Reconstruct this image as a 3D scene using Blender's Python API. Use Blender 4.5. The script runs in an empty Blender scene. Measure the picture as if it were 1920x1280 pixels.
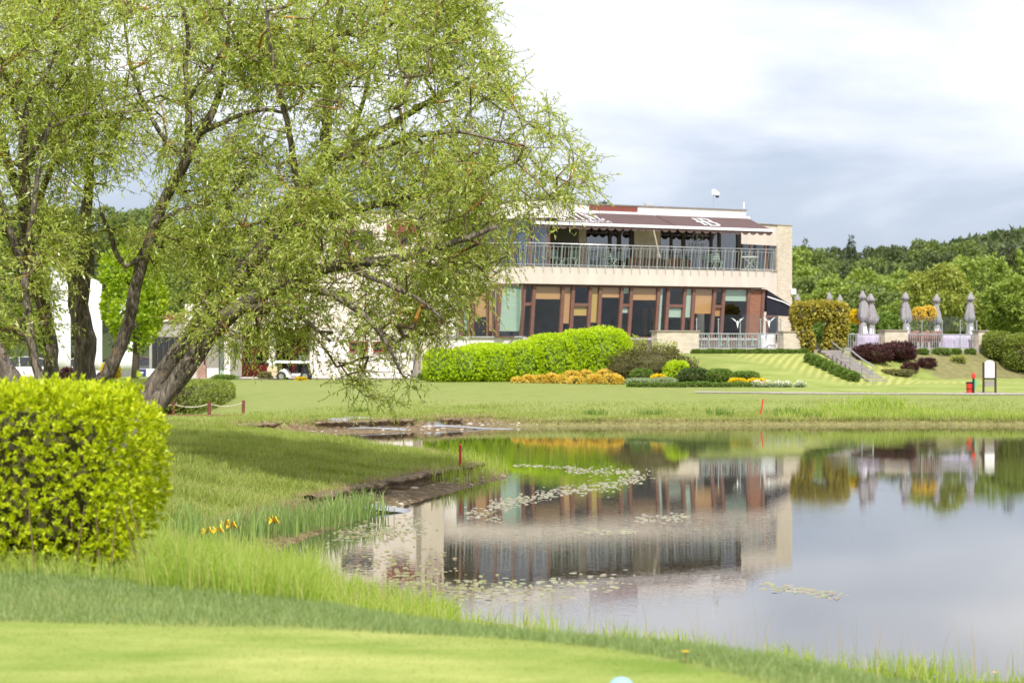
import bpy, math, random
import numpy as np
from mathutils import Vector

random.seed(5)
RNG = np.random.default_rng(11)
SC = bpy.context.scene
COL = SC.collection

# ------------------------------------------------------------------ camera, sky, sun, exposure
FPX, YH, CH = 3733.0, 655.0, 2.5          # focal length in photo pixels, horizon row, eye height above the water
cam_d = bpy.data.cameras.new('camera'); cam = bpy.data.objects.new('camera', cam_d); COL.objects.link(cam)
cam.location = (0, 0, CH); cam.rotation_euler = (math.radians(90), 0, 0)
cam_d.sensor_width = 36.0; cam_d.lens = 36.0 * FPX / 1920.0; cam_d.shift_y = 15.0 / 1920.0
cam_d.clip_start = 0.2; cam_d.clip_end = 9000
cam_d.dof.use_dof = True; cam_d.dof.focus_distance = 34.0; cam_d.dof.aperture_fstop = 2.8
SC.camera = cam

SUN_EL, SUN_AZ = math.radians(47), math.radians(6)   # azimuth: right of straight behind the camera
world = bpy.data.worlds.new('World'); SC.world = world; world.use_nodes = True
nt = world.node_tree; nt.nodes.clear()
def wn(t, **kw):
    n = nt.nodes.new(t)
    for k, v in kw.items(): setattr(n, k, v)
    return n
def wl(a, b): nt.links.new(a, b)
sky = wn('ShaderNodeTexSky', sky_type='NISHITA'); sky.sun_disc = False
sky.sun_elevation = SUN_EL; sky.sun_rotation = math.pi - SUN_AZ
bg1 = wn('ShaderNodeBackground'); bg1.inputs['Strength'].default_value = 0.12
wl(sky.outputs[0], bg1.inputs['Color'])
tc = wn('ShaderNodeTexCoord')
mp = wn('ShaderNodeMapping'); mp.inputs['Scale'].default_value = (1, 1, 3.2); mp.inputs['Location'].default_value = (0.31, 0.0, 0.12)
wl(tc.outputs['Generated'], mp.inputs[0])
nz = wn('ShaderNodeTexNoise'); nz.inputs['Scale'].default_value = 5.5; nz.inputs['Detail'].default_value = 7; nz.inputs['Roughness'].default_value = 0.52
nz.inputs['Distortion'].default_value = 0.25
wl(mp.outputs[0], nz.inputs['Vector'])
sx = wn('ShaderNodeSeparateXYZ'); wl(tc.outputs['Generated'], sx.inputs[0])
el = wn('ShaderNodeMapRange'); el.inputs['From Min'].default_value = 0.05; el.inputs['From Max'].default_value = 0.155
el.interpolation_type = 'SMOOTHSTEP'
wl(sx.outputs['Z'], el.inputs['Value'])
mixv = wn('ShaderNodeMath', operation='MULTIPLY_ADD')       # noise contrast around the layer brightness
wl(nz.outputs['Fac'], mixv.inputs[0]); mixv.inputs[1].default_value = 1.5; mixv.inputs[2].default_value = -0.75
addv = wn('ShaderNodeMath', operation='ADD'); wl(mixv.outputs[0], addv.inputs[0])
elm = wn('ShaderNodeMath', operation='MULTIPLY_ADD'); wl(el.outputs[0], elm.inputs[0]); elm.inputs[1].default_value = 0.55; elm.inputs[2].default_value = 0.30
wl(elm.outputs[0], addv.inputs[1])
ramp = wn('ShaderNodeValToRGB'); wl(addv.outputs[0], ramp.inputs[0])
cr = ramp.color_ramp
cr.elements[0].position = 0.0; cr.elements[0].color = (0.30, 0.35, 0.46, 1)
cr.elements[1].position = 1.0; cr.elements[1].color = (0.92, 0.91, 0.93, 1)
for p_, c_ in ((0.3, (0.40, 0.45, 0.56, 1)), (0.6, (0.64, 0.66, 0.74, 1)), (0.8, (0.80, 0.80, 0.85, 1))):
    e_ = cr.elements.new(p_); e_.color = c_
bg2 = wn('ShaderNodeBackground'); bg2.inputs['Strength'].default_value = 1.06
wl(ramp.outputs[0], bg2.inputs['Color'])
mx = wn('ShaderNodeMixShader'); mx.inputs[0].default_value = 0.86
wl(bg1.outputs[0], mx.inputs[1]); wl(bg2.outputs[0], mx.inputs[2])
wo = wn('ShaderNodeOutputWorld'); wl(mx.outputs[0], wo.inputs[0])

sun_d = bpy.data.lights.new('sun', 'SUN'); sun_d.energy = 3.6; sun_d.angle = math.radians(0.6); sun_d.color = (1.0, 0.955, 0.88)
sun = bpy.data.objects.new('sun', sun_d); COL.objects.link(sun)
LDIR = Vector((-math.sin(SUN_AZ) * math.cos(SUN_EL), math.cos(SUN_AZ) * math.cos(SUN_EL), -math.sin(SUN_EL)))
sun.rotation_euler = LDIR.to_track_quat('-Z', 'Y').to_euler(); sun.location = (10, -40, 60)
SC.view_settings.view_transform = 'Standard'; SC.view_settings.look = 'None'
SC.view_settings.exposure = 0.48; SC.view_settings.gamma = 1.0; SC.view_settings.use_curve_mapping = False
SC.render.engine = 'CYCLES'
SC.cycles.max_bounces = 7; SC.cycles.transparent_max_bounces = 10; SC.cycles.diffuse_bounces = 3; SC.cycles.glossy_bounces = 4
SC.cycles.transmission_bounces = 4; SC.cycles.caustics_reflective = False; SC.cycles.caustics_refractive = False
SC.cycles.use_denoising = True
SC.cycles.sample_clamp_indirect = 6.0

# ------------------------------------------------------------------ geometry helpers
ORG = {}
def V(*a): return Vector(a)
def P(px, py, d): return Vector(((px - 960) / FPX * d, d, CH - (py - YH) / FPX * d))
def PX(px, d): return (px - 960) / FPX * d
def lerp(a, b, t): return a + (b - a) * t

def tag(o, label=None, cat=None, group=None, kind=None):
    if label: o['label'] = label
    if cat: o['category'] = cat
    if group: o['group'] = group
    if kind: o['kind'] = kind
    return o

def empty(name, loc, label=None, cat=None, group=None):
    o = bpy.data.objects.new(name, None); COL.objects.link(o); o.location = loc; o.empty_display_size = 0.3
    ORG[o.name] = Vector(loc)
    return tag(o, label, cat, group)

def link_mesh(name, me, mat, parent=None, loc=None):
    o = bpy.data.objects.new(name, me); COL.objects.link(o)
    if mat is not None and not me.materials: me.materials.append(mat)
    if parent is not None:
        o.parent = parent; ORG[o.name] = ORG[parent.name]
    else:
        o.location = loc if loc is not None else (0, 0, 0); ORG[o.name] = Vector(o.location)
    return o

def np_mesh(name, verts, faces, smooth=False):
    """verts (N,3); faces (M,k) of one size k"""
    me = bpy.data.meshes.new(name)
    verts = np.ascontiguousarray(verts, dtype=np.float32); faces = np.ascontiguousarray(faces, dtype=np.int32)
    me.vertices.add(len(verts)); me.vertices.foreach_set('co', verts.ravel())
    k = faces.shape[1]
    me.loops.add(faces.size); me.polygons.add(len(faces))
    me.loops.foreach_set('vertex_index', faces.ravel())
    me.polygons.foreach_set('loop_start', np.arange(0, faces.size, k, dtype=np.int32))
    me.polygons.foreach_set('loop_total', np.full(len(faces), k, dtype=np.int32))
    if smooth: me.polygons.foreach_set('use_smooth', np.ones(len(faces), dtype=bool))
    me.update(calc_edges=True)
    return me

def np_obj(name, verts, faces, mat, parent=None, loc=None, smooth=False):
    o0 = ORG[parent.name] if parent is not None else Vector(loc if loc is not None else (0, 0, 0))
    me = np_mesh(name, np.asarray(verts) - np.array(o0), faces, smooth)
    return link_mesh(name, me, mat, parent, loc)

class MB:
    """collects shapes in world coordinates and links them as one mesh"""
    def __init__(s): s.v = []; s.f = []
    def add(s, vs, fs):
        n = len(s.v); s.v += [tuple(v) for v in vs]; s.f += [tuple(i + n for i in f) for f in fs]; return s
    def box(s, x0, x1, y0, y1, z0, z1):
        return s.hexa([(x0, y0, z0), (x1, y0, z0), (x1, y1, z0), (x0, y1, z0), (x0, y0, z1), (x1, y0, z1), (x1, y1, z1), (x0, y1, z1)])
    def hexa(s, c):
        return s.add(c, [(0, 3, 2, 1), (4, 5, 6, 7), (0, 1, 5, 4), (1, 2, 6, 5), (2, 3, 7, 6), (3, 0, 4, 7)])
    def bar(s, p, q, w, h=None, up=(0, 0, 1)):
        h = w if h is None else h
        p, q = Vector(p), Vector(q); d = (q - p).normalized(); up = Vector(up)
        if abs(d.dot(up)) > 0.98: up = Vector((1, 0, 0))
        r = d.cross(up).normalized() * (w / 2); t = r.cross(d).normalized() * (h / 2)
        return s.hexa([p - r - t, p + r - t, p + r + t, p - r + t, q - r - t, q + r - t, q + r + t, q - r + t])
    def tube(s, pts, rads, n=6, cap=True, wob=0.0):
        pts = [Vector(p) for p in pts]; rads = rads if hasattr(rads, '__len__') else [rads] * len(pts)
        base = len(s.v); m = len(pts); ref = Vector((0.31, 0.2, 0.93))
        for i, p in enumerate(pts):
            d = (pts[min(i + 1, m - 1)] - pts[max(i - 1, 0)]).normalized()
            a = d.cross(ref)
            if a.length < 0.05: a = d.cross(Vector((1, 0, 0)))
            a.normalize(); b = d.cross(a); ref = a.cross(d) if False else ref
            for k in range(n):
                t = 2 * math.pi * k / n
                r = rads[i] * (1 + wob * math.sin(3 * t + i * 0.7) + wob * 0.7 * math.sin(5 * t - i * 1.3 + 1))
                s.v.append(tuple(p + (a * math.cos(t) + b * math.sin(t)) * r))
        for i in range(m - 1):
            for k in range(n):
                k2 = (k + 1) % n
                s.f.append((base + i * n + k, base + i * n + k2, base + (i + 1) * n + k2, base + (i + 1) * n + k))
        if cap:
            s.f.append(tuple(base + k for k in range(n - 1, -1, -1))); s.f.append(tuple(base + (m - 1) * n + k for k in range(n)))
        return s
    def prism(s, poly, off):
        n = len(poly); off = Vector(off); a = [Vector(p) for p in poly]
        return s.add(a + [p + off for p in a], [tuple(range(n - 1, -1, -1)), tuple(range(n, 2 * n))] + [(i, (i + 1) % n, n + (i + 1) % n, n + i) for i in range(n)])
    def lathe(s, prof, c, n=12, fold=0, depth=0.0, twist=0.0):
        c = Vector(c); base = len(s.v); m = len(prof)
        for j, (r, z) in enumerate(prof):
            for k in range(n):
                t = 2 * math.pi * k / n
                rr = r * (1 + depth * math.cos(fold * t + twist * j)) if fold else r
                s.v.append((c.x + rr * math.cos(t), c.y + rr * math.sin(t), c.z + z))
        for j in range(m - 1):
            for k in range(n):
                k2 = (k + 1) % n
                s.f.append((base + j * n + k, base + j * n + k2, base + (j + 1) * n + k2, base + (j + 1) * n + k))
        s.f.append(tuple(base + k for k in range(n - 1, -1, -1))); s.f.append(tuple(base + (m - 1) * n + k for k in range(n)))
        return s
    def build(s, name, mat, parent=None, loc=None, smooth=False, bevel=0.0):
        o0 = ORG[parent.name] if parent is not None else Vector(loc if loc is not None else (0, 0, 0))
        me = bpy.data.meshes.new(name)
        me.from_pydata([(v[0] - o0.x, v[1] - o0.y, v[2] - o0.z) for v in s.v], [], s.f); me.update()
        if smooth: me.polygons.foreach_set('use_smooth', np.ones(len(me.polygons), dtype=bool))
        o = link_mesh(name, me, mat, parent, loc)
        if bevel:
            b = o.modifiers.new('bevel', 'BEVEL'); b.width = bevel; b.segments = 2; b.limit_method = 'ANGLE'
        return o

def copy_tree(o, loc=None, rz=None, label=None, parent=None, scale=None):
    c = o.copy(); COL.objects.link(c); c.parent = parent
    if loc is not None: c.location = loc
    if rz is not None: c.rotation_euler.z = rz
    if scale is not None: c.scale = scale
    if label: c['label'] = label
    for ch in list(o.children): copy_tree(ch, parent=c)
    return c

# smooth pseudo noise for vertices
_NW = [(random.uniform(-1, 1), random.uniform(-1, 1), random.uniform(0, 6.28)) for _ in range(14)]
def sn(x, y, k=1.0, o=0):
    r = 0
    for a, b, c in _NW[o:o + 6]: r = r + np.sin((a * x + b * y) * k * 3.0 + c)
    return r / 6.0
def S(t):
    t = np.clip(t, 0, 1); return t * t * (3 - 2 * t)

# ------------------------------------------------------------------ materials
def mat_new(name):
    m = bpy.data.materials.new(name); m.use_nodes = True
    t = m.node_tree; b = t.nodes['Principled BSDF']
    return m, t, b
def nd(t, typ, **kw):
    n = t.nodes.new(typ)
    for k, v in kw.items(): setattr(n, k, v)
    return n
def rgba(c, k=1.0): return (c[0] * k, c[1] * k, c[2] * k, 1)

def M(name, col, rough=0.6, metal=0.0, var=0.15, scale=3.0, bump=0.0, bscale=40.0, spec=0.4, col2=None, stretch=None):
    m, t, b = mat_new(name)
    b.inputs['Roughness'].default_value = rough; b.inputs['Metallic'].default_value = metal
    b.inputs['Specular IOR Level'].default_value = spec
    tcn = nd(t, 'ShaderNodeTexCoord'); src = tcn.outputs['Object']
    if stretch:
        mpn = nd(t, 'ShaderNodeMapping'); mpn.inputs['Scale'].default_value = stretch
        t.links.new(src, mpn.inputs[0]); src = mpn.outputs[0]
    n = nd(t, 'ShaderNodeTexNoise'); n.inputs['Scale'].default_value = scale; n.inputs['Detail'].default_value = 5
    t.links.new(src, n.inputs['Vector'])
    r = nd(t, 'ShaderNodeValToRGB'); t.links.new(n.outputs['Fac'], r.inputs[0])
    r.color_ramp.elements[0].position = 0.3; r.color_ramp.elements[1].position = 0.7
    r.color_ramp.elements[0].color = rgba(col2 if col2 else col, 1 - var if not col2 else 1)
    r.color_ramp.elements[1].color = rgba(col, 1 + var if not col2 else 1)
    t.links.new(r.outputs[0], b.inputs['Base Color'])
    if bump:
        n2 = nd(t, 'ShaderNodeTexNoise'); n2.inputs['Scale'].default_value = bscale; n2.inputs['Detail'].default_value = 4
        t.links.new(src, n2.inputs['Vector'])
        bp = nd(t, 'ShaderNodeBump'); bp.inputs['Strength'].default_value = bump; bp.inputs['Distance'].default_value = 0.05
        t.links.new(n2.outputs['Fac'], bp.inputs['Height']); t.links.new(bp.outputs[0], b.inputs['Normal'])
    return m

def MLEAF(name, cols, trans=0.35, rough=0.45, spec=0.35, tcol=None):
    """leaf: colour varies leaf by leaf, part of the light passes through"""
    m, t, b = mat_new(name)
    g = nd(t, 'ShaderNodeNewGeometry')
    r = nd(t, 'ShaderNodeValToRGB'); t.links.new(g.outputs['Random Per Island'], r.inputs[0])
    e = r.color_ramp.elements
    for i, c in enumerate(cols):
        p = i / max(1, len(cols) - 1)
        if i == 0: e[0].position = 0; e[0].color = rgba(c)
        elif i == len(cols) - 1: e[len(e) - 1].position = 1; e[len(e) - 1].color = rgba(c)
        else: x = e.new(p); x.color = rgba(c)
    t.links.new(r.outputs[0], b.inputs['Base Color'])
    b.inputs['Roughness'].default_value = rough; b.inputs['Specular IOR Level'].default_value = spec
    tr = nd(t, 'ShaderNodeBsdfTranslucent')
    hs = nd(t, 'ShaderNodeHueSaturation'); hs.inputs['Value'].default_value = 1.6; hs.inputs['Saturation'].default_value = 1.15; hs.inputs['Hue'].default_value = 0.49
    t.links.new(r.outputs[0], hs.inputs['Color']); t.links.new(hs.outputs[0], tr.inputs['Color'])
    mxn = nd(t, 'ShaderNodeMixShader'); mxn.inputs[0].default_value = trans
    t.links.new(b.outputs[0], mxn.inputs[1]); t.links.new(tr.outputs[0], mxn.inputs[2])
    t.links.new(mxn.outputs[0], t.nodes['Material Output'].inputs['Surface'])
    return m

def MGLASS(name, tint=(0.75, 0.82, 0.80), fac=0.55):
    m, t, b = mat_new(name)
    t.nodes.remove(b)
    tr = nd(t, 'ShaderNodeBsdfTransparent'); tr.inputs['Color'].default_value = rgba(tint)
    gl = nd(t, 'ShaderNodeBsdfGlossy'); gl.inputs['Roughness'].default_value = 0.01; gl.inputs['Color'].default_value = (0.95, 0.97, 1, 1)
    fr = nd(t, 'ShaderNodeLayerWeight'); fr.inputs['Blend'].default_value = 0.12
    ml = nd(t, 'ShaderNodeMath', operation='MULTIPLY_ADD'); ml.inputs[1].default_value = 1.0; ml.inputs[2].default_value = fac
    t.links.new(fr.outputs['Facing'], ml.inputs[0]); ml.inputs[1].default_value = 0.25
    mxn = nd(t, 'ShaderNodeMixShader'); t.links.new(ml.outputs[0], mxn.inputs[0])
    t.links.new(tr.outputs[0], mxn.inputs[1]); t.links.new(gl.outputs[0], mxn.inputs[2])
    t.links.new(mxn.outputs[0], t.nodes['Material Output'].inputs['Surface'])
    return m

def MSTONE(name, c1, c2, mortar, bw=0.35, bh=0.09):
    """courses of thin stone laid flat, too far away to tell the stones apart"""
    m, t, b = mat_new(name)
    tcn = nd(t, 'ShaderNodeTexCoord')
    sep = nd(t, 'ShaderNodeSeparateXYZ'); t.links.new(tcn.outputs['Object'], sep.inputs[0])
    ad = nd(t, 'ShaderNodeMath', operation='ADD'); t.links.new(sep.outputs['X'], ad.inputs[0]); t.links.new(sep.outputs['Y'], ad.inputs[1])
    cb = nd(t, 'ShaderNodeCombineXYZ'); t.links.new(ad.outputs[0], cb.inputs['X']); t.links.new(sep.outputs['Z'], cb.inputs['Y'])
    br = nd(t, 'ShaderNodeTexBrick'); br.inputs['Scale'].default_value = 1.0
    br.inputs['Brick Width'].default_value = bw; br.inputs['Row Height'].default_value = bh; br.inputs['Mortar Size'].default_value = 0.008
    br.inputs['Color1'].default_value = rgba(c1); br.inputs['Color2'].default_value = rgba(c2); br.inputs['Mortar'].default_value = rgba(mortar)
    t.links.new(cb.outputs[0], br.inputs['Vector'])
    n = nd(t, 'ShaderNodeTexNoise'); n.inputs['Scale'].default_value = 2.2; n.inputs['Detail'].default_value = 6
    t.links.new(tcn.outputs['Object'], n.inputs['Vector'])
    mxc = nd(t, 'ShaderNodeMixRGB', blend_type='MULTIPLY'); mxc.inputs[0].default_value = 0.35
    t.links.new(br.outputs['Color'], mxc.inputs[1]); t.links.new(n.outputs['Fac'], mxc.inputs[2])
    t.links.new(mxc.outputs[0], b.inputs['Base Color']); b.inputs['Roughness'].default_value = 0.85
    bp = nd(t, 'ShaderNodeBump'); bp.inputs['Strength'].default_value = 0.5; bp.inputs['Distance'].default_value = 0.03
    t.links.new(br.outputs['Fac'], bp.inputs['Height']); bp.invert = True; t.links.new(bp.outputs[0], b.inputs['Normal'])
    return m

MT = dict(
    render=M('render_beige', (0.60, 0.53, 0.47), 0.8, var=0.07, scale=2.2, bump=0.05, stretch=(1, 1, 0.16)),
    white=M('white_render', (0.76, 0.71, 0.66), 0.8, var=0.07, scale=2.0, bump=0.05, stretch=(1, 1, 0.18)),
    cream=M('cream_render', (0.72, 0.64, 0.56), 0.8, var=0.07, scale=2.0, bump=0.05, stretch=(1, 1, 0.18)),
    redpanel=M('red_panel', (0.20, 0.055, 0.042), 0.6, var=0.12, scale=2.0),
    brownframe=M('brown_frame', (0.165, 0.082, 0.064), 0.5, var=0.12, scale=4.0),
    darkframe=M('dark_frame', (0.045, 0.028, 0.026), 0.5, var=0.15),
    redframe=M('red_frame', (0.32, 0.03, 0.035), 0.5, var=0.12),
    awning=M('awning_cloth', (0.108, 0.068, 0.066), 0.85, var=0.10, scale=1.2, bump=0.05),
    awnwhite=M('awning_bar', (0.82, 0.80, 0.84), 0.4, var=0.02),
    blackcloth=M('black_cloth', (0.012, 0.013, 0.022), 0.9, var=0.2),
    letter=M('letter_print', (0.82, 0.80, 0.83), 0.7, var=0.02),
    etched=M('etched_print', (0.62, 0.64, 0.64), 0.7, var=0.02),
    steel=M('galvanised_steel', (0.52, 0.53, 0.55), 0.38, metal=0.75, var=0.10, scale=6),
    paintgrey=M('grey_paint', (0.42, 0.43, 0.44), 0.5, var=0.08),
    coping=M('stone_coping', (0.33, 0.28, 0.23), 0.8, var=0.15),
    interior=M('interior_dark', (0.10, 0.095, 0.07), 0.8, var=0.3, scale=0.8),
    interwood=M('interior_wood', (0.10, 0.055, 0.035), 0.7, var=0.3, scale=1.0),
    glass=MGLASS('window_glass', (0.93, 0.95, 0.93), 0.03),
    glasshi=MGLASS('upper_glass', (0.72, 0.75, 0.78), 0.13),
    glassclear=MGLASS('clear_glass', (0.93, 0.96, 0.95), 0.02),
    bl_orange=M('orange_blind', (0.56, 0.30, 0.14), 0.8, var=0.06, scale=1.5, stretch=(1, 1, 14)),
    bl_yellow=M('yellow_blind', (0.55, 0.36, 0.11), 0.8, var=0.06, scale=1.5, stretch=(1, 1, 14)),
    bl_teal=M('pale_green_blind', (0.42, 0.53, 0.46), 0.8, var=0.06, scale=1.5, stretch=(1, 1, 14)),
    brickred=M('rust_panel', (0.25, 0.115, 0.07), 0.8, var=0.2, scale=3, stretch=(1, 1, 5)),
    stone=MSTONE('sandstone_courses', (0.80, 0.71, 0.58), (0.68, 0.59, 0.47), (0.56, 0.48, 0.39)),
    roof=M('roof_felt', (0.22, 0.20, 0.19), 0.9),
    concrete=M('concrete', (0.42, 0.39, 0.36), 0.85, var=0.15, scale=1.5, bump=0.1),
    paving=M('paving', (0.40, 0.36, 0.32), 0.85, var=0.15, scale=1.0),
    gravel=M('gravel', (0.33, 0.30, 0.25), 0.95, var=0.3, scale=9, bump=0.3),
    asphalt=M('asphalt', (0.08, 0.08, 0.085), 0.9, var=0.2),
    rope=M('rope', (0.52, 0.46, 0.36), 0.9, var=0.2, scale=20),
    postred=M('red_brown_wood', (0.15, 0.045, 0.032), 0.75, var=0.3, scale=6),
    stakered=M('red_paint', (0.62, 0.030, 0.035), 0.5, var=0.1),
    signwood=M('dark_sign_wood', (0.05, 0.028, 0.026), 0.6, var=0.2),
    signwhite=M('sign_panel', (0.84, 0.83, 0.83), 0.45, var=0.015),
    printgrey=M('sign_print', (0.58, 0.60, 0.66), 0.6, var=0.02),
    greyplate=M('grey_plate', (0.28, 0.25, 0.24), 0.6, var=0.1),
    binred=M('bin_red', (0.58, 0.045, 0.028), 0.4, var=0.08),
    black=M('black_plastic', (0.02, 0.02, 0.022), 0.45, var=0.2),
    greencloth=M('green_towel', (0.10, 0.42, 0.24), 0.9, var=0.15),
    parasol=M('grey_parasol_cloth', (0.30, 0.285, 0.30), 0.85, var=0.14, scale=4, bump=0.35, bscale=9),
    parawhite=M('white_cover_cloth', (0.75, 0.74, 0.78), 0.8, var=0.05),
    lilac=M('lilac_tablecloth', (0.52, 0.46, 0.62), 0.85, var=0.10, scale=5),
    clothwhite=M('white_tablecloth', (0.80, 0.79, 0.80), 0.85, var=0.03),
    wicker=M('red_wicker', (0.30, 0.14, 0.12), 0.8, var=0.25, scale=14),
    chairgreen=M('mint_chair', (0.32, 0.46, 0.40), 0.5, var=0.08),
    timber=M('timber', (0.22, 0.11, 0.065), 0.75, var=0.25, scale=4, stretch=(1, 1, 4)),
    pebble=M('pebble', (0.50, 0.45, 0.38), 0.85, var=0.4, scale=2.0),
    liner=M('pond_liner', (0.27, 0.28, 0.31), 0.45, var=0.3, scale=5, bump=0.2, bscale=8),  # black liner; the sky's reflection is put into this pale blue-grey base
    bird=M('white_decal', (0.86, 0.87, 0.88), 0.6, var=0.01),
    birdblack=M('black_decal', (0.015, 0.015, 0.015), 0.6, var=0.01),
    flagwhite=M('flag_cloth', (0.84, 0.84, 0.88), 0.8, var=0.02),
    navy=M('navy_print', (0.035, 0.045, 0.16), 0.6, var=0.05),
    purple=M('purple_banner', (0.24, 0.04, 0.34), 0.7, var=0.05),
    magenta=M('magenta_print', (0.62, 0.03, 0.24), 0.7, var=0.05),
    carwhite=M('white_car_paint', (0.78, 0.78, 0.80), 0.25, var=0.01, spec=0.6),
    cardark=M('dark_grey_car_paint', (0.055, 0.062, 0.07), 0.22, var=0.05, spec=0.7),
    carred=M('maroon_car_paint', (0.16, 0.03, 0.035), 0.25, var=0.05, spec=0.6),
    carblue=M('blue_grey_car_paint', (0.12, 0.15, 0.20), 0.22, var=0.05, spec=0.7),
    carglass=M('car_glass', (0.02, 0.025, 0.03), 0.06, var=0.05, spec=0.8),
    lamp=M('lamp_glass', (0.7, 0.7, 0.72), 0.15, var=0.02, spec=0.8),
    lampred=M('tail_lamp', (0.4, 0.02, 0.02), 0.2, var=0.02),
    rubber=M('rubber', (0.02, 0.02, 0.02), 0.8),
    chrome=M('bright_trim', (0.7, 0.7, 0.72), 0.2, metal=0.9, var=0.02),
    beigeseat=M('beige_seat', (0.58, 0.46, 0.30), 0.6, var=0.05),
    teeblue=M('pale_blue_marker', (0.30, 0.52, 0.75), 0.4, var=0.03),
    yellowpetal=M('yellow_petal', (0.80, 0.50, 0.02), 0.6, var=0.1),
    brickbrown=M('brown_block', (0.32, 0.2, 0.15), 0.85, var=0.25, scale=4),
)
ML = dict(
    willow=MLEAF('willow_leaf', [(0.28, 0.375, 0.07), (0.39, 0.49, 0.10), (0.50, 0.585, 0.14), (0.66, 0.69, 0.30)], 0.55, 0.33, 0.8),
    golden=MLEAF('golden_privet_leaf', [(0.24, 0.34, 0.012), (0.42, 0.52, 0.014), (0.54, 0.62, 0.022), (0.62, 0.66, 0.035), (0.40, 0.49, 0.015)], 0.35, 0.42),
    lime=MLEAF('lime_hedge_leaf', [(0.34, 0.49, 0.02), (0.46, 0.60, 0.03), (0.58, 0.70, 0.04)], 0.42, 0.45),
    clip=MLEAF('clipped_hedge_leaf', [(0.13, 0.19, 0.04), (0.22, 0.28, 0.05), (0.30, 0.34, 0.07)], 0.3, 0.5),
    pale=MLEAF('pale_hedge_leaf', [(0.27, 0.32, 0.07), (0.36, 0.40, 0.09), (0.42, 0.44, 0.10)], 0.3, 0.5),
    orange=MLEAF('orange_spirea_leaf', [(0.66, 0.44, 0.06), (0.80, 0.58, 0.10), (0.72, 0.62, 0.15), (0.45, 0.42, 0.08)], 0.3, 0.5),
    olive=MLEAF('olive_shrub_leaf', [(0.09, 0.095, 0.03), (0.15, 0.14, 0.04), (0.20, 0.20, 0.055)], 0.25, 0.55),
    green=MLEAF('green_shrub_leaf', [(0.09, 0.16, 0.03), (0.15, 0.24, 0.045), (0.22, 0.31, 0.06)], 0.3, 0.5),
    grey=MLEAF('grey_green_leaf', [(0.24, 0.31, 0.17), (0.32, 0.40, 0.22), (0.40, 0.46, 0.27)], 0.3, 0.6),
    deep=MLEAF('deep_green_leaf', [(0.05, 0.09, 0.025), (0.08, 0.13, 0.035), (0.11, 0.17, 0.04)], 0.25, 0.5),
    purple=MLEAF('barberry_leaf', [(0.045, 0.018, 0.022), (0.08, 0.03, 0.032), (0.13, 0.05, 0.045)], 0.2, 0.5),
    arch=MLEAF('bronze_ivy_leaf', [(0.28, 0.225, 0.04), (0.39, 0.335, 0.06), (0.50, 0.44, 0.09), (0.29, 0.30, 0.05)], 0.3, 0.5),
    yellow=MLEAF('yellow_bush_leaf', [(0.62, 0.48, 0.015), (0.75, 0.58, 0.02), (0.70, 0.60, 0.03)], 0.3, 0.5),
    dry=MLEAF('dry_ground_cover', [(0.17, 0.17, 0.06), (0.23, 0.21, 0.08), (0.19, 0.22, 0.06)], 0.25, 0.6),
    forestA=MLEAF('forest_leaf_bright', [(0.17, 0.245, 0.045), (0.24, 0.32, 0.06), (0.31, 0.385, 0.08)], 0.25, 0.6),  # hillside greens, conifers included, are lightened in place of distance haze
    forestB=MLEAF('forest_leaf_mid', [(0.115, 0.165, 0.045), (0.16, 0.215, 0.055), (0.21, 0.265, 0.07)], 0.22, 0.6),
    forestC=MLEAF('forest_leaf_dark', [(0.065, 0.095, 0.034), (0.09, 0.125, 0.042), (0.12, 0.155, 0.05)], 0.2, 0.6),
    conifer=MLEAF('conifer_needles', [(0.05, 0.068, 0.03), (0.07, 0.09, 0.038), (0.095, 0.11, 0.05)], 0.15, 0.6),
    weeping=MLEAF('weeping_leaf', [(0.20, 0.25, 0.045), (0.27, 0.31, 0.055), (0.33, 0.36, 0.07)], 0.3, 0.55),
    maple=MLEAF('maple_leaf', [(0.20, 0.32, 0.02), (0.30, 0.42, 0.03), (0.42, 0.52, 0.04)], 0.4, 0.5),
    grass=MLEAF('grass_blade', [(0.185, 0.245, 0.048), (0.275, 0.335, 0.072), (0.37, 0.41, 0.13)], 0.35, 0.5),
    tall=MLEAF('tall_grass_blade', [(0.21, 0.32, 0.04), (0.29, 0.405, 0.065), (0.39, 0.48, 0.11), (0.48, 0.47, 0.20)], 0.4, 0.5),
    fescue=MLEAF('fescue_blade', [(0.14, 0.215, 0.065), (0.20, 0.28, 0.095), (0.34, 0.41, 0.18)], 0.35, 0.5),
    straw=MLEAF('straw_blade', [(0.34, 0.27, 0.14), (0.44, 0.36, 0.20), (0.30, 0.32, 0.10)], 0.3, 0.6),
    iris=MLEAF('iris_blade', [(0.15, 0.24, 0.07), (0.22, 0.33, 0.10), (0.34, 0.43, 0.13)], 0.3, 0.4),
    lily=MLEAF('lily_pad', [(0.19, 0.20, 0.07), (0.26, 0.26, 0.13), (0.21, 0.15, 0.10), (0.30, 0.30, 0.20)], 0.0, 0.3, 0.6),
    petalpink=MLEAF('white_blossom', [(0.7, 0.65, 0.62), (0.8, 0.78, 0.74)], 0.3, 0.6),
)
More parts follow.
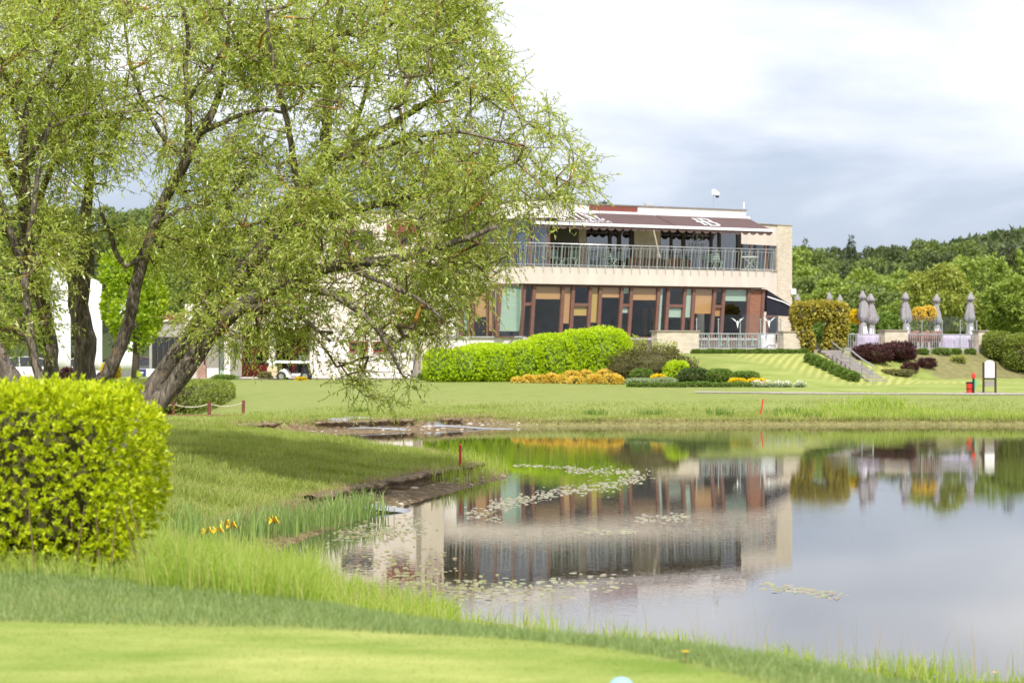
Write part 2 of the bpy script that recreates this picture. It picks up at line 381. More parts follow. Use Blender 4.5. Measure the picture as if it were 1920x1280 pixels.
def make_bark(name, c1, c2, lichen):
    m, t, b = mat_new(name)
    tcn = nd(t, 'ShaderNodeTexCoord')
    mpn = nd(t, 'ShaderNodeMapping'); mpn.inputs['Scale'].default_value = (9, 9, 2.0); t.links.new(tcn.outputs['Object'], mpn.inputs[0])
    n = nd(t, 'ShaderNodeTexNoise'); n.inputs['Scale'].default_value = 2.4; n.inputs['Detail'].default_value = 7; n.inputs['Distortion'].default_value = 0.6
    t.links.new(mpn.outputs[0], n.inputs['Vector'])
    r = nd(t, 'ShaderNodeValToRGB'); t.links.new(n.outputs['Fac'], r.inputs[0])
    r.color_ramp.elements[0].position = 0.36; r.color_ramp.elements[1].position = 0.66
    r.color_ramp.elements[0].color = rgba(c1); r.color_ramp.elements[1].color = rgba(c2)
    n3 = nd(t, 'ShaderNodeTexNoise'); n3.inputs['Scale'].default_value = 1.9; n3.inputs['Detail'].default_value = 5; n3.inputs['Roughness'].default_value = 0.65
    t.links.new(tcn.outputs['Object'], n3.inputs['Vector'])
    r3 = nd(t, 'ShaderNodeValToRGB'); t.links.new(n3.outputs['Fac'], r3.inputs[0])
    r3.color_ramp.elements[0].position = 1 - lichen; r3.color_ramp.elements[1].position = 1 - lichen + 0.07
    mxc = nd(t, 'ShaderNodeMixRGB'); t.links.new(r3.outputs[0], mxc.inputs[0]); t.links.new(r.outputs[0], mxc.inputs[1]); mxc.inputs[2].default_value = (0.42, 0.20, 0.035, 1)
    t.links.new(mxc.outputs[0], b.inputs['Base Color']); b.inputs['Roughness'].default_value = 0.9
    bp = nd(t, 'ShaderNodeBump'); bp.inputs['Strength'].default_value = 0.9; bp.inputs['Distance'].default_value = 0.04
    t.links.new(n.outputs['Fac'], bp.inputs['Height']); t.links.new(bp.outputs[0], b.inputs['Normal'])
    return m
MT['bark'] = make_bark('willow_bark', (0.06, 0.047, 0.038), (0.23, 0.19, 0.155), 0.36)
MT['branch'] = make_bark('willow_branch', (0.09, 0.068, 0.045), (0.22, 0.17, 0.11), 0.46)
MT['twig'] = M('twig', (0.17, 0.12, 0.055), 0.8, var=0.3, scale=2.0)
MT['trunkfar'] = M('far_trunk', (0.09, 0.07, 0.055), 0.9, var=0.3)

# ------------------------------------------------------------------ facades: local frame u along, v inwards, z up
class Facade:
    def __init__(s, px0, d0, px1, d1):
        s.A = Vector((PX(px0, d0), d0, 0)); B = Vector((PX(px1, d1), d1, 0))
        s.e = (B - s.A).normalized(); s.n = Vector((-s.e.y, s.e.x, 0)); s.len = (B - s.A).length
    def depth(s, px, v=0.0):
        r = Vector(((px - 960) / FPX, 1, 0))
        return (v + s.A.dot(s.n)) / r.dot(s.n)
    def u(s, px, v=0.0):
        t = s.depth(px, v); return (Vector(((px - 960) / FPX * t, t, 0)) - s.A).dot(s.e)
    def z(s, px, py, v=0.0): return CH - (py - YH) / FPX * s.depth(px, v)
    def pt(s, u, v, z): return s.A + s.e * u + s.n * v + Vector((0, 0, z))
    def at(s, px, py, v=0.0): return s.pt(s.u(px, v), v, s.z(px, py, v))
    def uv(s, x, y): return (x - s.A.x) * s.e.x + (y - s.A.y) * s.e.y, (x - s.A.x) * s.n.x + (y - s.A.y) * s.n.y
def fbox(mb, F, u0, u1, v0, v1, z0, z1, s0=0.0, s1=0.0):
    """box in facade space; s0, s1 shift the top edge along u (slanted posts)"""
    p = F.pt
    return mb.hexa([p(u0, v0, z0), p(u1, v0, z0), p(u1, v1, z0), p(u0, v1, z0), p(u0 + s0, v0, z1), p(u1 + s1, v0, z1), p(u1 + s1, v1, z1), p(u0 + s0, v1, z1)])

FR = Facade(980, 90.5, 1442, 96.8)        # main front of the clubhouse
FL = Facade(832, 92.0, 980, 90.5)         # its left bay, turned away
FT = Facade(1230, 89.6, 1850, 97.6)       # front line of the terrace
U_T0, U_T1 = FT.u(1180), FT.u(1860)

# ------------------------------------------------------------------ ground, pond
def wp(px, py):
    d = FPX * CH / (py - YH); return (PX(px, d), d)
POND = [wp(690, 968), wp(610, 996), wp(525, 1028), wp(480, 1058), wp(515, 1088), wp(600, 1103), wp(700, 1124), wp(790, 1148), wp(880, 1176), wp(1040, 1200),
        wp(1200, 1222), wp(1380, 1250), wp(1500, 1266), wp(1800, 1290), (6, 13.6), (12, 13.0), (24, 13.5), (40, 20), (50, 40), (44, 58), (30, 65.5),
        wp(1920, 797), wp(1700, 796.5), wp(1427, 797), wp(1100, 798.5), wp(1000, 799.5), wp(930, 801.5), wp(870, 806), wp(800, 809), wp(700, 811), wp(600, 815), wp(500, 819), wp(380, 825),
        wp(300, 831), (-11.2, 51.5), (-11.0, 49.5), (-8.5, 48.8), (-5, 47.8), (-2.4, 46.8), (-1.2, 45.6), (-0.72, 43.4), (-0.30, 41.2), (-0.05, 39.6), wp(945, 896),
        wp(900, 906), wp(850, 922), wp(780, 940), wp(730, 956)]
PA = np.array(POND)
def sdist(x, y):
    """signed distance to the shore, positive on land"""
    x = np.asarray(x, float).ravel(); y = np.asarray(y, float).ravel()
    best = np.full(x.shape, 1e9); ins = np.zeros(x.shape, bool)
    n = len(PA)
    for i in range(n):
        ax, ay = PA[i]; bx, by = PA[(i + 1) % n]
        dx, dy = bx - ax, by - ay
        t = np.clip(((x - ax) * dx + (y - ay) * dy) / (dx * dx + dy * dy), 0, 1)
        best = np.minimum(best, (x - ax - t * dx) ** 2 + (y - ay - t * dy) ** 2)
        c = ((ay > y) != (by > y))
        with np.errstate(divide='ignore', invalid='ignore'):
            xi = (bx - ax) * (y - ay) / (by - ay + 1e-12) + ax
        ins ^= c & (x < xi)
    d = np.sqrt(best); d[ins] *= -1
    return d

def hill(x, y):
    a = S((y - 165) / 260) * 9.6 + S((y - 420) / 500) * (6 + 30 * S((x - 90) / 160)) + S((y - 900) / 900) * 14
    left = S((42 - x) / 38) * S((y - 190) / 150) * 9.0
    return a + left + sn(x, y, 0.012, 3) * 3.0 * S((y - 170) / 100)

def land(x, y):
    near = 0.90 - 0.42 * S((x - 1.0) / 2.6)
    bank = 0.34 + 0.42 * S((-x - 0.8) / 6.0)
    far = 0.36 + 0.77 * S((y - 63) / 22)
    z = near + (bank - near) * S((y - 20) / 6)
    z = z + (far - z) * S((y - 47) / 7)
    u, v = FT.uv(x, y); w = -v
    W = 10.5 - 6.8 * S((u - FT.u(1430)) / 5.0)
    k = np.clip(1 - (w - 0.5) / W, 0, 1); k = k * k * (3 - 2 * k) * 0.45 + k * 0.55
    side = S((u - U_T0) / 2.4) * (1 - 0.0 * u)
    top = 2.33
    z = z + (top - z) * k * side * (y > 70)
    z = z + (1.4 - z) * S((v - 18) / 14) * side * (y > 70)
    z = z - 0.62 * S((y - 100) / 14) * S((-x - 8) / 6)
    h = hill(x, y); z = z + h
    return z

def shore_profile(x, y, sd):
    far = S((y - 52) / 3)
    nearf = 1 - S((y - 21.0) / 3.0)
    pen = (1 - nearf) * (1 - far)
    right = far * S((x + 1.2) / 2.2)
    lipw = pen * (0.55 + 0.35 * S((-x - 0.2) / 2)) + far * (2.1 - 1.92 * right) * (0.75 + 0.25 * sn(x, y, 0.9)) + nearf * 0.05
    lipw = np.maximum(lipw, 0.06)
    liph = pen * 0.25 + far * (0.30 - 0.14 * right) + nearf * 0.05
    lr = pen * 2.6 + far * 6 + nearf * 5.2
    return lipw, liph, lr, pen, far, nearf, right

def hgt(x, y, full=False):
    sh = np.shape(x); x = np.asarray(x, float).ravel(); y = np.asarray(y, float).ravel()
    sd = sdist(x, y)
    sdn = sd + 0.10 * sn(x, y, 2.2) + 0.07 * sn(x, y, 5.5, 4)
    lipw, liph, lr, pen, far, nearf, right = shore_profile(x, y, sd)
    zl = land(x, y)
    k = (sdn - lipw) / 0.10
    shelf = 0.015 + 0.10 * np.clip(sdn / lipw, 0, 1)
    z = shelf + (np.maximum(liph, shelf) - shelf) * S(k)
    z = z + (zl - z) * S((sdn - lipw) / lr) * (sdn > lipw)
    z = np.where(sd < 0, np.minimum(z, np.maximum(sd * 0.35, -1.0)), z)
    z = z + 0.016 * sn(x, y, 1.3, 2) * (sd > 1) * (y < 90)
    if full: return z.reshape(sh), sd.reshape(sh), sdn.reshape(sh), lipw.reshape(sh), pen.reshape(sh), far.reshape(sh), nearf.reshape(sh), right.reshape(sh)
    return z.reshape(sh)
def gz(x, y): return float(hgt(np.array([x]), np.array([y]))[0])
def gp(px, d, dz=0.0):
    x = PX(px, d); return Vector((x, d, gz(x, d) + dz))
def ray_ground(px, py, d0=6.0, d1=140.0):
    d = np.linspace(d0, d1, 3000); x = (px - 960) / FPX * d
    z = hgt(x, d); zr = CH - (py - YH) / FPX * d
    i = int(np.argmax(zr <= np.maximum(z, 0)))
    return Vector((x[i], d[i], float(z[i])))

def axis(segs):
    out = []
    for a, b, st in segs: out += list(np.arange(a, b - 1e-6, st))
    return np.array(out + [segs[-1][1]])
ys = axis([(-40, 2, 6), (2, 8, 1), (8, 24, 0.30), (24, 68, 0.16), (68, 104, 0.5), (104, 180, 3), (180, 520, 14), (520, 1500, 70), (1500, 6000, 600)])
xs = axis([(-3000, -400, 400), (-400, -60, 20), (-60, -14, 2), (-14, 3, 0.14), (3, 30, 0.45), (30, 60, 2), (60, 300, 14), (300, 900, 80), (900, 3000, 500)])
GX, GY = np.meshgrid(xs, ys)
GZ, SD, SDN, LIPW, PEN, FARM, NEARM, RIGHT = hgt(GX, GY, full=True)
nx, ny = len(xs), len(ys)
idx = np.arange(nx * ny).reshape(ny, nx)
faces = np.stack([idx[:-1, :-1], idx[:-1, 1:], idx[1:, 1:], idx[1:, :-1]], -1).reshape(-1, 4)
gme = np_mesh('ground', np.stack([GX, GY, GZ], -1).reshape(-1, 3), faces, True)
# where the soil lies bare, where the lawn is mown short, where the slope is striped
mud = np.clip(1.15 - S((SDN - LIPW - 0.02) / 0.28), 0, 1) * (1 - 0.75 * NEARM) * (1 - 0.45 * RIGHT) * (SD < 4)
U_, V_ = FT.uv(GX, GY)
slope = S((U_ - FT.u(1300)) / 2.0) * (1 - S((U_ - FT.u(1600)) / 1.2)) * (V_ < -0.4) * (V_ > -11.5) * (GY > 74)
bankc = S((U_ - FT.u(1655)) / 0.6) * (V_ > -4.2) * (GY > 74) * (V_ < 3)
edge_d = 11.25 - np.where(GX > 0, 0.6 * GX + 0.66 * GX * GX, 0.15 * GX) + 0.07 * sn(GX, GY, 1.6, 2)
green_ = (1 - S((GY - edge_d) / 0.12)) * (GY < 20)
green2 = S((GY - 75.6) / 0.5) * (1 - S((GY - 92) / 2)) * S((GX - 6) / 6) * (1 - slope)
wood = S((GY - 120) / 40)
col = np.stack([mud, np.clip(slope, 0, 1), np.clip(green_ + 0.6 * green2, 0, 1), np.ones_like(mud)], -1).reshape(-1, 4)
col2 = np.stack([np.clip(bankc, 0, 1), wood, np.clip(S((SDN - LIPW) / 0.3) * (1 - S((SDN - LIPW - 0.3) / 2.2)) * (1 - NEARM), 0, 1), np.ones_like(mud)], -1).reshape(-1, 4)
for nm, c in (('zones', col), ('zones_b', col2)):
    at = gme.color_attributes.new(nm, 'FLOAT_COLOR', 'POINT'); at.data.foreach_set('color', np.ascontiguousarray(c, dtype=np.float32).ravel())

def ground_material():
    m, t, b = mat_new('turf_and_soil')
    def noise(scale, detail=5, stretch=None, rough=0.55):
        n = nd(t, 'ShaderNodeTexNoise'); n.inputs['Scale'].default_value = scale; n.inputs['Detail'].default_value = detail; n.inputs['Roughness'].default_value = rough
        mp_ = nd(t, 'ShaderNodeMapping'); mp_.inputs['Scale'].default_value = stretch or (1, 1, 1)
        t.links.new(tco.outputs['Object'], mp_.inputs[0]); t.links.new(mp_.outputs[0], n.inputs['Vector']); return n.outputs['Fac']
    def ramp2(fac, p0, c0, p1, c1):
        r = nd(t, 'ShaderNodeValToRGB'); t.links.new(fac, r.inputs[0]); e = r.color_ramp.elements
        e[0].position = p0; e[0].color = rgba(c0); e[1].position = p1; e[1].color = rgba(c1); return r.outputs[0]
    def mix(fac, a, b2, typ='MIX'):
        x = nd(t, 'ShaderNodeMixRGB', blend_type=typ)
        if isinstance(fac, (int, float)): x.inputs[0].default_value = fac
        else: t.links.new(fac, x.inputs[0])
        for i, q in ((1, a), (2, b2)):
            if isinstance(q, tuple): x.inputs[i].default_value = rgba(q)
            else: t.links.new(q, x.inputs[i])
        return x.outputs[0]
    tco = nd(t, 'ShaderNodeTexCoord')
    za = nd(t, 'ShaderNodeVertexColor', layer_name='zones'); zb = nd(t, 'ShaderNodeVertexColor', layer_name='zones_b')
    sa = nd(t, 'ShaderNodeSeparateColor'); t.links.new(za.outputs[0], sa.inputs[0])
    sb = nd(t, 'ShaderNodeSeparateColor'); t.links.new(zb.outputs[0], sb.inputs[0])
    big = noise(0.22, 4); mid = noise(1.6, 6); fine = noise(14, 6)
    turf = ramp2(mid, 0.32, (0.165, 0.225, 0.048), 0.72, (0.245, 0.30, 0.075))
    turf = mix(big, turf, ramp2(fine, 0.3, (0.20, 0.235, 0.065), 0.7, (0.32, 0.33, 0.12)))
    green = ramp2(noise(1.1, 7, (0.45, 0.9, 1), 0.62), 0.34, (0.165, 0.255, 0.035), 0.68, (0.43, 0.455, 0.14))
    c = mix(sa.outputs['Blue'], turf, green)
    wv = nd(t, 'ShaderNodeTexWave', wave_type='BANDS', bands_direction='DIAGONAL'); wv.inputs['Scale'].default_value = 1.25; wv.inputs['Distortion'].default_value = 1.3; wv.inputs['Detail'].default_value = 3
    mpw = nd(t, 'ShaderNodeMapping'); mpw.inputs['Rotation'].default_value = (0, 0, math.radians(62)); t.links.new(tco.outputs['Object'], mpw.inputs[0]); t.links.new(mpw.outputs[0], wv.inputs['Vector'])
    stripe = ramp2(wv.outputs['Fac'], 0.2, (0.27, 0.315, 0.075), 0.85, (0.40, 0.41, 0.13))
    c = mix(sa.outputs['Green'], c, stripe)
    bank = ramp2(noise(3.0, 6), 0.35, (0.17, 0.165, 0.07), 0.7, (0.26, 0.235, 0.10))
    c = mix(sb.outputs['Red'], c, bank)
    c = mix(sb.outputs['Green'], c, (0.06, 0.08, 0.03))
    dry = ramp2(noise(2.6, 5), 0.42, (0.22, 0.29, 0.06), 0.68, (0.40, 0.36, 0.15))
    fd = nd(t, 'ShaderNodeMath', operation='MULTIPLY'); t.links.new(sb.outputs['Blue'], fd.inputs[0]); fd.inputs[1].default_value = 0.8
    c = mix(fd.outputs[0], c, dry)
    soil = ramp2(noise(7, 8), 0.3, (0.085, 0.055, 0.032), 0.72, (0.30, 0.225, 0.13))
    c = mix(sa.outputs['Red'], c, soil)
    t.links.new(c, b.inputs['Base Color']); b.inputs['Roughness'].default_value = 0.9; b.inputs['Specular IOR Level'].default_value = 0.15
    bp = nd(t, 'ShaderNodeBump'); bp.inputs['Strength'].default_value = 0.7; bp.inputs['Distance'].default_value = 0.05
    t.links.new(noise(22, 6), bp.inputs['Height']); t.links.new(bp.outputs[0], b.inputs['Normal'])
    return m
MT['ground'] = ground_material()
tag(link_mesh('ground', gme, MT['ground']), kind='structure')

def water_material():
    m, t, b = mat_new('pond_water')
    b.inputs['Base Color'].default_value = (0.050, 0.044, 0.028, 1); b.inputs['Roughness'].default_value = 0.012; b.inputs['IOR'].default_value = 1.5
    b.inputs['Specular IOR Level'].default_value = 0.62
    tco = nd(t, 'ShaderNodeTexCoord')
    def nz_(scale, st, det):
        mp_ = nd(t, 'ShaderNodeMapping'); mp_.inputs['Scale'].default_value = st; t.links.new(tco.outputs['Object'], mp_.inputs[0])
        n = nd(t, 'ShaderNodeTexNoise'); n.inputs['Scale'].default_value = scale; n.inputs['Detail'].default_value = det; t.links.new(mp_.outputs[0], n.inputs['Vector']); return n.outputs['Fac']
    patch = nz_(0.10, (1, 1, 1), 3)
    pr = nd(t, 'ShaderNodeValToRGB'); t.links.new(patch, pr.inputs[0]); pr.color_ramp.elements[0].position = 0.42; pr.color_ramp.elements[1].position = 0.62
    pr.color_ramp.elements[0].color = (0.25, 0.25, 0.25, 1); pr.color_ramp.elements[1].color = (1, 1, 1, 1)
    rip = nz_(7.0, (1, 1.6, 1), 3)
    mul = nd(t, 'ShaderNodeMath', operation='MULTIPLY'); t.links.new(rip, mul.inputs[0]); t.links.new(pr.outputs[0], mul.inputs[1])
    bp = nd(t, 'ShaderNodeBump'); bp.inputs['Strength'].default_value = 1.0; bp.inputs['Distance'].default_value = 0.0010
    t.links.new(mul.outputs[0], bp.inputs['Height']); t.links.new(bp.outputs[0], b.inputs['Normal'])
    return m
MT['water'] = water_material()
wm = MB(); wm.add([(-14, 12, 0), (60, 12, 0), (60, 70, 0), (-14, 70, 0)], [(0, 1, 2, 3)])
tag(wm.build('pond_water', MT['water']), kind='structure')

# path of fine gravel along the top of the lawn, drive and car park behind it
def strip(name, mat, line, width, kind='structure', dz=0.004):
    mb = MB(); pts = []
    for i, (x, y) in enumerate(line):
        a = Vector(line[max(i - 1, 0)]); b = Vector(line[min(i + 1, len(line) - 1)]); d = (b - a).normalized(); nrm = Vector((-d.y, d.x)) * (width / 2)
        for q in (-1, 0, 1):
            xx, yy = x + nrm.x * q, y + nrm.y * q; pts.append((xx, yy, gz(xx, yy) + dz))
    fs = []
    for i in range(len(line) - 1):
        for q in (0, 1): fs.append((3 * i + q, 3 * i + q + 1, 3 * i + q + 4, 3 * i + q + 3))
    mb.add(pts, fs); return tag(mb.build(name, mat), kind=kind)
strip('gravel_path', MT['gravel'], [(7.0 + 0.5 * i, 76.2 - 0.035 * i - 0.3 * math.sin(i / 9)) for i in range(0, 38)], 0.8, dz=0.02)
strip('parking_road', MT['asphalt'], [(-70 + 2.0 * i, 121) for i in range(0, 28)], 14, dz=0.03)
strip('entrance_paving', MT['paving'], [(-16 + 1.0 * i, 93.6) for i in range(0, 14)], 5, dz=0.03)
mb = MB()
for c0 in (ray_ground(1845, 737.5),):
    n = 26; ring = [(c0.x + 1.02 * math.cos(6.283 * k / n) * (1 + 0.1 * math.sin(3 * k)), c0.y + 0.8 * math.sin(6.283 * k / n), 0) for k in range(n)]
    ring = [(x, y, gz(x, y) + 0.02) for x, y, _ in ring]
    mb.add([(c0.x, c0.y, c0.z + 0.045)] + ring, [(0, 1 + k, 1 + (k + 1) % n) for k in range(n)])
tag(mb.build('gravel_patch', MT['gravel']), kind='structure')

# ragged earth edge where the banks have broken away above the mud
def bank_edge(i0, i1, name, thick=1.0):
    seg = [PA[i % len(PA)] for i in range(i0, i1 + 1)]; pts = []
    for a, b in zip(seg[:-1], seg[1:]):
        k = max(1, int(np.hypot(*(b - a)) / 0.07))
        for j in range(k): pts.append(a + (b - a) * j / k)
    pts = np.array(pts); t = np.gradient(pts, axis=0)
    for _ in range(14): t[1:-1] = (t[:-2] + t[1:-1] + t[2:]) / 3
    t = t / np.linalg.norm(t, axis=1, keepdims=True); nrm = np.stack([t[:, 1], -t[:, 0]], 1)
    test = pts[len(pts) // 2] + nrm[len(pts) // 2] * 0.3
    if sdist(test[:1], test[1:2])[0] < 0: nrm = -nrm
    lw, lh = shore_profile(pts[:, 0], pts[:, 1], np.zeros(len(pts)))[:2]
    rg_ = np.random.default_rng(i0 + 5); n = len(pts)
    wig = 0.10 * sn(pts[:, 0], pts[:, 1], 2.6, 3) + 0.06 * sn(pts[:, 0], pts[:, 1], 9.0, 1) + rg_.normal(0, 0.035, n)
    rows = []
    for off, zz in ((-0.10, None), (0.0, 0.10), (0.07, 0.16), (0.0, 0.235), (-0.07, 0.30), (0.02, 0.335), (0.30, None)):
        o = lw + 0.06 + (wig + off) * thick; p = pts + nrm * o[:, None]
        g = hgt(p[:, 0], p[:, 1])
        z = g + (0.012 if off < 0 else 0.012) if zz is None else lh / 0.25 * zz * 0.78 + rg_.normal(0, 0.014, n) + 0.02 * sn(p[:, 0], p[:, 1], 4.0, 2)
        rows.append(np.column_stack([p, z]))
    v = np.stack(rows, 1); m = v.shape[1]; b = np.arange(n - 1)[:, None] * m + np.arange(m - 1)[None]
    f = np.stack([b, b + 1, b + m + 1, b + m], -1).reshape(-1, 4)
    tag(np_obj(name, v.reshape(-1, 3), f, MT['earth'], smooth=True), kind='structure')
MT['earth'] = M('bank_earth', (0.33, 0.25, 0.155), 0.95, scale=6.0, bump=0.9, bscale=25, col2=(0.11, 0.075, 0.048))
NP = len(PA)
bank_edge(NP - 6, NP, 'earth_bank')
bank_edge(26, 33, 'earth_bank', 1.2)
# ------------------------------------------------------------------ leaves, bushes, trees
def unit(a): return a / np.maximum(np.linalg.norm(a, axis=-1, keepdims=True), 1e-9)
def leaf_quads(pos, dirv, L, Wd, rng=RNG, fold=0.18, face=None):
    """one folded leaf (four corners) per position; returns verts, faces"""
    n = len(pos); d = unit(dirv)
    ref = rng.normal(size=(n, 3)) if face is None else face + rng.normal(size=(n, 3)) * 0.35
    side = unit(np.cross(d, ref)); nor = np.cross(side, d)
    L = np.broadcast_to(L, (n,))[:, None]; Wd = np.broadcast_to(Wd, (n,))[:, None]
    v = np.empty((n, 4, 3))
    v[:, 0] = pos; v[:, 2] = pos + d * L
    mid = pos + d * L * 0.45 + nor * Wd * fold
    v[:, 1] = mid + side * Wd * 0.5; v[:, 3] = mid - side * Wd * 0.5
    return v.reshape(-1, 3), np.arange(n * 4).reshape(n, 4)

def lobe_points(lobes, n, rng, p=2.0, shell=0.13, rough=0.08):
    """points near the surface of a union of super-ellipsoids, with outward normals"""
    lobes = [tuple(l) + ((p,) if len(l) == 6 else ()) for l in lobes]
    area = np.array([(l[3] * l[4] + l[3] * l[5] + l[4] * l[5]) for l in lobes]); cnt = (n * 1.6 * area / area.sum()).astype(int) + 3
    P_, N_ = [], []
    for l, c in zip(lobes, cnt):
        cx, cy, cz, rx, ry, rz, pw = l
        f = rng.random(c); r3 = np.array([rx, ry, rz])
        ar = np.array([ry * rz, rx * rz, rx * ry]); ax = rng.choice(3, c, p=ar / ar.sum())
        d = rng.uniform(-1, 1, (c, 3)); d[np.arange(c), ax] = np.sign(rng.uniform(-1, 1, c))
        q = d / (np.sum(np.abs(d) ** pw, axis=1, keepdims=True) ** (1 / pw))
        nr = unit(np.sign(q) * np.abs(q) ** (pw - 1) / r3)
        pt = q * r3
        w = 1 + rough * 1.6 * sn(pt[:, 0] + cx, pt[:, 1] + pt[:, 2] * 1.3 + cy, 2.2 / max(0.4, (rx + rz) * 0.5))
        depth = 1 - np.abs(rng.normal(0, shell, c))
        pt = pt * (w * np.clip(depth, 0.55, 1.05))[:, None]
        P_.append(pt + np.array([cx, cy, cz])); N_.append(nr)
    P_ = np.concatenate(P_); N_ = np.concatenate(N_)
    keep = np.ones(len(P_), bool)
    owner = np.repeat(np.arange(len(lobes)), cnt)
    for i, l in enumerate(lobes):
        cx, cy, cz, rx, ry, rz, pw = l
        v = np.sum(np.abs((P_ - np.array([cx, cy, cz])) / (np.array([rx, ry, rz]) * 0.80)) ** pw, axis=1)
        keep &= ~((v < 1) & (owner != i))
    keep &= P_[:, 2] > 0.01
    return P_[keep], N_[keep]

def foliage_arrays(pts, nor, L, Wd, rng, cluster=1, up=0.35, spread=0.75):
    n = len(pts)
    if cluster > 1:
        axis = unit(nor + rng.normal(size=(n, 3)) * 0.45 + np.array([0, 0, up]))
        pos = np.repeat(pts, cluster, 0); ax = np.repeat(axis, cluster, 0)
        d = unit(ax + unit(rng.normal(size=(n * cluster, 3))) * spread)
        pos = pos + ax * (rng.random((n * cluster, 1)) * 0.6 - 0.3) * L
        Ls = L * rng.uniform(0.6, 1.15, n * cluster)
        return leaf_quads(pos, d, Ls, Wd * rng.uniform(0.8, 1.2, n * cluster), rng, face=ax)
    d = unit(nor * 0.8 + rng.normal(size=(n, 3)) * 0.7 + np.array([0, 0, up]))
    return leaf_quads(pts, d, L * rng.uniform(0.6, 1.2, n), Wd * rng.uniform(0.7, 1.2, n), rng)

def lobe_mesh(mb, lobes, k=0.84, seg=10, pw=2.0):
    for l in lobes:
        cx, cy, cz, rx, ry, rz = l[:6]; q = l[6] if len(l) > 6 else pw
        rings = 7; vs = []; fs = []
        for j in range(rings + 1):
            ph = -math.pi / 2 + math.pi * j / rings
            for i in range(seg):
                th = 2 * math.pi * i / seg
                d = Vector((math.cos(ph) * math.cos(th), math.cos(ph) * math.sin(th), math.sin(ph)))
                m_ = sum(abs(c) ** q for c in d) ** (1 / q)
                d = d / m_
                vs.append((cx + d.x * rx * k, cy + d.y * ry * k, max(-0.02, cz + d.z * rz * k)))
        for j in range(rings):
            for i in range(seg):
                i2 = (i + 1) % seg; fs.append((j * seg + i, j * seg + i2, (j + 1) * seg + i2, (j + 1) * seg + i))
        mb.add(vs, fs)

def bush(name, label, cat, loc, lobes, n, L, Wd, leaf, group=None, cluster=1, p=2.0, shell=0.13, rough=0.08, core=0.80, up=0.35, seed=1, coremat=None, spread=0.75):
    rng = np.random.default_rng(seed)
    root = empty(name, loc, label, cat, group)
    pts, nor = lobe_points(lobes, n, rng, p, shell, rough)
    v, f = foliage_arrays(pts, nor, L, Wd, rng, cluster, up, spread)
    o = link_mesh('foliage', np_mesh('foliage', v, f), ML[leaf], root); o['kind'] = 'stuff'
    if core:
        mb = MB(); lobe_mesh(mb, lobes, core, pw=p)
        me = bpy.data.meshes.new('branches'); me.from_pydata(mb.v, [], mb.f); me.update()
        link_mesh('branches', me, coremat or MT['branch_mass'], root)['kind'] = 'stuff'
    return root
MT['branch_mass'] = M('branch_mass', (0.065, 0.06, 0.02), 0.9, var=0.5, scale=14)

def frusta(p0, p1, r0, r1, n=4):
    """tapered sticks from p0 to p1, all in one go"""
    m = len(p0); d = unit(p1 - p0)
    ref = np.where(np.abs(d[:, 2:3]) > 0.9, np.array([[1.0, 0, 0]]), np.array([[0, 0, 1.0]]))
    a = unit(np.cross(d, ref)); b = np.cross(d, a)
    t = 2 * np.pi * np.arange(n) / n
    ring = a[:, None] * np.cos(t)[None, :, None] + b[:, None] * np.sin(t)[None, :, None]
    v = np.concatenate([p0[:, None] + ring * r0[:, None, None], p1[:, None] + ring * r1[:, None, None]], 1)
    base = np.arange(m)[:, None] * (2 * n); k = np.arange(n)[None]; k2 = (k + 1) % n
    f = np.stack([base + k, base + k2, base + n + k2, base + n + k], -1).reshape(-1, 4)
    return v.reshape(-1, 3), f

def spline(pts, step):
    pts = [np.array(p, float) for p in pts]; out = []
    for i in range(len(pts) - 1):
        p0 = pts[max(i - 1, 0)]; p1 = pts[i]; p2 = pts[i + 1]; p3 = pts[min(i + 2, len(pts) - 1)]
        k = max(1, int(np.linalg.norm(p2[:3] - p1[:3]) / step))
        for j in range(k):
            t = j / k
            out.append(0.5 * ((2 * p1) + (-p0 + p2) * t + (2 * p0 - 5 * p1 + 4 * p2 - p3) * t * t + (-p0 + 3 * p1 - 3 * p2 + p3) * t ** 3))
    out.append(pts[-1]); return np.array(out)

def in_poly(x, y, poly):
    ins = np.zeros(len(x), bool); n = len(poly)
    for i in range(n):
        ax, ay = poly[i]; bx, by = poly[(i + 1) % n]
        c = ((ay > y) != (by > y)); ins ^= c & (x < (bx - ax) * (y - ay) / (by - ay + 1e-9) + ax)
    return ins
def poly_dist(x, y, poly):
    best = np.full(len(x), 1e9)
    for i in range(len(poly)):
        ax, ay = poly[i]; bx, by = poly[(i + 1) % len(poly)]; dx, dy = bx - ax, by - ay
        t = np.clip(((x - ax) * dx + (y - ay) * dy) / (dx * dx + dy * dy), 0, 1)
        best = np.minimum(best, np.hypot(x - ax - t * dx, y - ay - t * dy))
    return best

def crown_targets(poly, n, dc, thick, rng, holes=(), dens=None):
    """points filling a crown volume whose silhouette from the front is poly (photo pixels at distance dc)"""
    xs_ = [p[0] for p in poly]; ys_ = [p[1] for p in poly]; out = []
    while len(out) < n:
        m = n * 2
        x = rng.uniform(min(xs_), max(xs_), m); y = rng.uniform(min(ys_), max(ys_), m)
        k = in_poly(x, y, poly)
        for hx, hy, hr in holes: k &= ~((np.hypot(x - hx, y - hy) < hr) & (rng.random(m) < 0.85))
        k &= rng.random(m) < 0.58 + 0.75 * sn(x, y, 0.0095, 1) + (0 if dens is None else dens(x, y))
        x, y = x[k], y[k]
        dd = poly_dist(x, y, poly) / FPX * dc
        hw = np.minimum(thick, np.sqrt(np.maximum(dd, 0.02)) * 1.9 + 0.15)
        d = dc + rng.uniform(-1, 1, len(x)) * hw
        for a, b, c in zip(x, y, d): out.append(((a - 960) / FPX * c, c, CH - (b - YH) / FPX * c))
    return np.array(out[:n])

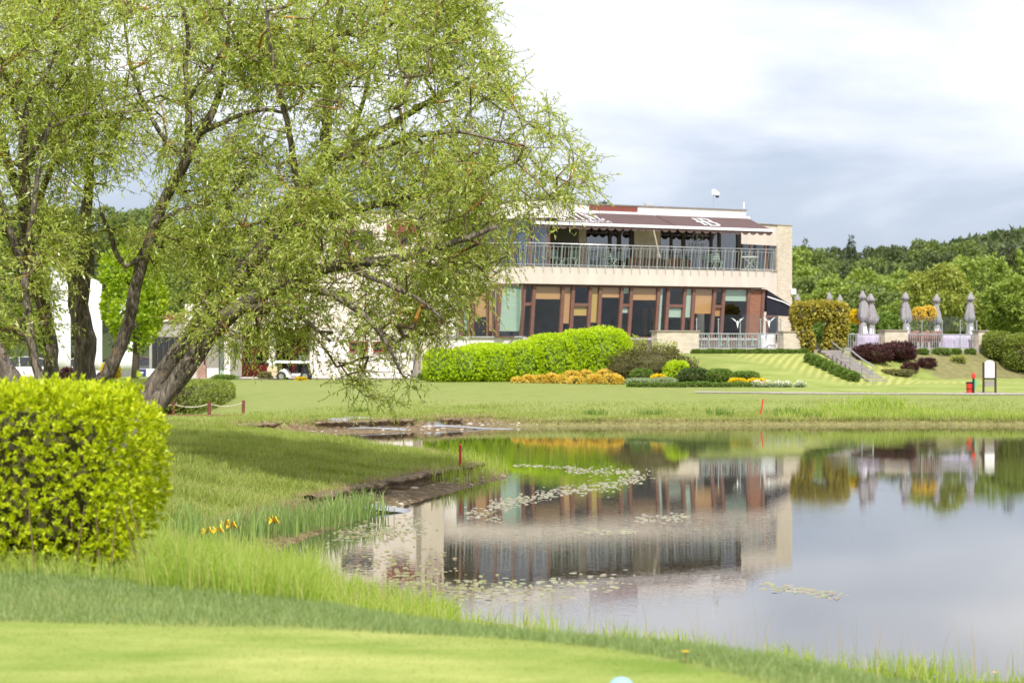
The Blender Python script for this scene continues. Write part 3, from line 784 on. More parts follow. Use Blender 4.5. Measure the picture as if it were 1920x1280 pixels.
def willow(name, label, base, limbs, targets, seed, leaf='willow', twigs=4, leaves_per=15, leafL=0.088, group=None, tw_len=(0.28, 0.66), droop=0.34, cat='tree'):
    """limbs: list of rows (px, py, d, radius); branches grow from the limbs to the target points, leafy twigs from the branches"""
    rng = np.random.default_rng(seed)
    root = empty(name, base, label, cat, group)
    N, PAR, MINR = [], [], []
    tr = MB()
    for li, rows in enumerate(limbs):
        c = spline([(*P(a, b, d), r) for a, b, d, r in rows], 0.16)
        jit = np.cumsum(rng.normal(0, 0.010, (len(c), 3)), 0); jit -= np.linspace(0, 1, len(c))[:, None] * jit[-1]
        c[:, :3] += jit
        big = rows[0][3] > 0.06
        tr.tube([tuple(q[:3]) for q in c], [q[3] * (1 + 0.05 * math.sin(1.9 * i + li)) for i, q in enumerate(c)], n=12 if big else 7, wob=0.06 if big else 0.02)
        k0 = len(N)
        for i, q in enumerate(c): N.append(q[:3]); PAR.append(-1 if i == 0 else k0 + i - 1); MINR.append(q[3])
    nb = tr.build('trunk', MT['bark'], root, smooth=True)
    nl = len(N)
    usable = np.array([r < 0.11 for r in MINR])
    order = np.argsort(np.min(np.linalg.norm(targets[:, None] - np.array(N)[None][:, usable], axis=2), axis=1))
    NA = np.zeros((nl + len(targets) * 9 + 10, 3)); NA[:nl] = N; cnt = nl; PA_ = list(PAR)
    ok = np.zeros(len(NA), bool); ok[:nl] = usable
    ends = []
    for ti in order:
        t = targets[ti]
        dv = t - NA[:cnt]; d2 = np.linalg.norm(dv, axis=1) + np.maximum(0, -dv[:, 2]) * 0.25
        d2[~ok[:cnt]] = 1e9
        j = int(np.argmin(d2)); p0 = NA[j]; dist = np.linalg.norm(t - p0)
        k = max(1, min(8, int(dist / 0.28)))
        par = PA_[j]; tang = (p0 - NA[par]) if par >= 0 else np.array([0, 0, 0.1])
        tang = tang / (np.linalg.norm(tang) + 1e-9)
        ctrl = p0 + (t - p0) * 0.45 + tang * dist * 0.22 + np.array([0, 0, 0.10 * dist]) + rng.normal(0, 0.05, 3) * dist
        last = j
        for q in range(1, k + 1):
            s_ = q / k; pt = (1 - s_) ** 2 * p0 + 2 * s_ * (1 - s_) * ctrl + s_ * s_ * t
            NA[cnt] = pt + (rng.normal(0, 0.012, 3) if q < k else 0); PA_.append(last); ok[cnt] = True; last = cnt; cnt += 1
        ends.append(last)
    NA = NA[:cnt]; par = np.array(PA_)
    load = np.zeros(cnt); load[ends] += 1
    for i in range(cnt - 1, nl - 1, -1): load[par[i]] += load[i]
    rad = 0.0048 * np.maximum(load, 1) ** 0.46; rad[:nl] = np.minimum(np.maximum(rad[:nl], 0.004), np.array(MINR))
    i = np.arange(nl, cnt); r1 = rad[i]; r0 = np.where(par[i] < nl, r1, np.minimum(rad[par[i]], r1 * 1.25))
    bv, bf = frusta(NA[par[i]], NA[i], r0 * 1.05, r1, 5)
    np_obj('branches', bv, bf, MT['branch'], root, smooth=True)['kind'] = 'stuff'
    # leafy twigs
    src = np.concatenate([np.repeat(ends, twigs), rng.choice(np.arange(nl, cnt), int(len(ends) * twigs * 0.35))])
    m = len(src); s0 = NA[src]; bd = unit(NA[src] - NA[par[src]])
    ln = rng.uniform(*tw_len, m)
    d0 = unit(bd * 0.55 + rng.normal(size=(m, 3)) * 0.55 + np.array([0, 0, 0.12]))
    dr = rng.uniform(0.15, 1.0, (m, 1)) * droop
    def at(t):
        return s0 + d0 * (ln * t)[:, None] + np.array([0, 0, -1]) * (dr * (ln * t * t)[:, None])
    pts = [at(t) for t in (0, 0.35, 0.7, 1.0)]
    p0 = np.concatenate(pts[:-1]); p1 = np.concatenate(pts[1:])
    tv, tf = frusta(p0, p1, np.full(len(p0), 0.0036), np.full(len(p0), 0.0026), 3)
    o = np_obj('twigs', tv, tf, MT['twig'], root); o['kind'] = 'stuff'
    k = leaves_per
    tt = (np.tile(np.linspace(0.12, 1.0, k), (m, 1)) + rng.uniform(-0.03, 0.03, (m, k)))
    pos = s0[:, None] + d0[:, None] * (ln[:, None] * tt)[..., None] + np.array([0, 0, -1]) * (dr * (ln[:, None] * tt * tt))[..., None]
    td = unit(d0[:, None] + np.array([0, 0, -1]) * (2 * dr * tt)[..., None])
    ld = unit(td * 0.75 + rng.normal(size=(m, k, 3)) * 0.6 + np.array([0, 0, -0.22]))
    pos = pos.reshape(-1, 3); ld = ld.reshape(-1, 3)
    keep = rng.random(len(pos)) < 0.9
    pos, ld = pos[keep], ld[keep]
    LL = leafL * rng.uniform(0.55, 1.25, len(pos))
    face = np.array([0.0, -0.25, 0.6]) + 0 * pos
    v, f = leaf_quads(pos, ld, LL, LL * rng.uniform(0.24, 0.34, len(pos)), rng, face=face + rng.normal(size=pos.shape) * 0.5)
    o = np_obj('crown', v, f, ML[leaf], root); o['kind'] = 'stuff'
    return root

# ------------------------------------------------------------------ willows on the near bank
rg = np.random.default_rng(3)
def base_at(px, d): return V(PX(px, d), d, gz(PX(px, d), d))
def foot(px, d, r):       # a limb row on the ground below px
    z = gz(PX(px, d), d) - 0.15
    return (px, YH + (CH - z) * FPX / d, d, r)
polyB = [(330, 620), (380, 540), (370, 470), (420, 300), (450, 120), (440, -170), (870, -170), (900, 30), (925, 95), (955, 130), (985, 200), (1040, 210), (1075, 270), (1108, 325), (1080, 368), (1015, 388), (965, 420), (950, 520),
         (900, 560), (850, 600), (835, 650), (800, 690), (752, 745), (690, 748), (630, 690), (560, 640), (480, 650), (420, 655)]
limbB = [
    [foot(205, 32.2, 0.24), (275, 752, 32.2, 0.165), (292, 720, 32.2, 0.158), (318, 680, 32.2, 0.152), (340, 650, 32.1, 0.15), (364, 618, 32.1, 0.148), (392, 582, 32, 0.145), (440, 525, 31.8, 0.14), (500, 450, 31.6, 0.125), (560, 365, 31.6, 0.11), (577, 344, 31.6, 0.105), (605, 300, 31.6, 0.10), (613, 200, 31.7, 0.075), (620, 120, 31.8, 0.05), (640, 20, 32, 0.04), (650, -80, 32, 0.025)],
    [foot(222, 31.6, 0.23), (258, 805, 31.6, 0.165), (292, 758, 31.6, 0.152), (321, 720, 31.6, 0.148), (352, 680, 31.5, 0.148), (373, 648, 31.5, 0.145), (396, 618, 31.4, 0.14), (430, 582, 31.2, 0.13), (530, 525, 31, 0.105), (640, 495, 30.6, 0.085), (745, 485, 30.3, 0.07), (850, 450, 30.2, 0.05), (930, 425, 30, 0.03)],
    [(577, 344, 31.6, 0.095), (600, 325, 31.9, 0.085), (640, 285, 32.4, 0.075), (720, 240, 33, 0.06), (800, 195, 33.3, 0.045), (880, 145, 33.6, 0.03)],
    [(500, 450, 31.6, 0.10), (600, 415, 32, 0.085), (700, 385, 32.4, 0.07), (800, 365, 32.6, 0.055), (900, 340, 32.8, 0.04), (990, 292, 33, 0.022)],
    [(605, 300, 31.6, 0.06), (680, 290, 31, 0.05), (760, 262, 30.6, 0.04), (860, 250, 30.3, 0.03), (960, 270, 30.2, 0.018)],
    [(530, 525, 31, 0.07), (610, 545, 30.6, 0.055), (680, 590, 30.4, 0.045), (730, 650, 30.3, 0.03), (752, 700, 30.3, 0.018)],
    [(430, 582, 31.2, 0.06), (500, 575, 31, 0.045), (560, 590, 31, 0.035), (620, 640, 31, 0.022)],
    [(560, 365, 31.6, 0.06), (545, 250, 31, 0.05), (520, 150, 30.6, 0.04), (500, 20, 30.4, 0.03)],
    [(640, 285, 32.4, 0.05), (680, 200, 33.2, 0.04), (700, 110, 33.6, 0.03), (730, 0, 34, 0.02)],
    [(640, 495, 30.6, 0.05), (700, 520, 30.2, 0.045), (780, 560, 30, 0.03), (830, 600, 30, 0.018)],
]
tg = crown_targets(polyB, 1880, 31.7, 2.3, rg, holes=[(455, 215, 45), (560, 240, 34), (620, 265, 26), (680, 170, 22), (760, 205, 20), (960, 395, 18), (845, 205, 16)], dens=lambda x, y: -0.04 * ((y > 470) & (x > 430)))
low = tg[:, 2] < 3.2
willow('willow_tree', 'leaning willow with two dark trunks whose crown spreads right in front of the clubhouse', base_at(230, 31.9), limbB, tg, 21, group='willows on the near bank')
polyA = [(20, -170), (460, -170), (500, 60), (470, 200), (520, 260), (470, 360), (400, 440), (350, 470), (290, 500), (230, 440), (110, 470), (40, 420), (0, 200)]
limbA = [
    [foot(185, 33.2, 0.36), (170, 790, 33.2, 0.26), (166, 745, 33.2, 0.21), (163, 700, 33.2, 0.185), (162, 655, 33.2, 0.18), (158, 615, 33.2, 0.175), (150, 570, 33.2, 0.165), (144, 535, 33.1, 0.165), (134, 505, 33, 0.13), (118, 478, 32.9, 0.12), (96, 446, 32.8, 0.11), (66, 405, 32.6, 0.11), (30, 340, 32.4, 0.085), (5, 250, 32.2, 0.06), (-20, 130, 32, 0.04)],
    [(150, 565, 33.15, 0.14), (158, 520, 33.1, 0.135), (164, 470, 33.1, 0.125), (160, 420, 33.2, 0.10), (166, 370, 33.3, 0.09), (168, 320, 33.4, 0.075), (172, 250, 33.4, 0.06), (168, 150, 33.4, 0.045), (150, 20, 33.4, 0.03)],
    [foot(195, 33.1, 0.20), (184, 735, 33.0, 0.14), (200, 698, 32.9, 0.115), (222, 648, 32.8, 0.105), (240, 590, 32.7, 0.10), (252, 530, 32.6, 0.10), (266, 480, 32.5, 0.10), (285, 430, 32.4, 0.10), (302, 385, 32.3, 0.09), (330, 335, 32.2, 0.085), (352, 296, 32.1, 0.085), (375, 250, 32.1, 0.075), (400, 210, 32.2, 0.06), (424, 130, 32.3, 0.045), (432, 40, 32.4, 0.03), (440, -60, 32.5, 0.02)],
    [(350, 300, 32.1, 0.06), (354, 250, 32, 0.06), (351, 190, 31.9, 0.055), (345, 130, 31.8, 0.045), (350, 70, 31.8, 0.035), (333, -20, 31.8, 0.025)],
    [(352, 190, 31.9, 0.035), (372, 155, 31.8, 0.035), (393, 130, 31.7, 0.03), (420, 90, 31.6, 0.02)],
    [(375, 250, 32.1, 0.045), (430, 222, 31.8, 0.04), (490, 205, 31.5, 0.035), (540, 215, 31.3, 0.02)],
    [(268, 480, 32.5, 0.05), (235, 500, 32.3, 0.045), (213, 470, 32.3, 0.045), (206, 440, 32.3, 0.04), (190, 400, 32.2, 0.03)],
    [(66, 405, 32.6, 0.06), (90, 330, 32, 0.05), (130, 240, 31.6, 0.04), (210, 215, 31.4, 0.03), (290, 205, 31.3, 0.02)],
    [(285, 430, 32.4, 0.05), (330, 400, 32, 0.04), (390, 385, 31.8, 0.03), (450, 350, 31.8, 0.02)],
    [(352, 296, 32.1, 0.05), (300, 250, 32.6, 0.04), (250, 150, 33, 0.03), (230, 30, 33, 0.02)],
]
tg = crown_targets(polyA, 960, 32.6, 2.4, rg, holes=[(250, 75, 34), (420, 205, 32), (400, 260, 26), (110, 330, 26), (330, 60, 20), (200, 20, 22)])
willow('willow_tree', 'forked willow with a thick knotted trunk splitting into a V above the golden hedge', base_at(185, 33.2), limbA, tg, 22, group='willows on the near bank')
polyC = [(-260, -170), (150, -170), (190, 60), (150, 230), (130, 380), (125, 470), (112, 560), (90, 610), (60, 640), (-40, 660), (-260, 620)]
limbC = [
    [foot(96, 30, 0.12), (80, 740, 30, 0.082), (70, 705, 30, 0.074), (58, 655, 30, 0.07), (49, 610, 30, 0.068), (44, 560, 30, 0.064), (38, 510, 30, 0.07), (20, 450, 30, 0.06), (0, 380, 29.9, 0.05), (-30, 260, 29.8, 0.03)],
    [(38, 510, 30, 0.05), (60, 420, 29.6, 0.045), (70, 320, 29.4, 0.035), (100, 200, 29.2, 0.02)],
]
limbD = [
    [foot(112, 31.2, 0.20), (106, 745, 31.2, 0.13), (100, 700, 31.2, 0.115), (95, 640, 31.2, 0.112), (86, 590, 31.2, 0.11), (68, 530, 31.1, 0.10), (54, 470, 31, 0.11), (46, 400, 30.8, 0.10), (48, 320, 30.5, 0.085), (45, 285, 30.4, 0.075), (38, 235, 30.3, 0.055), (18, 175, 30.2, 0.04), (2, 110, 30, 0.03)],
    [(45, 285, 30.4, 0.055), (47, 235, 30.4, 0.05), (56, 180, 30.4, 0.04), (90, 130, 30.5, 0.03), (110, 60, 30.5, 0.02)],
    [(48, 320, 30.5, 0.06), (70, 262, 30.2, 0.045), (120, 225, 30, 0.035), (170, 212, 29.8, 0.02)],
    [(54, 470, 31, 0.06), (10, 440, 30.6, 0.05), (-60, 400, 30.2, 0.035), (-120, 340, 30, 0.02)],
]
tg = crown_targets(polyC, 760, 30.4, 1.9, rg, holes=[(75, 30, 20), (30, 225, 14)])
hi = tg[:, 2] > 4.6
willow('willow_tree', 'dark willow with a round hollow in its trunk beside the pale thin trunk', base_at(110, 31.2), limbD, tg[hi], 23, group='willows on the near bank')
willow('willow_tree', 'slim willow with a pale grey trunk between the hollow trunk and the stump', base_at(100, 30), limbC, tg[~hi], 24, group='willows on the near bank')
limbE = [[foot(48, 28.5, 0.28), (26, 735, 28.5, 0.18), (8, 690, 28.5, 0.14), (-12, 650, 28.5, 0.13), (-40, 600, 28.5, 0.12), (-80, 520, 28.4, 0.12), (-130, 400, 28.4, 0.09), (-160, 250, 28.4, 0.05)]]
polyE = [(-330, 100), (-60, 80), (-10, 300), (20, 480), (10, 600), (-60, 640), (-330, 640)]
willow('willow_tree', 'stout leaning willow cut off by the left edge with a broken orange stub', base_at(60, 28.5), limbE, crown_targets(polyE, 200, 28.6, 1.5, rg), 25, group='willows on the near bank')
# ------------------------------------------------------------------ clubhouse
CB = empty('clubhouse', FR.pt(0, 0, 1.0), 'two storey clubhouse with a long balcony, brown awnings and slanted brown window posts', 'building')
def uF(px, v=0.0): return FR.u(px, v)
Z_SOF, Z_BAL, Z_TOP = 5.50, 6.32, 9.38        # soffit over the ground floor, balcony floor, roof edge
UB = FR.len
VW = 0.30; VU = 2.6                            # window planes of the two storeys
# masses
m_ = MB()
fbox(m_, FR, -0.4, UB - 0.15, VW + 0.45, VW + 0.75, 0.6, 3.02)
CBwall = m_.build('lower_wall', MT['render'], CB)
m_ = MB()
fbox(m_, FR, -0.1, UB - 0.1, VW - 0.10, VW + 0.5, 2.96, 3.04)
m_.build('window_ledge', MT['paintgrey'], CB)
# balcony parapet band with its side return (a tapering underside at the right end)
m_ = MB()
fbox(m_, FR, 0, UB, 0, 0.25, Z_SOF, Z_BAL, 0, 0.12)
fbox(m_, FR, UB - 0.25, UB, 0.252, VU + 2, Z_SOF, Z_BAL - 0.003, 0, 0.12)
fbox(m_, FR, 0, UB - 0.252, 0.252, VU + 0.3, Z_BAL - 0.16, Z_BAL - 0.004)
m_.build('balcony_band', MT['render'], CB)
m_ = MB(); fbox(m_, FR, 0.0, UB - 0.26, 0.254, 7.5, Z_SOF - 0.05, Z_SOF + 0.12); m_.build('soffit', MT['brownframe'], CB)
# room behind the ground floor windows
m_ = MB()
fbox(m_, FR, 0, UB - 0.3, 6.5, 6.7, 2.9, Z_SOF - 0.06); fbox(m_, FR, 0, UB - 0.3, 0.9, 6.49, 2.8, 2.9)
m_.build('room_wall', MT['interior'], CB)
m_ = MB()
for a_ in ((1.1, 2.2, 2.2, 3.0, 3.95), (3.9, 5.1, 2.6, 3.2, 4.15), (5.5, 6.8, 2.0, 2.8, 3.7)):
    m_ = MB(); fbox(m_, FR, *a_[:4], 2.903, a_[4]); m_.build('room_counter', MT['interwood'], CB)
for a_ in (10.3, 10.75, 11.2):
    m_ = MB(); fbox(m_, FR, a_, a_ + 0.2, 6.3, 6.498, 3.2, 4.6); m_.build('far_window', MT['bl_yellow'], CB)

# slanted posts and bays of the ground floor: (px top, px bottom) of each post centre
posts = [(938.5, 931.5), (982.5, 976.5), (1001.5, 995.5), (1055.5, 1050), (1074.5, 1069), (1107, 1101.5), (1125.6, 1120.5), (1166, 1159.7), (1184, 1178), (1235, 1229),
         (1253, 1247), (1284, 1278), (1301, 1295), (1340, 1333), (1357, 1351), (1404, 1399), (1431, 1425.5)]
TY, BY = 546.0, 630.0
zT, zB = Z_SOF - 0.06, 3.045
def post_u(p):
    return uF(p[1], VW), uF(p[0], VW)
PU = [post_u(p) for p in posts]
for i, (ub, ut) in enumerate(PU):
    m_ = MB(); fbox(m_, FR, ub - 0.085, ub + 0.085, VW - 0.07, VW + 0.07, zB, zT, ut - ub, ut - ub)
    m_.build('window_post', MT['brownframe'], CB)
def slab(F, i, z0, z1, v0, v1, mat, name, parent, inset=0.09, du0=None, du1=None):
    """panel between posts i and i+1, between two heights, following the slant"""
    m = MB(); (b0, t0), (b1, t1) = PU[i], PU[i + 1]
    f0, f1 = (z0 - zB) / (zT - zB), (z1 - zB) / (zT - zB)
    L0, L1 = lerp(b0, t0, f0) + inset, lerp(b0, t0, f1) + inset; R0, R1 = lerp(b1, t1, f0) - inset, lerp(b1, t1, f1) - inset
    if du0 is not None: L0, L1, R0, R1 = lerp(L0, R0, du0), lerp(L1, R1, du0), lerp(L0, R0, du1), lerp(L1, R1, du1)
    fbox(m, F, L0, R0, v0, v1, z0, z1, L1 - L0, R1 - R0)
    return m.build(name, mat, parent)
def zpx(y): return lerp(zT, zB, (y - TY) / (BY - TY))
# kind of bay: ('blind', mat, y end, transom y or None, lower blind mat, lower y0, y1)
bays = {0: [('bl_teal', 546, 620)], 1: ['T', ], 2: [('bl_orange', 546, 568)], 3: [('bl_orange', 546, 607)], 4: ['T', ('bl_yellow', 577, 594)], 5: [('bl_yellow', 546, 605)],
        6: [('bl_orange', 546, 564)], 7: ['T', ('bl_teal', 580, 589), ('bl_teal', 546, 557)], 8: [('bl_orange', 546, 567.5)], 9: [('bl_teal', 546, 628, 0.0, 0.55)], 10: ['T', ('bl_teal', 580, 595.5)], 11: [('bl_teal', 546, 595.5)],
        12: [('bl_orange', 546, 589)], 13: ['T', ('bl_orange', 579, 593)], 14: [('bl_teal', 546, 567)], 15: ['P']}
for i in range(len(PU) - 1):
    spec = bays[i]
    wroot = slab(FR, i, zB, zB + 0.05, VW - 0.04, VW + 0.04, MT['brownframe'], 'window', CB)
    if 'P' in spec:
        slab(FR, i, zB + 0.053, zT - 0.05, VW - 0.01, VW + 0.05, MT['brickred'], 'panel', wroot)
        continue
    slab(FR, i, zT - 0.05, zT, VW - 0.04, VW + 0.04, MT['brownframe'], 'frame', wroot)
    if 'T' in spec:
        zt = zpx(576.5)
        slab(FR, i, zt - 0.07, zt + 0.07, VW - 0.05, VW + 0.05, MT['brownframe'], 'transom', wroot)
        slab(FR, i, zB + 0.053, zt - 0.073, VW - 0.005, VW + 0.005, MT['glass'], 'pane', wroot)
        slab(FR, i, zt + 0.073, zT - 0.053, VW - 0.005, VW + 0.005, MT['glass'], 'pane', wroot)
    else:
        slab(FR, i, zB + 0.053, zT - 0.053, VW - 0.005, VW + 0.005, MT['glass'], 'pane', wroot)
    for s_ in spec:
        if isinstance(s_, tuple):
            k = dict(du0=s_[3], du1=s_[4]) if len(s_) == 5 else {}
            slab(FR, i, max(zpx(s_[2]), zB + 0.06), min(zpx(s_[1]), zT - 0.06), VW + 0.07, VW + 0.085, MT[s_[0]], 'blind', wroot, inset=0.085, **k)

# upper storey: stone piers, window bays, roof
def ub(px): return uF(px, VU)
U0 = ub(832) - 0.5; UR = ub(1392)
m_ = MB(); fbox(m_, FR, U0 + 1.9, UR, VU - 0.30, VU + 9, 8.72, Z_TOP); m_.build('roof_band', MT['white'], CB)
m_ = MB(); fbox(m_, FR, U0 + 1.85, UR + 0.05, VU - 0.36, VU + 9.05, Z_TOP + 0.002, Z_TOP + 0.06); m_.build('roof', MT['roof'], CB)
m_ = MB(); fbox(m_, FR, ub(1099), ub(1189), VU - 0.33, VU - 0.302, 9.12, Z_TOP - 0.02); m_.build('red_panel', MT['redpanel'], CB)
m_ = MB(); fbox(m_, FR, ub(960), UR + 0.12, VU - 0.50, VU - 0.303, 8.96, 9.08); m_.build('awning_box', MT['awnwhite'], CB)
for a, b in ((1062.5, 1098), (1188.5, 1237.5)):
    m_ = MB(); fbox(m_, FR, ub(a), ub(b), VU - 0.04, VU + 0.3, Z_BAL, 8.71); m_.build('stone_pier', MT['stone'], CB)
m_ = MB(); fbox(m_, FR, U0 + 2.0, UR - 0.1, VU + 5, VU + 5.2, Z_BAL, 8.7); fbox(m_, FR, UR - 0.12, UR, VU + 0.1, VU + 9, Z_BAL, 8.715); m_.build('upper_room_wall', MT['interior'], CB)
bands = [(930, 1062.5, [(932, 968), (972, 993), (997, 1008), (1014, 1033.5), (1038.5, 1058.5)]),
         (1098, 1188.5, [(1100, 1141.5), (1147, 1158), (1165, 1181)]),
         (1237.5, 1389, [(1239, 1257), (1261.5, 1279), (1285.5, 1331.5), (1336.5, 1346.5), (1352, 1381.5)])]
lex = None
for a, b, panes in bands:
    wroot_m = MB(); fbox(wroot_m, FR, ub(a) + 0.002, ub(b) - 0.002, VU, VU + 0.10, 8.45, 8.70)
    wr = wroot_m.build('window', MT['darkframe'], CB)
    m_ = MB(); fbox(m_, FR, ub(a) + 0.002, ub(b) - 0.002, VU, VU + 0.10, Z_BAL + 0.002, Z_BAL + 0.09); m_.build('sill', MT['darkframe'], wr)
    edges = [a] + [q for p_ in panes for q in p_] + [b]
    for k in range(0, len(edges), 2):
        if edges[k + 1] - edges[k] > 0.4:
            m_ = MB(); fbox(m_, FR, ub(edges[k]) + 0.003, ub(edges[k + 1]) - 0.003, VU, VU + 0.10, Z_BAL + 0.093, 8.447); m_.build('frame', MT['darkframe'], wr)
    for (p0, p1) in panes:
        m_ = MB(); fbox(m_, FR, ub(p0), ub(p1), VU + 0.045, VU + 0.055, Z_BAL + 0.093, 8.447); pn = m_.build('pane', MT['glasshi'], wr)
        if p0 in (1147, 1239, 1336.5):
            m_ = MB(); fbox(m_, FR, ub(p0) + 0.02, lerp(ub(p0), ub(p1), 0.45), VU + 0.3, VU + 0.33, Z_BAL + 0.1, 8.4); m_.build('curtain', MT['paintgrey'], wr)

# print and lettering -------------------------------------------------
def text_obj(name, txt, size, mat, parent, origin, ex, ez, off, shear=0.0, sx=1.0):
    cu = bpy.data.curves.new(name + '_curve', 'FONT'); cu.body = txt; cu.size = size; cu.align_x = 'CENTER'; cu.extrude = 0.0; cu.resolution_u = 3
    ob = bpy.data.objects.new(name + '_curve', cu); COL.objects.link(ob)
    dg = bpy.context.evaluated_depsgraph_get(); me = bpy.data.meshes.new_from_object(ob.evaluated_get(dg))
    bpy.data.objects.remove(ob); bpy.data.curves.remove(cu)
    o0 = ORG[parent.name]; origin = Vector(origin)
    for v in me.vertices:
        w = origin + ex * (v.co.x * sx + shear * v.co.y) + ez * v.co.y + off
        v.co = w - o0
    me.materials.clear(); me.name = name
    return link_mesh(name, me, mat, parent)

# serif capitals drawn on a 0..1 square: strokes (x0,y0,x1,y1,weight)
TK, TN = 0.16, 0.085
def bowl(cx, cy, rx, ry, a0, a1, n=10, w=TK):
    r = []
    for i in range(n):
        t0, t1 = [math.radians(a0 + (a1 - a0) * (i + j) / n) for j in (0, 1)]
        ww = lerp(TN, w, abs(math.cos((t0 + t1) / 2)) ** 1.5)
        r.append((cx + rx * math.cos(t0), cy + ry * math.sin(t0), cx + rx * math.cos(t1), cy + ry * math.sin(t1), ww))
    return r
def ser(x, y, w=0.30): return [(x - w / 2, y, x + w / 2, y, TN)]
GL = {
    'B': [(0.2, 0, 0.2, 1, TK), (0.0, 0.0, 0.5, 0.0, TN), (0.0, 1, 0.5, 1, TN), (0.2, 0.53, 0.5, 0.53, TN)] + bowl(0.5, 0.765, 0.24, 0.235, -90, 90) + bowl(0.5, 0.265, 0.30, 0.265, -90, 90),
    'E': [(0.2, 0, 0.2, 1, TK), (0.0, 0, 0.75, 0, TN), (0.0, 1, 0.72, 1, TN), (0.2, 0.52, 0.55, 0.52, TN), (0.75, 0, 0.78, 0.22, TN), (0.72, 1, 0.72, 0.8, TN), (0.55, 0.42, 0.55, 0.62, TN)],
    'C': bowl(0.5, 0.5, 0.42, 0.5, 50, 310, 16) + [(0.80, 0.88, 0.82, 0.68, TN)],
    'H': [(0.18, 0, 0.18, 1, TK), (0.82, 0, 0.82, 1, TK), (0.18, 0.5, 0.82, 0.5, TN)] + ser(0.18, 0) + ser(0.18, 1) + ser(0.82, 0) + ser(0.82, 1),
    'Y': [(0.5, 0, 0.5, 0.48, TK), (0.5, 0.48, 0.14, 1, TK), (0.5, 0.48, 0.86, 1, TN)] + ser(0.5, 0) + ser(0.14, 1) + ser(0.86, 1),
    'N': [(0.18, 0, 0.18, 1, TN), (0.18, 1, 0.85, 0, TK), (0.85, 0, 0.85, 1, TN)] + ser(0.18, 0) + ser(0.1, 1, 0.2) + ser(0.85, 1),
}
GL['E^'] = GL['E'] + [(0.22, 1.32, 0.40, 1.14, TN), (0.40, 1.14, 0.58, 1.32, TN)]
# monogram: an H whose right stem carries the bowls of a B, its bar run out to the left
GL['HB'] = [(0.10, 0.05, 0.10, 0.95, TN * 1.4), (-0.12, 0.50, 0.62, 0.50, TN), (0.48, 0, 0.48, 1, TK)] + ser(0.10, 0.05, 0.2) + ser(0.10, 0.95, 0.2) + [(0.36, 0, 0.8, 0, TN), (0.36, 1, 0.78, 1, TN)] + bowl(0.78, 0.765, 0.22, 0.235, -90, 90) + bowl(0.8, 0.265, 0.28, 0.265, -90, 90)
def strokes(mb, glyph, o, ex, ez, nn, w, h):
    for x0, y0, x1, y1, t in GL[glyph]:
        a = Vector((x0 * w, y0 * h)); b = Vector((x1 * w, y1 * h)); d = (b - a)
        if d.length < 1e-6: continue
        d.normalize(); tt = t * (abs(d.x) * h + abs(d.y) * w); n = Vector((-d.y, d.x)) * (tt * 0.5); a -= d * (tt * 0.15); b += d * (tt * 0.15)
        q = [a - n, b - n, b + n, a + n]
        mb.add([o + ex * p.x + ez * p.y + nn for p in q], [(0, 1, 2, 3)])

# awnings: cloth from the wall out over the balcony, white front bar, scalloped valance
def awning(p0, p1, name='awning'):
    ua0, ua1 = ub(p0), ub(p1)
    vb, vf, zb, zf = VU - 0.46, 0.10, 9.00, 8.32
    m = MB(); n = 14; vs = []; fs = []
    for i in range(n + 1):
        u = lerp(ua0, ua1, i / n); sag = 0.02 * math.sin(i * 1.9)
        vs += [FR.pt(u, vb, zb), FR.pt(u, (vb + vf) / 2, (zb + zf) / 2 - 0.03 + sag * 0.5), FR.pt(u, vf, zf)]
        vs += [FR.pt(u, vb, zb - 0.02), FR.pt(u, (vb + vf) / 2, (zb + zf) / 2 - 0.05 + sag * 0.5), FR.pt(u, vf, zf - 0.02)]
    for i in range(n):
        for q in (0, 1):
            a = 6 * i + q; fs += [(a, a + 1, a + 7, a + 6), (a + 3, a + 9, a + 10, a + 4)]
    m.add(vs, fs); aw = m.build(name, MT['awning'], CB, smooth=True)
    m = MB(); fbox(m, FR, ua0 - 0.02, ua1 + 0.02, vf - 0.10, vf + 0.03, zf - 0.10, zf + 0.03); m.build('front_bar', MT['awnwhite'], aw)
    m = MB(); k = max(6, int((ua1 - ua0) / 0.42))
    for i in range(k):
        a, b = lerp(ua0, ua1, i / k), lerp(ua0, ua1, (i + 1) / k)
        poly = [FR.pt(a, vf - 0.04, zf - 0.10), FR.pt(b, vf - 0.04, zf - 0.10), FR.pt(b, vf - 0.04, zf - 0.17)]
        poly += [FR.pt(lerp(b, a, t), vf - 0.04, zf - 0.17 - 0.12 * math.sin(math.pi * t) ** 0.8) for t in (0.25, 0.5, 0.75)] + [FR.pt(a, vf - 0.04, zf - 0.17)]
        m.prism(poly, FR.n * 0.012)
    m.build('valance', MT['awning'], aw)
    for t in (0.12, 0.88):
        u = lerp(ua0, ua1, t)
        m = MB(); m.bar(FR.pt(u, vb, zb - 0.20), FR.pt(u + 0.6 * (0.5 - t), (vb + vf) / 2, (zb + zf) / 2 - 0.16), 0.05); m.bar(FR.pt(u + 0.6 * (0.5 - t), (vb + vf) / 2, (zb + zf) / 2 - 0.16), FR.pt(u, vf, zf - 0.05), 0.05)
        m.build('arm', MT['awnwhite'], aw)
    return aw, (vb, vf, zb, zf)
aw1, ag = awning(955, 1216.5)
aw2, ag = awning(1219, 1393)
vb, vf, zb, zf = ag
ezA = (FR.n * (vb - vf) + Vector((0, 0, zb - zf))).normalized(); nnA = FR.e.cross(ezA).normalized() * -0.015
if nnA.z < 0: nnA = -nnA
def on_awn(u, k): return FR.pt(u, lerp(vf, vb, k), lerp(zf, zb, k))
def px_awn(px): return uF(px, 1.0)
m_ = MB(); u0 = px_awn(1006); u1 = px_awn(1134); hgl = 1.18
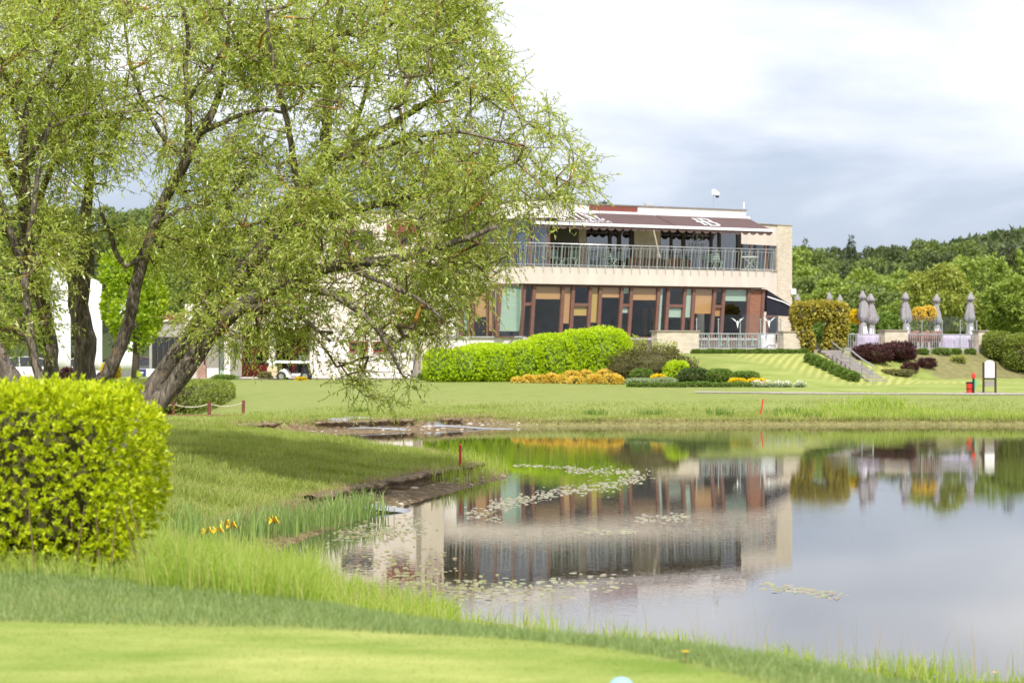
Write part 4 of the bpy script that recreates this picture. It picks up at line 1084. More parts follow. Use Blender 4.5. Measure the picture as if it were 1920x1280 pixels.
xs_l = [('HB', 0.0, 1.0), ('E', 1.20, 0.8), ('C', 2.02, 0.95), ('H', 2.92, 0.95), ('Y', 3.82, 0.95), ('N', 4.72, 0.95), ('E^', 5.68, 0.9)]
sc_ = (u1 - u0) / 6.4
for g, x, w in xs_l: strokes(m_, g, on_awn(u0 + x * sc_, 0.37), FR.e, ezA, nnA, 0.80 * sc_ * w, hgl)
m_.build('lettering', MT['letter'], aw1)
text_obj('small_lettering', 'HODINÁŘSTVÍ', 0.46, MT['letter'], aw1, on_awn(px_awn(1086), 0.12), FR.e, ezA, nnA, sx=0.95)
m_ = MB(); strokes(m_, 'HB', on_awn(px_awn(1311), 0.20), FR.e, ezA, nnA, 0.85, 1.25); m_.build('lettering', MT['letter'], aw2)
# print on the upper window
o_ = FR.pt(ub(1308), VU - 0.01, 7.52)
text_obj('window_lettering', 'LEXUS', 0.30, MT['etched'], CB, o_, FR.e, Vector((0, 0, 1)), FR.n * 0.0, sx=1.05)
m_ = MB(); c_ = FR.pt(ub(1308), VU - 0.012, 8.02)
ring = [(0.30 * math.cos(t), 0.21 * math.sin(t)) for t in np.linspace(0, 6.283, 25)]
for i in range(24):
    a, b = ring[i], ring[i + 1]
    m_.bar(c_ + FR.e * a[0] + V(0, 0, a[1]), c_ + FR.e * b[0] + V(0, 0, b[1]), 0.025, 0.01, up=FR.n)
for a, b in (((-0.02, 0.16), (-0.10, -0.06)), ((-0.10, -0.06), (0.18, -0.09)), ((-0.02, 0.16), (0.06, 0.10))):
    m_.bar(c_ + FR.e * a[0] + V(0, 0, a[1]), c_ + FR.e * b[0] + V(0, 0, b[1]), 0.028, 0.01, up=FR.n)
m_.build('window_emblem', MT['etched'], CB)

# balcony railing: hand rail, lower rail, rods, brackets; carries on round the left bay
def railing(parent, F, ua, ub_, v, z0, z1, lean=0.10, step=0.19, name='railing', brackets=True, rod_r=0.013):
    m = MB(); m.tube([F.pt(ua, v - lean, z1), F.pt(ub_, v - lean, z1)], 0.028, 8); rt = m.build(name, MT['steel'], parent, smooth=True)
    m = MB(); m.bar(F.pt(ua, v, z0 + 0.06), F.pt(ub_, v, z0 + 0.06), 0.04, 0.03); m.build('lower_rail', MT['steel'], rt)
    m = MB(); m.bar(F.pt(ua, v - lean * 0.88, z1 - 0.13), F.pt(ub_, v - lean * 0.88, z1 - 0.13), 0.03, 0.02); m.build('middle_rail', MT['steel'], rt)
    k = max(2, int((ub_ - ua) / step)); me = None
    for i in range(k + 1):
        u = lerp(ua + 0.02, ub_ - 0.02, i / k)
        if me is None:
            m = MB(); m.tube([F.pt(u, v, z0 + 0.06), F.pt(u, v - lean * 0.88, z1 - 0.13)], rod_r, 5); o = m.build('rod', MT['steel'], rt); me = o.data; uu = u
        else:
            o = bpy.data.objects.new('rod', me); COL.objects.link(o); o.parent = rt; o.location = F.e * (u - uu)
    kb = max(2, int((ub_ - ua) / 0.47))
    for i in range(kb + 1):
        u = lerp(ua + 0.1, ub_ - 0.1, i / kb)
        if i % 2 == 0 or not brackets:
            pass
        m = MB(); m.bar(F.pt(u, v - lean, z1 - 0.02), F.pt(u, v, z0 + 0.05), 0.03, 0.03)
        if brackets: m.bar(F.pt(u, v - 0.005, z0 + 0.05), F.pt(u, v - 0.02, z0 - 0.22), 0.03, 0.03)
        m.build('post', MT['steel'], rt)
    return rt
railing(CB, FR, 0.0, UB + 0.25, -0.06, Z_BAL, Z_BAL + 1.02, lean=0.13)

# left bay: lower wall, window band, balcony band, upper glass, roof
LL_ = FL.len; VL = 1.4
m_ = MB(); fbox(m_, FL, 0.0, LL_, 0.06, 0.35, 0.6, 3.04); m_.build('lower_wall', MT['white'], CB)
m_ = MB(); fbox(m_, FL, 0.3, LL_, -0.05, 0.4, 3.043, 3.10); m_.build('window_ledge', MT['paintgrey'], CB)
m_ = MB(); fbox(m_, FL, 0, LL_, 0, 0.25, Z_SOF, Z_BAL); fbox(m_, FL, 0, LL_, 0.252, 2.5, Z_BAL - 0.16, Z_BAL - 0.006); m_.build('balcony_band', MT['render'], CB)
m_ = MB(); fbox(m_, FL, 0.0, 0.6, 0.06, 0.4, 3.11, Z_SOF - 0.002); m_.build('corner_wall', MT['white'], CB)
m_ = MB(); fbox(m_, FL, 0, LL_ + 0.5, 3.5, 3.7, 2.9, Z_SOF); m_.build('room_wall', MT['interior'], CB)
edges = [(862, 868), (877, 881), (885, 889), (912, 915), (923, 926), (931, 937)]
prev = 0.6
for k, (a, b) in enumerate(edges + [(978, 980)]):
    u0, u1 = FL.u(a, 0.1), FL.u(b, 0.1)
    if u1 > LL_: u0, u1 = LL_ - 0.08, LL_ - 0.01
    m_ = MB(); fbox(m_, FL, u0, u1, 0.08, 0.20, 3.103, Z_SOF - 0.003); fr = m_.build('window', MT['brownframe'], CB)
    if u0 - prev > 0.05:
        m_ = MB(); fbox(m_, FL, prev + 0.002, u0 - 0.002, 0.13, 0.14, 3.103, Z_SOF - 0.003); m_.build('pane', MT['glass'], fr)
        bm = {2: None, 1: 'bl_teal', 3: 'bl_orange', 4: 'bl_orange', 5: 'bl_teal', 6: 'bl_teal'}.get(k)
        if bm:
            m_ = MB(); fbox(m_, FL, prev + 0.004, u0 - 0.004, 0.22, 0.235, 4.0 if k in (3,) else 3.35, Z_SOF - 0.02); m_.build('blind', MT[bm], fr)
    prev = u1
m_ = MB(); fbox(m_, FL, 0.2, LL_ + 0.9, VL - 0.15, VL + 6, 8.55, Z_TOP - 0.02); m_.build('roof_band', MT['white'], CB)
m_ = MB(); fbox(m_, FL, 0.15, LL_ + 0.85, VL - 0.2, VL + 6, Z_TOP - 0.017, Z_TOP + 0.03); m_.build('roof', MT['roof'], CB)
m_ = MB(); fbox(m_, FL, 0.0, LL_ + 1.2, VL + 2.5, VL + 2.7, Z_BAL, 8.54); m_.build('upper_room_wall', MT['interior'], CB)
prev = 0.0
for k in range(6):
    u0 = lerp(0.2, LL_ + 0.7, k / 5)
    m_ = MB(); fbox(m_, FL, u0 - 0.06, u0 + 0.06, VL, VL + 0.1, Z_BAL + 0.002, 8.547); fr = m_.build('window', MT['brownframe'], CB)
    if k:
        m_ = MB(); fbox(m_, FL, prev + 0.063, u0 - 0.063, VL + 0.045, VL + 0.055, Z_BAL + 0.002, 8.547); m_.build('pane', MT['glasshi'], fr)
    prev = u0
railing(CB, FL, 0.1, LL_, -0.06, Z_BAL, Z_BAL + 1.02, lean=0.13)

# tall stone pier with the red ironwork
FP = Facade(790, 91.4, 832, 91.6)
m_ = MB(); fbox(m_, FP, 0, FP.len, 0, 1.6, 0.6, 9.05); pier = m_.build('stone_pier', MT['stone'], CB)
m_ = MB()
uc = FP.len * 0.52
for s_ in (-1, 1):
    for r_, off in ((0.16, 0.17), ):
        pts = [FP.pt(uc + s_ * (off + 0.0) + r_ * math.cos(t), -0.06, 8.15 + r_ * 1.3 * math.sin(t)) for t in np.linspace(0, 6.283, 17)]
        m_.tube(pts, 0.022, 5)
    m_.tube([FP.pt(uc + s_ * x, -0.06, z) for x, z in ((0.40, 8.72), (0.36, 8.4), (0.37, 8.0), (0.33, 7.6), (0.24, 7.25), (0.06, 7.0))], 0.024, 5)
    m_.tube([FP.pt(uc + s_ * x, -0.06, z) for x, z in ((0.13, 8.85), (0.11, 8.6), (0.13, 8.4))], 0.02, 5)
pts = [FP.pt(uc + 0.2 * math.cos(t), -0.06, 7.42 + 0.22 * math.sin(t)) for t in np.linspace(0.2, 6.0, 15)]; m_.tube(pts, 0.022, 5)
m_.build('ironwork', MT['redpanel'], pier, smooth=True)

# roof equipment
def roof_thing(name, label, cat, px, v, py_base_z=Z_TOP + 0.06):
    return empty(name, FR.pt(FR.u(px, v), v, py_base_z), label, cat)
r_ = roof_thing('camera_mast', 'thin roof mast carrying a white dome camera above the awning', 'camera mast', 1338, 4.2)
b0 = ORG[r_.name]
m_ = MB(); m_.tube([b0, b0 + V(0, 0, 1.05)], 0.022, 6); m_.build('pole', MT['steel'], r_)
m_ = MB(); m_.box(b0.x - 0.09, b0.x + 0.03, b0.y - 0.09, b0.y + 0.05, b0.z + 0.85, b0.z + 1.12); m_.tube([b0 + V(0, -0.05, 1.02), b0 + V(0.12, -0.1, 1.05), b0 + V(0.16, -0.12, 0.95)], 0.035, 6); hd = m_.build('bracket', MT['carwhite'], r_)
m_ = MB(); m_.lathe([(0.02, 0.18), (0.11, 0.16), (0.12, 0.06), (0.115, 0.0)], b0 + V(0.17, -0.13, 0.80), 12); m_.build('housing', MT['carwhite'], r_)
m_ = MB(); m_.lathe([(0.105, 0.0), (0.09, -0.07), (0.05, -0.11), (0.01, -0.12)], b0 + V(0.17, -0.13, 0.80), 12); m_.build('dome', MT['black'], r_, smooth=True)
r_ = roof_thing('vent_unit', 'small grey roof vent box standing behind the red panel', 'roof vent', 1216, 3.6)
b0 = ORG[r_.name]
m_ = MB(); m_.box(b0.x - 0.20, b0.x + 0.20, b0.y - 0.2, b0.y + 0.2, b0.z, b0.z + 0.07); m_.build('base', MT['black'], r_)
m_ = MB(); m_.box(b0.x - 0.17, b0.x + 0.17, b0.y - 0.17, b0.y + 0.17, b0.z + 0.072, b0.z + 0.24)
m_.tube([b0 + V(-0.2, -0.1, 0.1), b0 + V(-0.24, -0.1, 0.3)], 0.02, 5); m_.build('housing', MT['paintgrey'], r_, bevel=0.02)
r_ = roof_thing('roof_mast', 'grey chimney mast on the roof where the willow twigs end', 'mast', 1052, 4.0)
b0 = ORG[r_.name]
m_ = MB(); m_.box(b0.x - 0.4, b0.x + 0.12, b0.y - 0.1, b0.y + 0.1, b0.z, b0.z + 0.09); m_.build('base', MT['carwhite'], r_)
m_ = MB(); m_.tube([b0 + V(0, 0, 0.092), b0 + V(0, 0, 0.9)], 0.055, 8); m_.tube([b0 + V(0, 0, 0.9), b0 + V(0, 0, 1.0)], 0.09, 8); m_.build('pole', MT['paintgrey'], r_)

# wing behind on the right with the stone corner
FW = Facade(1380, 104.0, 1484, 107.0)
WR = empty('side_wing', FW.pt(FW.len / 2, 1, 1.2), 'pale side wing with a stone corner and a low window band beside the balcony', 'building')
zt = FW.z(1470, 424)
u0w, u1w, u2w, u3w = -3.0, FW.u(1386), FW.u(1456.5), FW.len
wz0, wz1 = FW.z(1420, 505), FW.z(1420, 459)
m_ = MB()
fbox(m_, FW, u0w, u2w, 0, 0.3, wz1, zt); fbox(m_, FW, u0w, u2w, 0, 0.3, 1.0, wz0)
fbox(m_, FW, u0w, u1w, 0.002, 0.298, wz0 + 0.002, wz1 - 0.002)
m_.build('wall', MT['render'], WR)
m_ = MB(); fbox(m_, FW, u2w + 0.002, u3w, -0.04, 9, 1.0, zt + 0.02); m_.build('stone_corner', MT['stone'], WR)
m_ = MB(); fbox(m_, FW, u0w, u2w, 0.302, 9, zt - 0.3, zt - 0.01); m_.build('roof', MT['roof'], WR)
m_ = MB(); fbox(m_, FW, u0w, u3w + 0.03, -0.07, 0.3, zt + 0.022, zt + 0.07); m_.build('roof_edge', MT['coping'], WR)
m_ = MB(); fbox(m_, FW, u0w, u2w, 3, 3.2, 1.2, zt - 0.31); m_.build('room_wall', MT['interior'], WR)
pw = [1386, 1393, 1408, 1417, 1436, 1441, 1456.5]
for k in range(len(pw) - 1):
    a, b = FW.u(pw[k]), FW.u(pw[k + 1])
    m_ = MB(); fbox(m_, FW, a + 0.001, a + 0.14, 0.05, 0.15, wz0 + 0.003, wz1 - 0.003); fr = m_.build('window', MT['brownframe' if k % 2 == 0 else 'darkframe'], WR)
    m_ = MB(); fbox(m_, FW, a + 0.142, b - 0.001, 0.09, 0.10, wz0 + 0.003, wz1 - 0.003); m_.build('pane', MT['glasshi'], fr)
m_ = MB(); fbox(m_, FW, u1w, u2w, -0.06, -0.002, wz0 - 0.07, wz0); m_.build('sill', MT['coping'], WR)
dz0, dz1 = FW.z(1450, 640), FW.z(1450, 590)
dr = MB(); fbox(dr, FW, FW.u(1436), FW.u(1457), -0.08, -0.002, dz0, dz1); door = dr.build('door', MT['brownframe'], WR)
m_ = MB(); fbox(m_, FW, FW.u(1438.5), FW.u(1454), -0.10, -0.083, dz0 + 0.1, dz1 - 0.15); m_.build('pane', MT['carglass'], door)
# wall lamp on the corner, antenna on the roof
m_ = MB(); c_ = FW.pt(u3w - 0.02, -0.12, FW.z(1484, 545)); m_.box(c_.x - 0.1, c_.x + 0.16, c_.y - 0.1, c_.y + 0.1, c_.z - 0.2, c_.z + 0.1); m_.build('wall_camera', MT['carwhite'], WR)
r_ = empty('antenna', FW.pt(FW.u(1435), 1.5, zt - 0.01), 'thin antenna on a three legged stand on the side wing roof', 'antenna'); b0 = ORG[r_.name]
for k in range(3):
    t = 2.1 * k + 0.4; m_ = MB(); m_.bar(b0 + V(0.22 * math.cos(t), 0.22 * math.sin(t), 0), b0 + V(0, 0, 0.30), 0.025); m_.build('leg', MT['black'], r_)
m_ = MB(); m_.tube([b0 + V(0, 0, 0.25), b0 + V(0, 0, 0.95)], 0.014, 5); m_.build('mast', MT['steel'], r_)
m_ = MB(); m_.tube([b0 + V(0, 0, 0.952), b0 + V(0, 0, 1.3)], 0.045, 8); m_.build('head', MT['carwhite'], r_)
# black side awning hung from the right end of the clubhouse
A0, A1 = FR.pt(UB + 0.10, 0.35, 5.42), FR.pt(UB + 0.10, 4.2, 5.42)
sw = FR.e * 1.95 + V(0, 0, -0.98)
m_ = MB(); m_.hexa([A0 + V(0, 0, -0.03), A1 + V(0, 0, -0.03), A1 + sw + V(0, 0, -0.03), A0 + sw + V(0, 0, -0.03), A0, A1, A1 + sw, A0 + sw]); sa = m_.build('side_awning', MT['blackcloth'], CB)
m_ = MB(); m_.bar(A0 + sw, A1 + sw, 0.08, 0.09); m_.build('front_bar', MT['awnwhite'], sa)
m_ = MB(); m_.bar(A0 + FR.e * 0.05 + V(0, -0.05, -0.35), A0 + sw * 0.5 + V(0, -0.05, -0.10), 0.05); m_.bar(A0 + sw * 0.5 + V(0, -0.05, -0.10), A0 + sw + V(0, -0.05, -0.02), 0.05); m_.build('arm', MT['awnwhite'], sa)
m_ = MB(); m_.prism([A0 + V(0, 0, -0.04), A0 + sw + V(0, 0, -0.04), A0 + sw + V(0, 0, -0.34), A0 + V(0, 0, -1.25)], FR.n * 0.02)
m_.build('side_cloth', MT['blackcloth'], sa)
m_ = MB(); fbox(m_, FR, UB - 0.15, UB - 0.02, VW + 0.2, 5.5, 3.05, Z_SOF - 0.05); m_.build('side_wall', MT['interwood'], CB)

# entrance wing on the left, mostly behind the willow
FE = Facade(380, 96.5, 832, 95.6)
EW = empty('entrance_wing', FE.pt(FE.len / 2, 0, 1.0), 'pale entrance wing with red doors and a flower pink banner behind the willow', 'building')
ue = FE.u
gz0 = 0.85
zE2, zE1 = FE.z(700, 398), FE.z(500, 549)
zc = FE.z(520, 614)
m_ = MB(); fbox(m_, FE, ue(590), ue(790), 0, 6, zc, zE2); m_.build('upper_wall', MT['cream'], EW)
m_ = MB(); fbox(m_, FE, ue(586), ue(792), -0.08, 6.1, zE2 + 0.002, zE2 + 0.1); m_.build('roof', MT['roof'], EW)
m_ = MB(); fbox(m_, FE, ue(575), ue(830), 0.05, 0.3, gz0, zc - 0.002); m_.build('lower_wall', MT['white'], EW)
m_ = MB(); fbox(m_, FE, ue(725), ue(789), -0.05, -0.002, FE.z(760, 442), FE.z(760, 412)); m_.build('red_panel', MT['redpanel'], EW)
for (a, b, y0, y1, fm) in ((735, 768, 460, 443, 'brownframe'), (640, 700, 470, 432, 'brownframe'), (768, 787, 625, 585, 'redpanel'), (655, 690, 660, 640, 'redframe'), (700, 735, 660, 640, 'redframe')):
    m_ = MB(); z0, z1 = FE.z(a, y0), FE.z(a, y1); fbox(m_, FE, ue(a), ue(b), -0.06, -0.003 if y0 < 600 else 0.047, z0, z1); fr = m_.build('window', MT[fm], EW)
    if fm != 'redpanel':
        n = 2
        for k in range(n):
            ua, uz = lerp(ue(a), ue(b), k / n) + 0.06, lerp(ue(a), ue(b), (k + 1) / n) - 0.06
            m_ = MB(); fbox(m_, FE, ua, uz, -0.075, -0.062, z0 + 0.06, z1 - 0.06); m_.build('pane', MT['carglass'], fr)
# canopy over the entrance
m_ = MB(); fbox(m_, FE, ue(385), ue(589), -1.6, 5, zc, FE.z(500, 583)); cn = m_.build('canopy', MT['cream'], EW)
m_ = MB(); fbox(m_, FE, ue(400), ue(589), 0.6, 5, FE.z(500, 583) + 0.002, zE1); m_.build('terrace_wall', MT['white'], EW)
text_obj('canopy_lettering', 'GOLF CLUB', 0.42, MT['redframe'], EW, FE.pt(ue(478, -1.6), -1.62, FE.z(478, 603, -1.6)), FE.e, V(0, 0, 1), V(0, 0, 0)) if False else None
m_ = MB(); z0 = FE.z(470, 602, -1.6); rr = random.Random(4)
uu = ue(461, -1.6)
while uu < ue(500, -1.6):
    w = rr.uniform(0.1, 0.2); fbox(m_, FE, uu, uu + w * 0.6, -1.62, -1.603, z0, z0 + rr.uniform(0.22, 0.34)); uu += w
m_.build('canopy_lettering', MT['redpanel'], EW)
# banner hung above the canopy
for (a, b, y0, y1, mt) in ((486, 562, 568, 553, 'magenta'), (440, 545, 584, 569, 'purple')):
    m_ = MB(); fbox(m_, FE, ue(a), ue(b), -1.75 if y1 > 560 else 0.5, -1.70 if y1 > 560 else 0.55, FE.z(a, y0, -1.7 if y1 > 560 else 0.5), FE.z(a, y1, -1.7 if y1 > 560 else 0.5)); bn = m_.build('banner', MT[mt], EW)
    m_ = MB(); vv = -1.77 if y1 > 560 else 0.48
    for k in range(9):
        uc = lerp(ue(a), ue(b), (k + 0.5) / 9); zc_ = FE.z(a, (y0 + y1) / 2 + rr.uniform(-3, 3), vv); r0 = rr.uniform(0.06, 0.13)
        ring = [FE.pt(uc + r0 * math.cos(t) * (1 + 0.3 * math.cos(5 * t)), vv, zc_ + r0 * math.sin(t) * (1 + 0.3 * math.cos(5 * t))) for t in np.linspace(0, 6.283, 16)[:-1]]
        m_.prism(ring, FE.n * 0.008)
    m_.build('banner_print', MT['flagwhite'] if k % 2 == 0 else MT['flagwhite'], bn)
for px in (432, 514):
    m_ = MB(); fbox(m_, FE, ue(px), ue(px + 10), -1.3, -0.9, gz0, zc - 0.002); m_.build('pillar', MT['white'], EW)
# recessed glazed front with red frames, doors
m_ = MB(); fbox(m_, FE, ue(440), ue(575), 2.2, 2.4, gz0, zc - 0.004); m_.build('recess_wall', MT['interwood'], EW)
zr = FE.z(470, 655)
for (a, b, z0, z1) in ((446, 466, gz0 + 0.02, zr), (466.5, 494, gz0 + 0.02, zr), (540, 566, gz0 + 0.02, zr)):
    m_ = MB(); fbox(m_, FE, ue(a), ue(b), 0.9, 0.98, z0, z1); d_ = m_.build('door', MT['redframe'], EW)
    m_ = MB(); fbox(m_, FE, ue(a) + 0.15, ue(b) - 0.15, 0.885, 0.898, z0 + 0.9, z1 - 0.2); m_.build('pane', MT['carglass'], d_)
    m_ = MB(); m_.tube([FE.pt(ue(b) - 0.08, 0.85, z0 + 0.9), FE.pt(ue(b) - 0.08, 0.85, z0 + 1.2)], 0.02, 5); m_.build('handle', MT['steel'], d_)
for a, b in ((446, 500), (533, 574)):
    m_ = MB(); fbox(m_, FE, ue(a), ue(b), 0.88, 1.0, zr + 0.003, zr + 0.16); tb = m_.build('door_beam', MT['redpanel'], EW)
    n = 3
    for k in range(n):
        ua, uz = lerp(ue(a), ue(b), k / n), lerp(ue(a), ue(b), (k + 1) / n)
        m_ = MB(); fbox(m_, FE, ua + 0.002, ua + 0.07, 0.9, 1.0, zr + 0.163, zc - 0.006); wf = m_.build('window', MT['redpanel'], EW)
        m_ = MB(); fbox(m_, FE, ua + 0.073, uz - 0.001, 0.94, 0.95, zr + 0.163, zc - 0.006); m_.build('pane', MT['glass'], wf)
m_ = MB(); fbox(m_, FE, ue(575.5), ue(580), -0.2, 0.045, gz0, zc - 0.005); m_.build('dark_post', MT['darkframe'], EW)
m_ = MB(); fbox(m_, FE, ue(345), ue(408), 0.2, 0.5, gz0 - 0.3, FE.z(370, 570)); fbox(m_, FE, ue(425), ue(431), 0.2, 0.5, gz0 - 0.3, zc - 0.008); m_.build('side_wall', MT['white'], EW)
m_ = MB(); fbox(m_, FE, ue(410), ue(424), 0.3, 0.35, gz0, zc - 0.01); m_.build('glass_panel', MT['bl_teal'], EW)
m_ = MB(); fbox(m_, FE, ue(381), ue(383.2), 0.14, 0.197, gz0, FE.z(380, 640)); m_.build('red_post', MT['redframe'], EW)

# far grey annex behind the leaning trunks
FA = Facade(280, 112, 372, 110)
AX = empty('grey_annex', FA.pt(FA.len / 2, 0, 0.4), 'low grey annex with dark upright windows behind the leaning trunks', 'building')
m_ = MB(); fbox(m_, FA, 0, FA.len, 0, 5, 0.2, 4.1); m_.build('wall', MT['concrete'], AX)
m_ = MB(); fbox(m_, FA, -0.2, FA.len + 0.1, -0.15, 5.1, 4.102, 4.5); m_.build('roof', MT['redpanel'], AX)
for k in range(6):
    a = 0.25 + k * 0.42
    m_ = MB(); fbox(m_, FA, a, a + 0.36, -0.05, -0.002, 0.7, 3.2); wf = m_.build('window', MT['darkframe'], AX)
    m_ = MB(); fbox(m_, FA, a + 0.04, a + 0.32, -0.062, -0.052, 0.75, 3.15); m_.build('pane', MT['carglass'], wf)
# ------------------------------------------------------------------ terrace: walls, railings, furniture
ZT = 2.50
def ut(px): return FT.u(px)
m_ = MB(); fbox(m_, FT, ut(1225), ut(1846), 0.32, 17, 1.0, ZT); tag(m_.build('terrace_floor', MT['paving']), kind='structure')
m_ = MB(); fbox(m_, FT, ut(1225), ut(1512), 0.0, 0.31, 1.0, ZT + 0.06); fbox(m_, FT, ut(1582), ut(1840), 0.0, 0.31, 1.0, ZT + 0.06)
tag(m_.build('retaining_wall', MT['concrete']), kind='structure')
walls = [(1230, 1308, ZT + 0.80, 'low sandstone wall in front of the ground floor windows'), (1467, 1500, ZT + 0.80, 'short sandstone wall beside the ivy arch'),
         (1657, 1700, ZT + 0.88, 'sandstone wall between the two terrace railings'), (1833, 1851, ZT + 0.88, 'narrow sandstone pillar beside the right hand hedge')]
for a, b, zt_, lb in walls:
    r = empty('stone_wall', FT.pt((ut(a) + ut(b)) / 2, 0.1, 1.2), lb, 'wall', 'sandstone walls along the terrace')
    m_ = MB(); fbox(m_, FT, ut(a), ut(b), -0.10, 0.42, 1.2, zt_); m_.build('masonry', MT['stone'], r)
    m_ = MB(); fbox(m_, FT, ut(a) - 0.05, ut(b) + 0.05, -0.15, 0.47, zt_ + 0.002, zt_ + 0.06); m_.build('coping', MT['coping'], r)
def terrace_rail(a, b, label, tall, z0=ZT + 0.07, z1=ZT + 0.72):
    r = empty('terrace_railing', FT.pt((ut(a) + ut(b)) / 2, 0.1, z0), label, 'railing', 'steel railings along the terrace')
    u0, u1 = ut(a), ut(b); v = 0.12
    m = MB(); m.tube([FT.pt(u0, v, z1), FT.pt(u1, v, z1)], 0.028, 8); m.build('hand_rail', MT['steel'], r)
    m = MB(); m.bar(FT.pt(u0, v, z0), FT.pt(u1, v, z0), 0.04, 0.03); m.build('lower_rail', MT['steel'], r)
    k = int((u1 - u0) / 0.13); me = None
    for i in range(k + 1):
        u = lerp(u0 + 0.02, u1 - 0.02, i / k)
        if me is None:
            m = MB(); m.bar(FT.pt(u, v, z0 + 0.016), FT.pt(u, v, z1 - 0.02), 0.02); o = m.build('baluster', MT['steel'], r); me = o.data; uu = u
        else:
            o = bpy.data.objects.new('baluster', me); COL.objects.link(o); o.parent = r; o.location = FT.e * (u - uu)
    tp = [ut(p) for p in tall]
    for u in tp:
        m = MB(); m.tube([FT.pt(u, v + 0.07, ZT), FT.pt(u, v + 0.07, ZT + 1.35)], 0.026, 6); m.tube([FT.pt(u, v + 0.07, ZT + 1.35), FT.pt(u, v + 0.07, ZT + 1.42)], 0.045, 6); m.build('post', MT['steel'], r)
    for p, q in zip(tp[:-1], tp[1:]):
        m = MB(); fbox(m, FT, p + 0.05, q - 0.05, v + 0.062, v + 0.074, z1 + 0.06, ZT + 1.60); gl = m.build('glass_screen', MT['glassclear'], r)
    return r, tp
r1, tp1 = terrace_rail(1308.5, 1466, 'steel railing with glass wind screens under the black awning', (1310, 1351, 1392, 1430, 1468))
r2, tp2 = terrace_rail(1584, 1656, 'short steel railing between the ivy arch and the sandstone wall', ())
r3, tp3 = terrace_rail(1701, 1832, 'steel railing with glass screens in front of the lilac tables', (1702, 1733, 1771, 1805, 1836))
def decal(parent, c, w, mat):
    m = MB()
    for s_ in (-1, 1):
        m.add([c + V(0, 0, -0.06) * w, c + V(0.06 * s_, 0, 0.02) * w, c + V(0.35 * s_, 0, 0.28) * w, c + V(0.14 * s_, 0, 0.16) * w], [(0, 1, 2, 3)])
    m.add([c + V(-0.06, 0, 0.02) * w, c + V(0, 0, -0.3) * w, c + V(0.06, 0, 0.02) * w, c + V(0, 0, 0.12) * w], [(0, 1, 2, 3)])
    m.build('bird_print', mat, parent)
decal(r1, FT.at(1383, 605, 0.10), 0.9, MT['bird']); decal(r1, FT.at(1442, 604, 0.10), 0.9, MT['bird'])
decal(r3, FT.at(1789, 614, 0.10), 0.55, MT['birdblack'])

def parasol(name, label, px, v, py_top, skirt, seed, wide=1.0):
    rr = random.Random(seed)
    d = FT.depth(px, v); top = CH - (py_top - YH) / FPX * d
    r = empty(name, FT.pt(FT.u(px, v), v, ZT), label, 'parasol', 'closed parasols on the terrace')
    b = ORG[r.name]; H = top - ZT
    m = MB(); m.tube([b + V(0, 0, 0.08), b + V(0, 0, H)], 0.03, 8); m.build('pole', MT['paintgrey'], r)
    m = MB(); m.lathe([(0.32, 0), (0.32, 0.05), (0.06, 0.08), (0.05, 0.3)], b, 14); m.build('foot', MT['concrete'], r)
    prof = [(0.02, H + 0.03), (0.06, H - 0.02), (0.16, H - 0.22), (0.215, H - 0.36), (0.13, H - 0.385), (0.10, H - 0.46), (0.16, H - 0.62), (0.23, H - 0.95), (0.275, H - 1.25), (0.25, H - 1.40), (0.105, H - 1.50), (0.15, H - 1.58), (0.20, H - 1.85), (0.23, H - 2.1)]
    prof = [(a * wide * rr.uniform(0.9, 1.12), z) for a, z in prof]
    if not skirt: prof = prof[:-3] + [(0.06, H - 1.56)]
    n = 20; c = b; vs = []; rr0 = rr.uniform(-0.8, 0.8)
    for j, (a, z) in enumerate(prof):
        for k in range(n):
            t = 2 * math.pi * k / n
            lx = rr0 * z * 0.03
            rad = a * (1 + (0.26 if 1 < j else 0.06) * math.cos(6 * t + 0.35 * j + seed) + 0.10 * math.cos(3 * t - 0.5 * j + seed))
            vs.append((c.x + lx + rad * math.cos(t) + 0.03 * math.sin(z * 2 + seed), c.y + rad * math.sin(t), c.z + z + 0.04 * math.cos(6 * t) * (j > 2)))
    fs = [(j * n + k, j * n + (k + 1) % n, (j + 1) * n + (k + 1) % n, (j + 1) * n + k) for j in range(len(prof) - 1) for k in range(n)]
    m = MB(); m.add(vs, fs); cp = m.build('canopy', MT['parasol'], r, smooth=True)
    m = MB(); zs = H - 1.47; m.lathe([(0.125 * wide, zs + 0.03), (0.14 * wide, zs), (0.125 * wide, zs - 0.03)], b, 14); m.build('tie', MT['black'], cp)
    if skirt:
        m = MB(); a0 = rr.uniform(3.6, 4.6)
        m.add([(b.x + q * math.cos(t), b.y + q * math.sin(t), b.z + z) for q, z in ((0.19 * wide, H - 1.72), (0.27 * wide, H - 2.02), (0.28 * wide, H - 2.22)) for t in (a0, a0 + 0.5, a0 + 1.0)], [(0, 1, 4, 3), (1, 2, 5, 4), (3, 4, 7, 6), (4, 5, 8, 7)])
        m.build('white_cover', MT['parawhite'], cp)
    return r
par = [(1495, 5.5, 552, 'closed grey parasol showing its tip between the stone corner and the arch', True, 1), (1553, 8.5, 549, 'closed grey parasol rising behind the middle of the ivy arch', True, 2), (1573.5, 9.5, 553, 'closed grey parasol tip just above the right shoulder of the ivy arch', True, 3),
       (1619, 2.6, 546, 'tall closed grey parasol, the front one of the pair beside the arch', True, 4), (1633.5, 3.6, 551, 'closed grey parasol tucked behind the right side of the front pair', True, 5),
       (1698.5, 3.2, 548, 'closed grey parasol above the right end of the sandstone wall', True, 6), (1758, 3.4, 552, 'closed grey parasol right of the orange topiary', True, 7), (1821, 3.2, 549, 'closed grey parasol with a bulging middle near the narrow pillar', True, 8)]
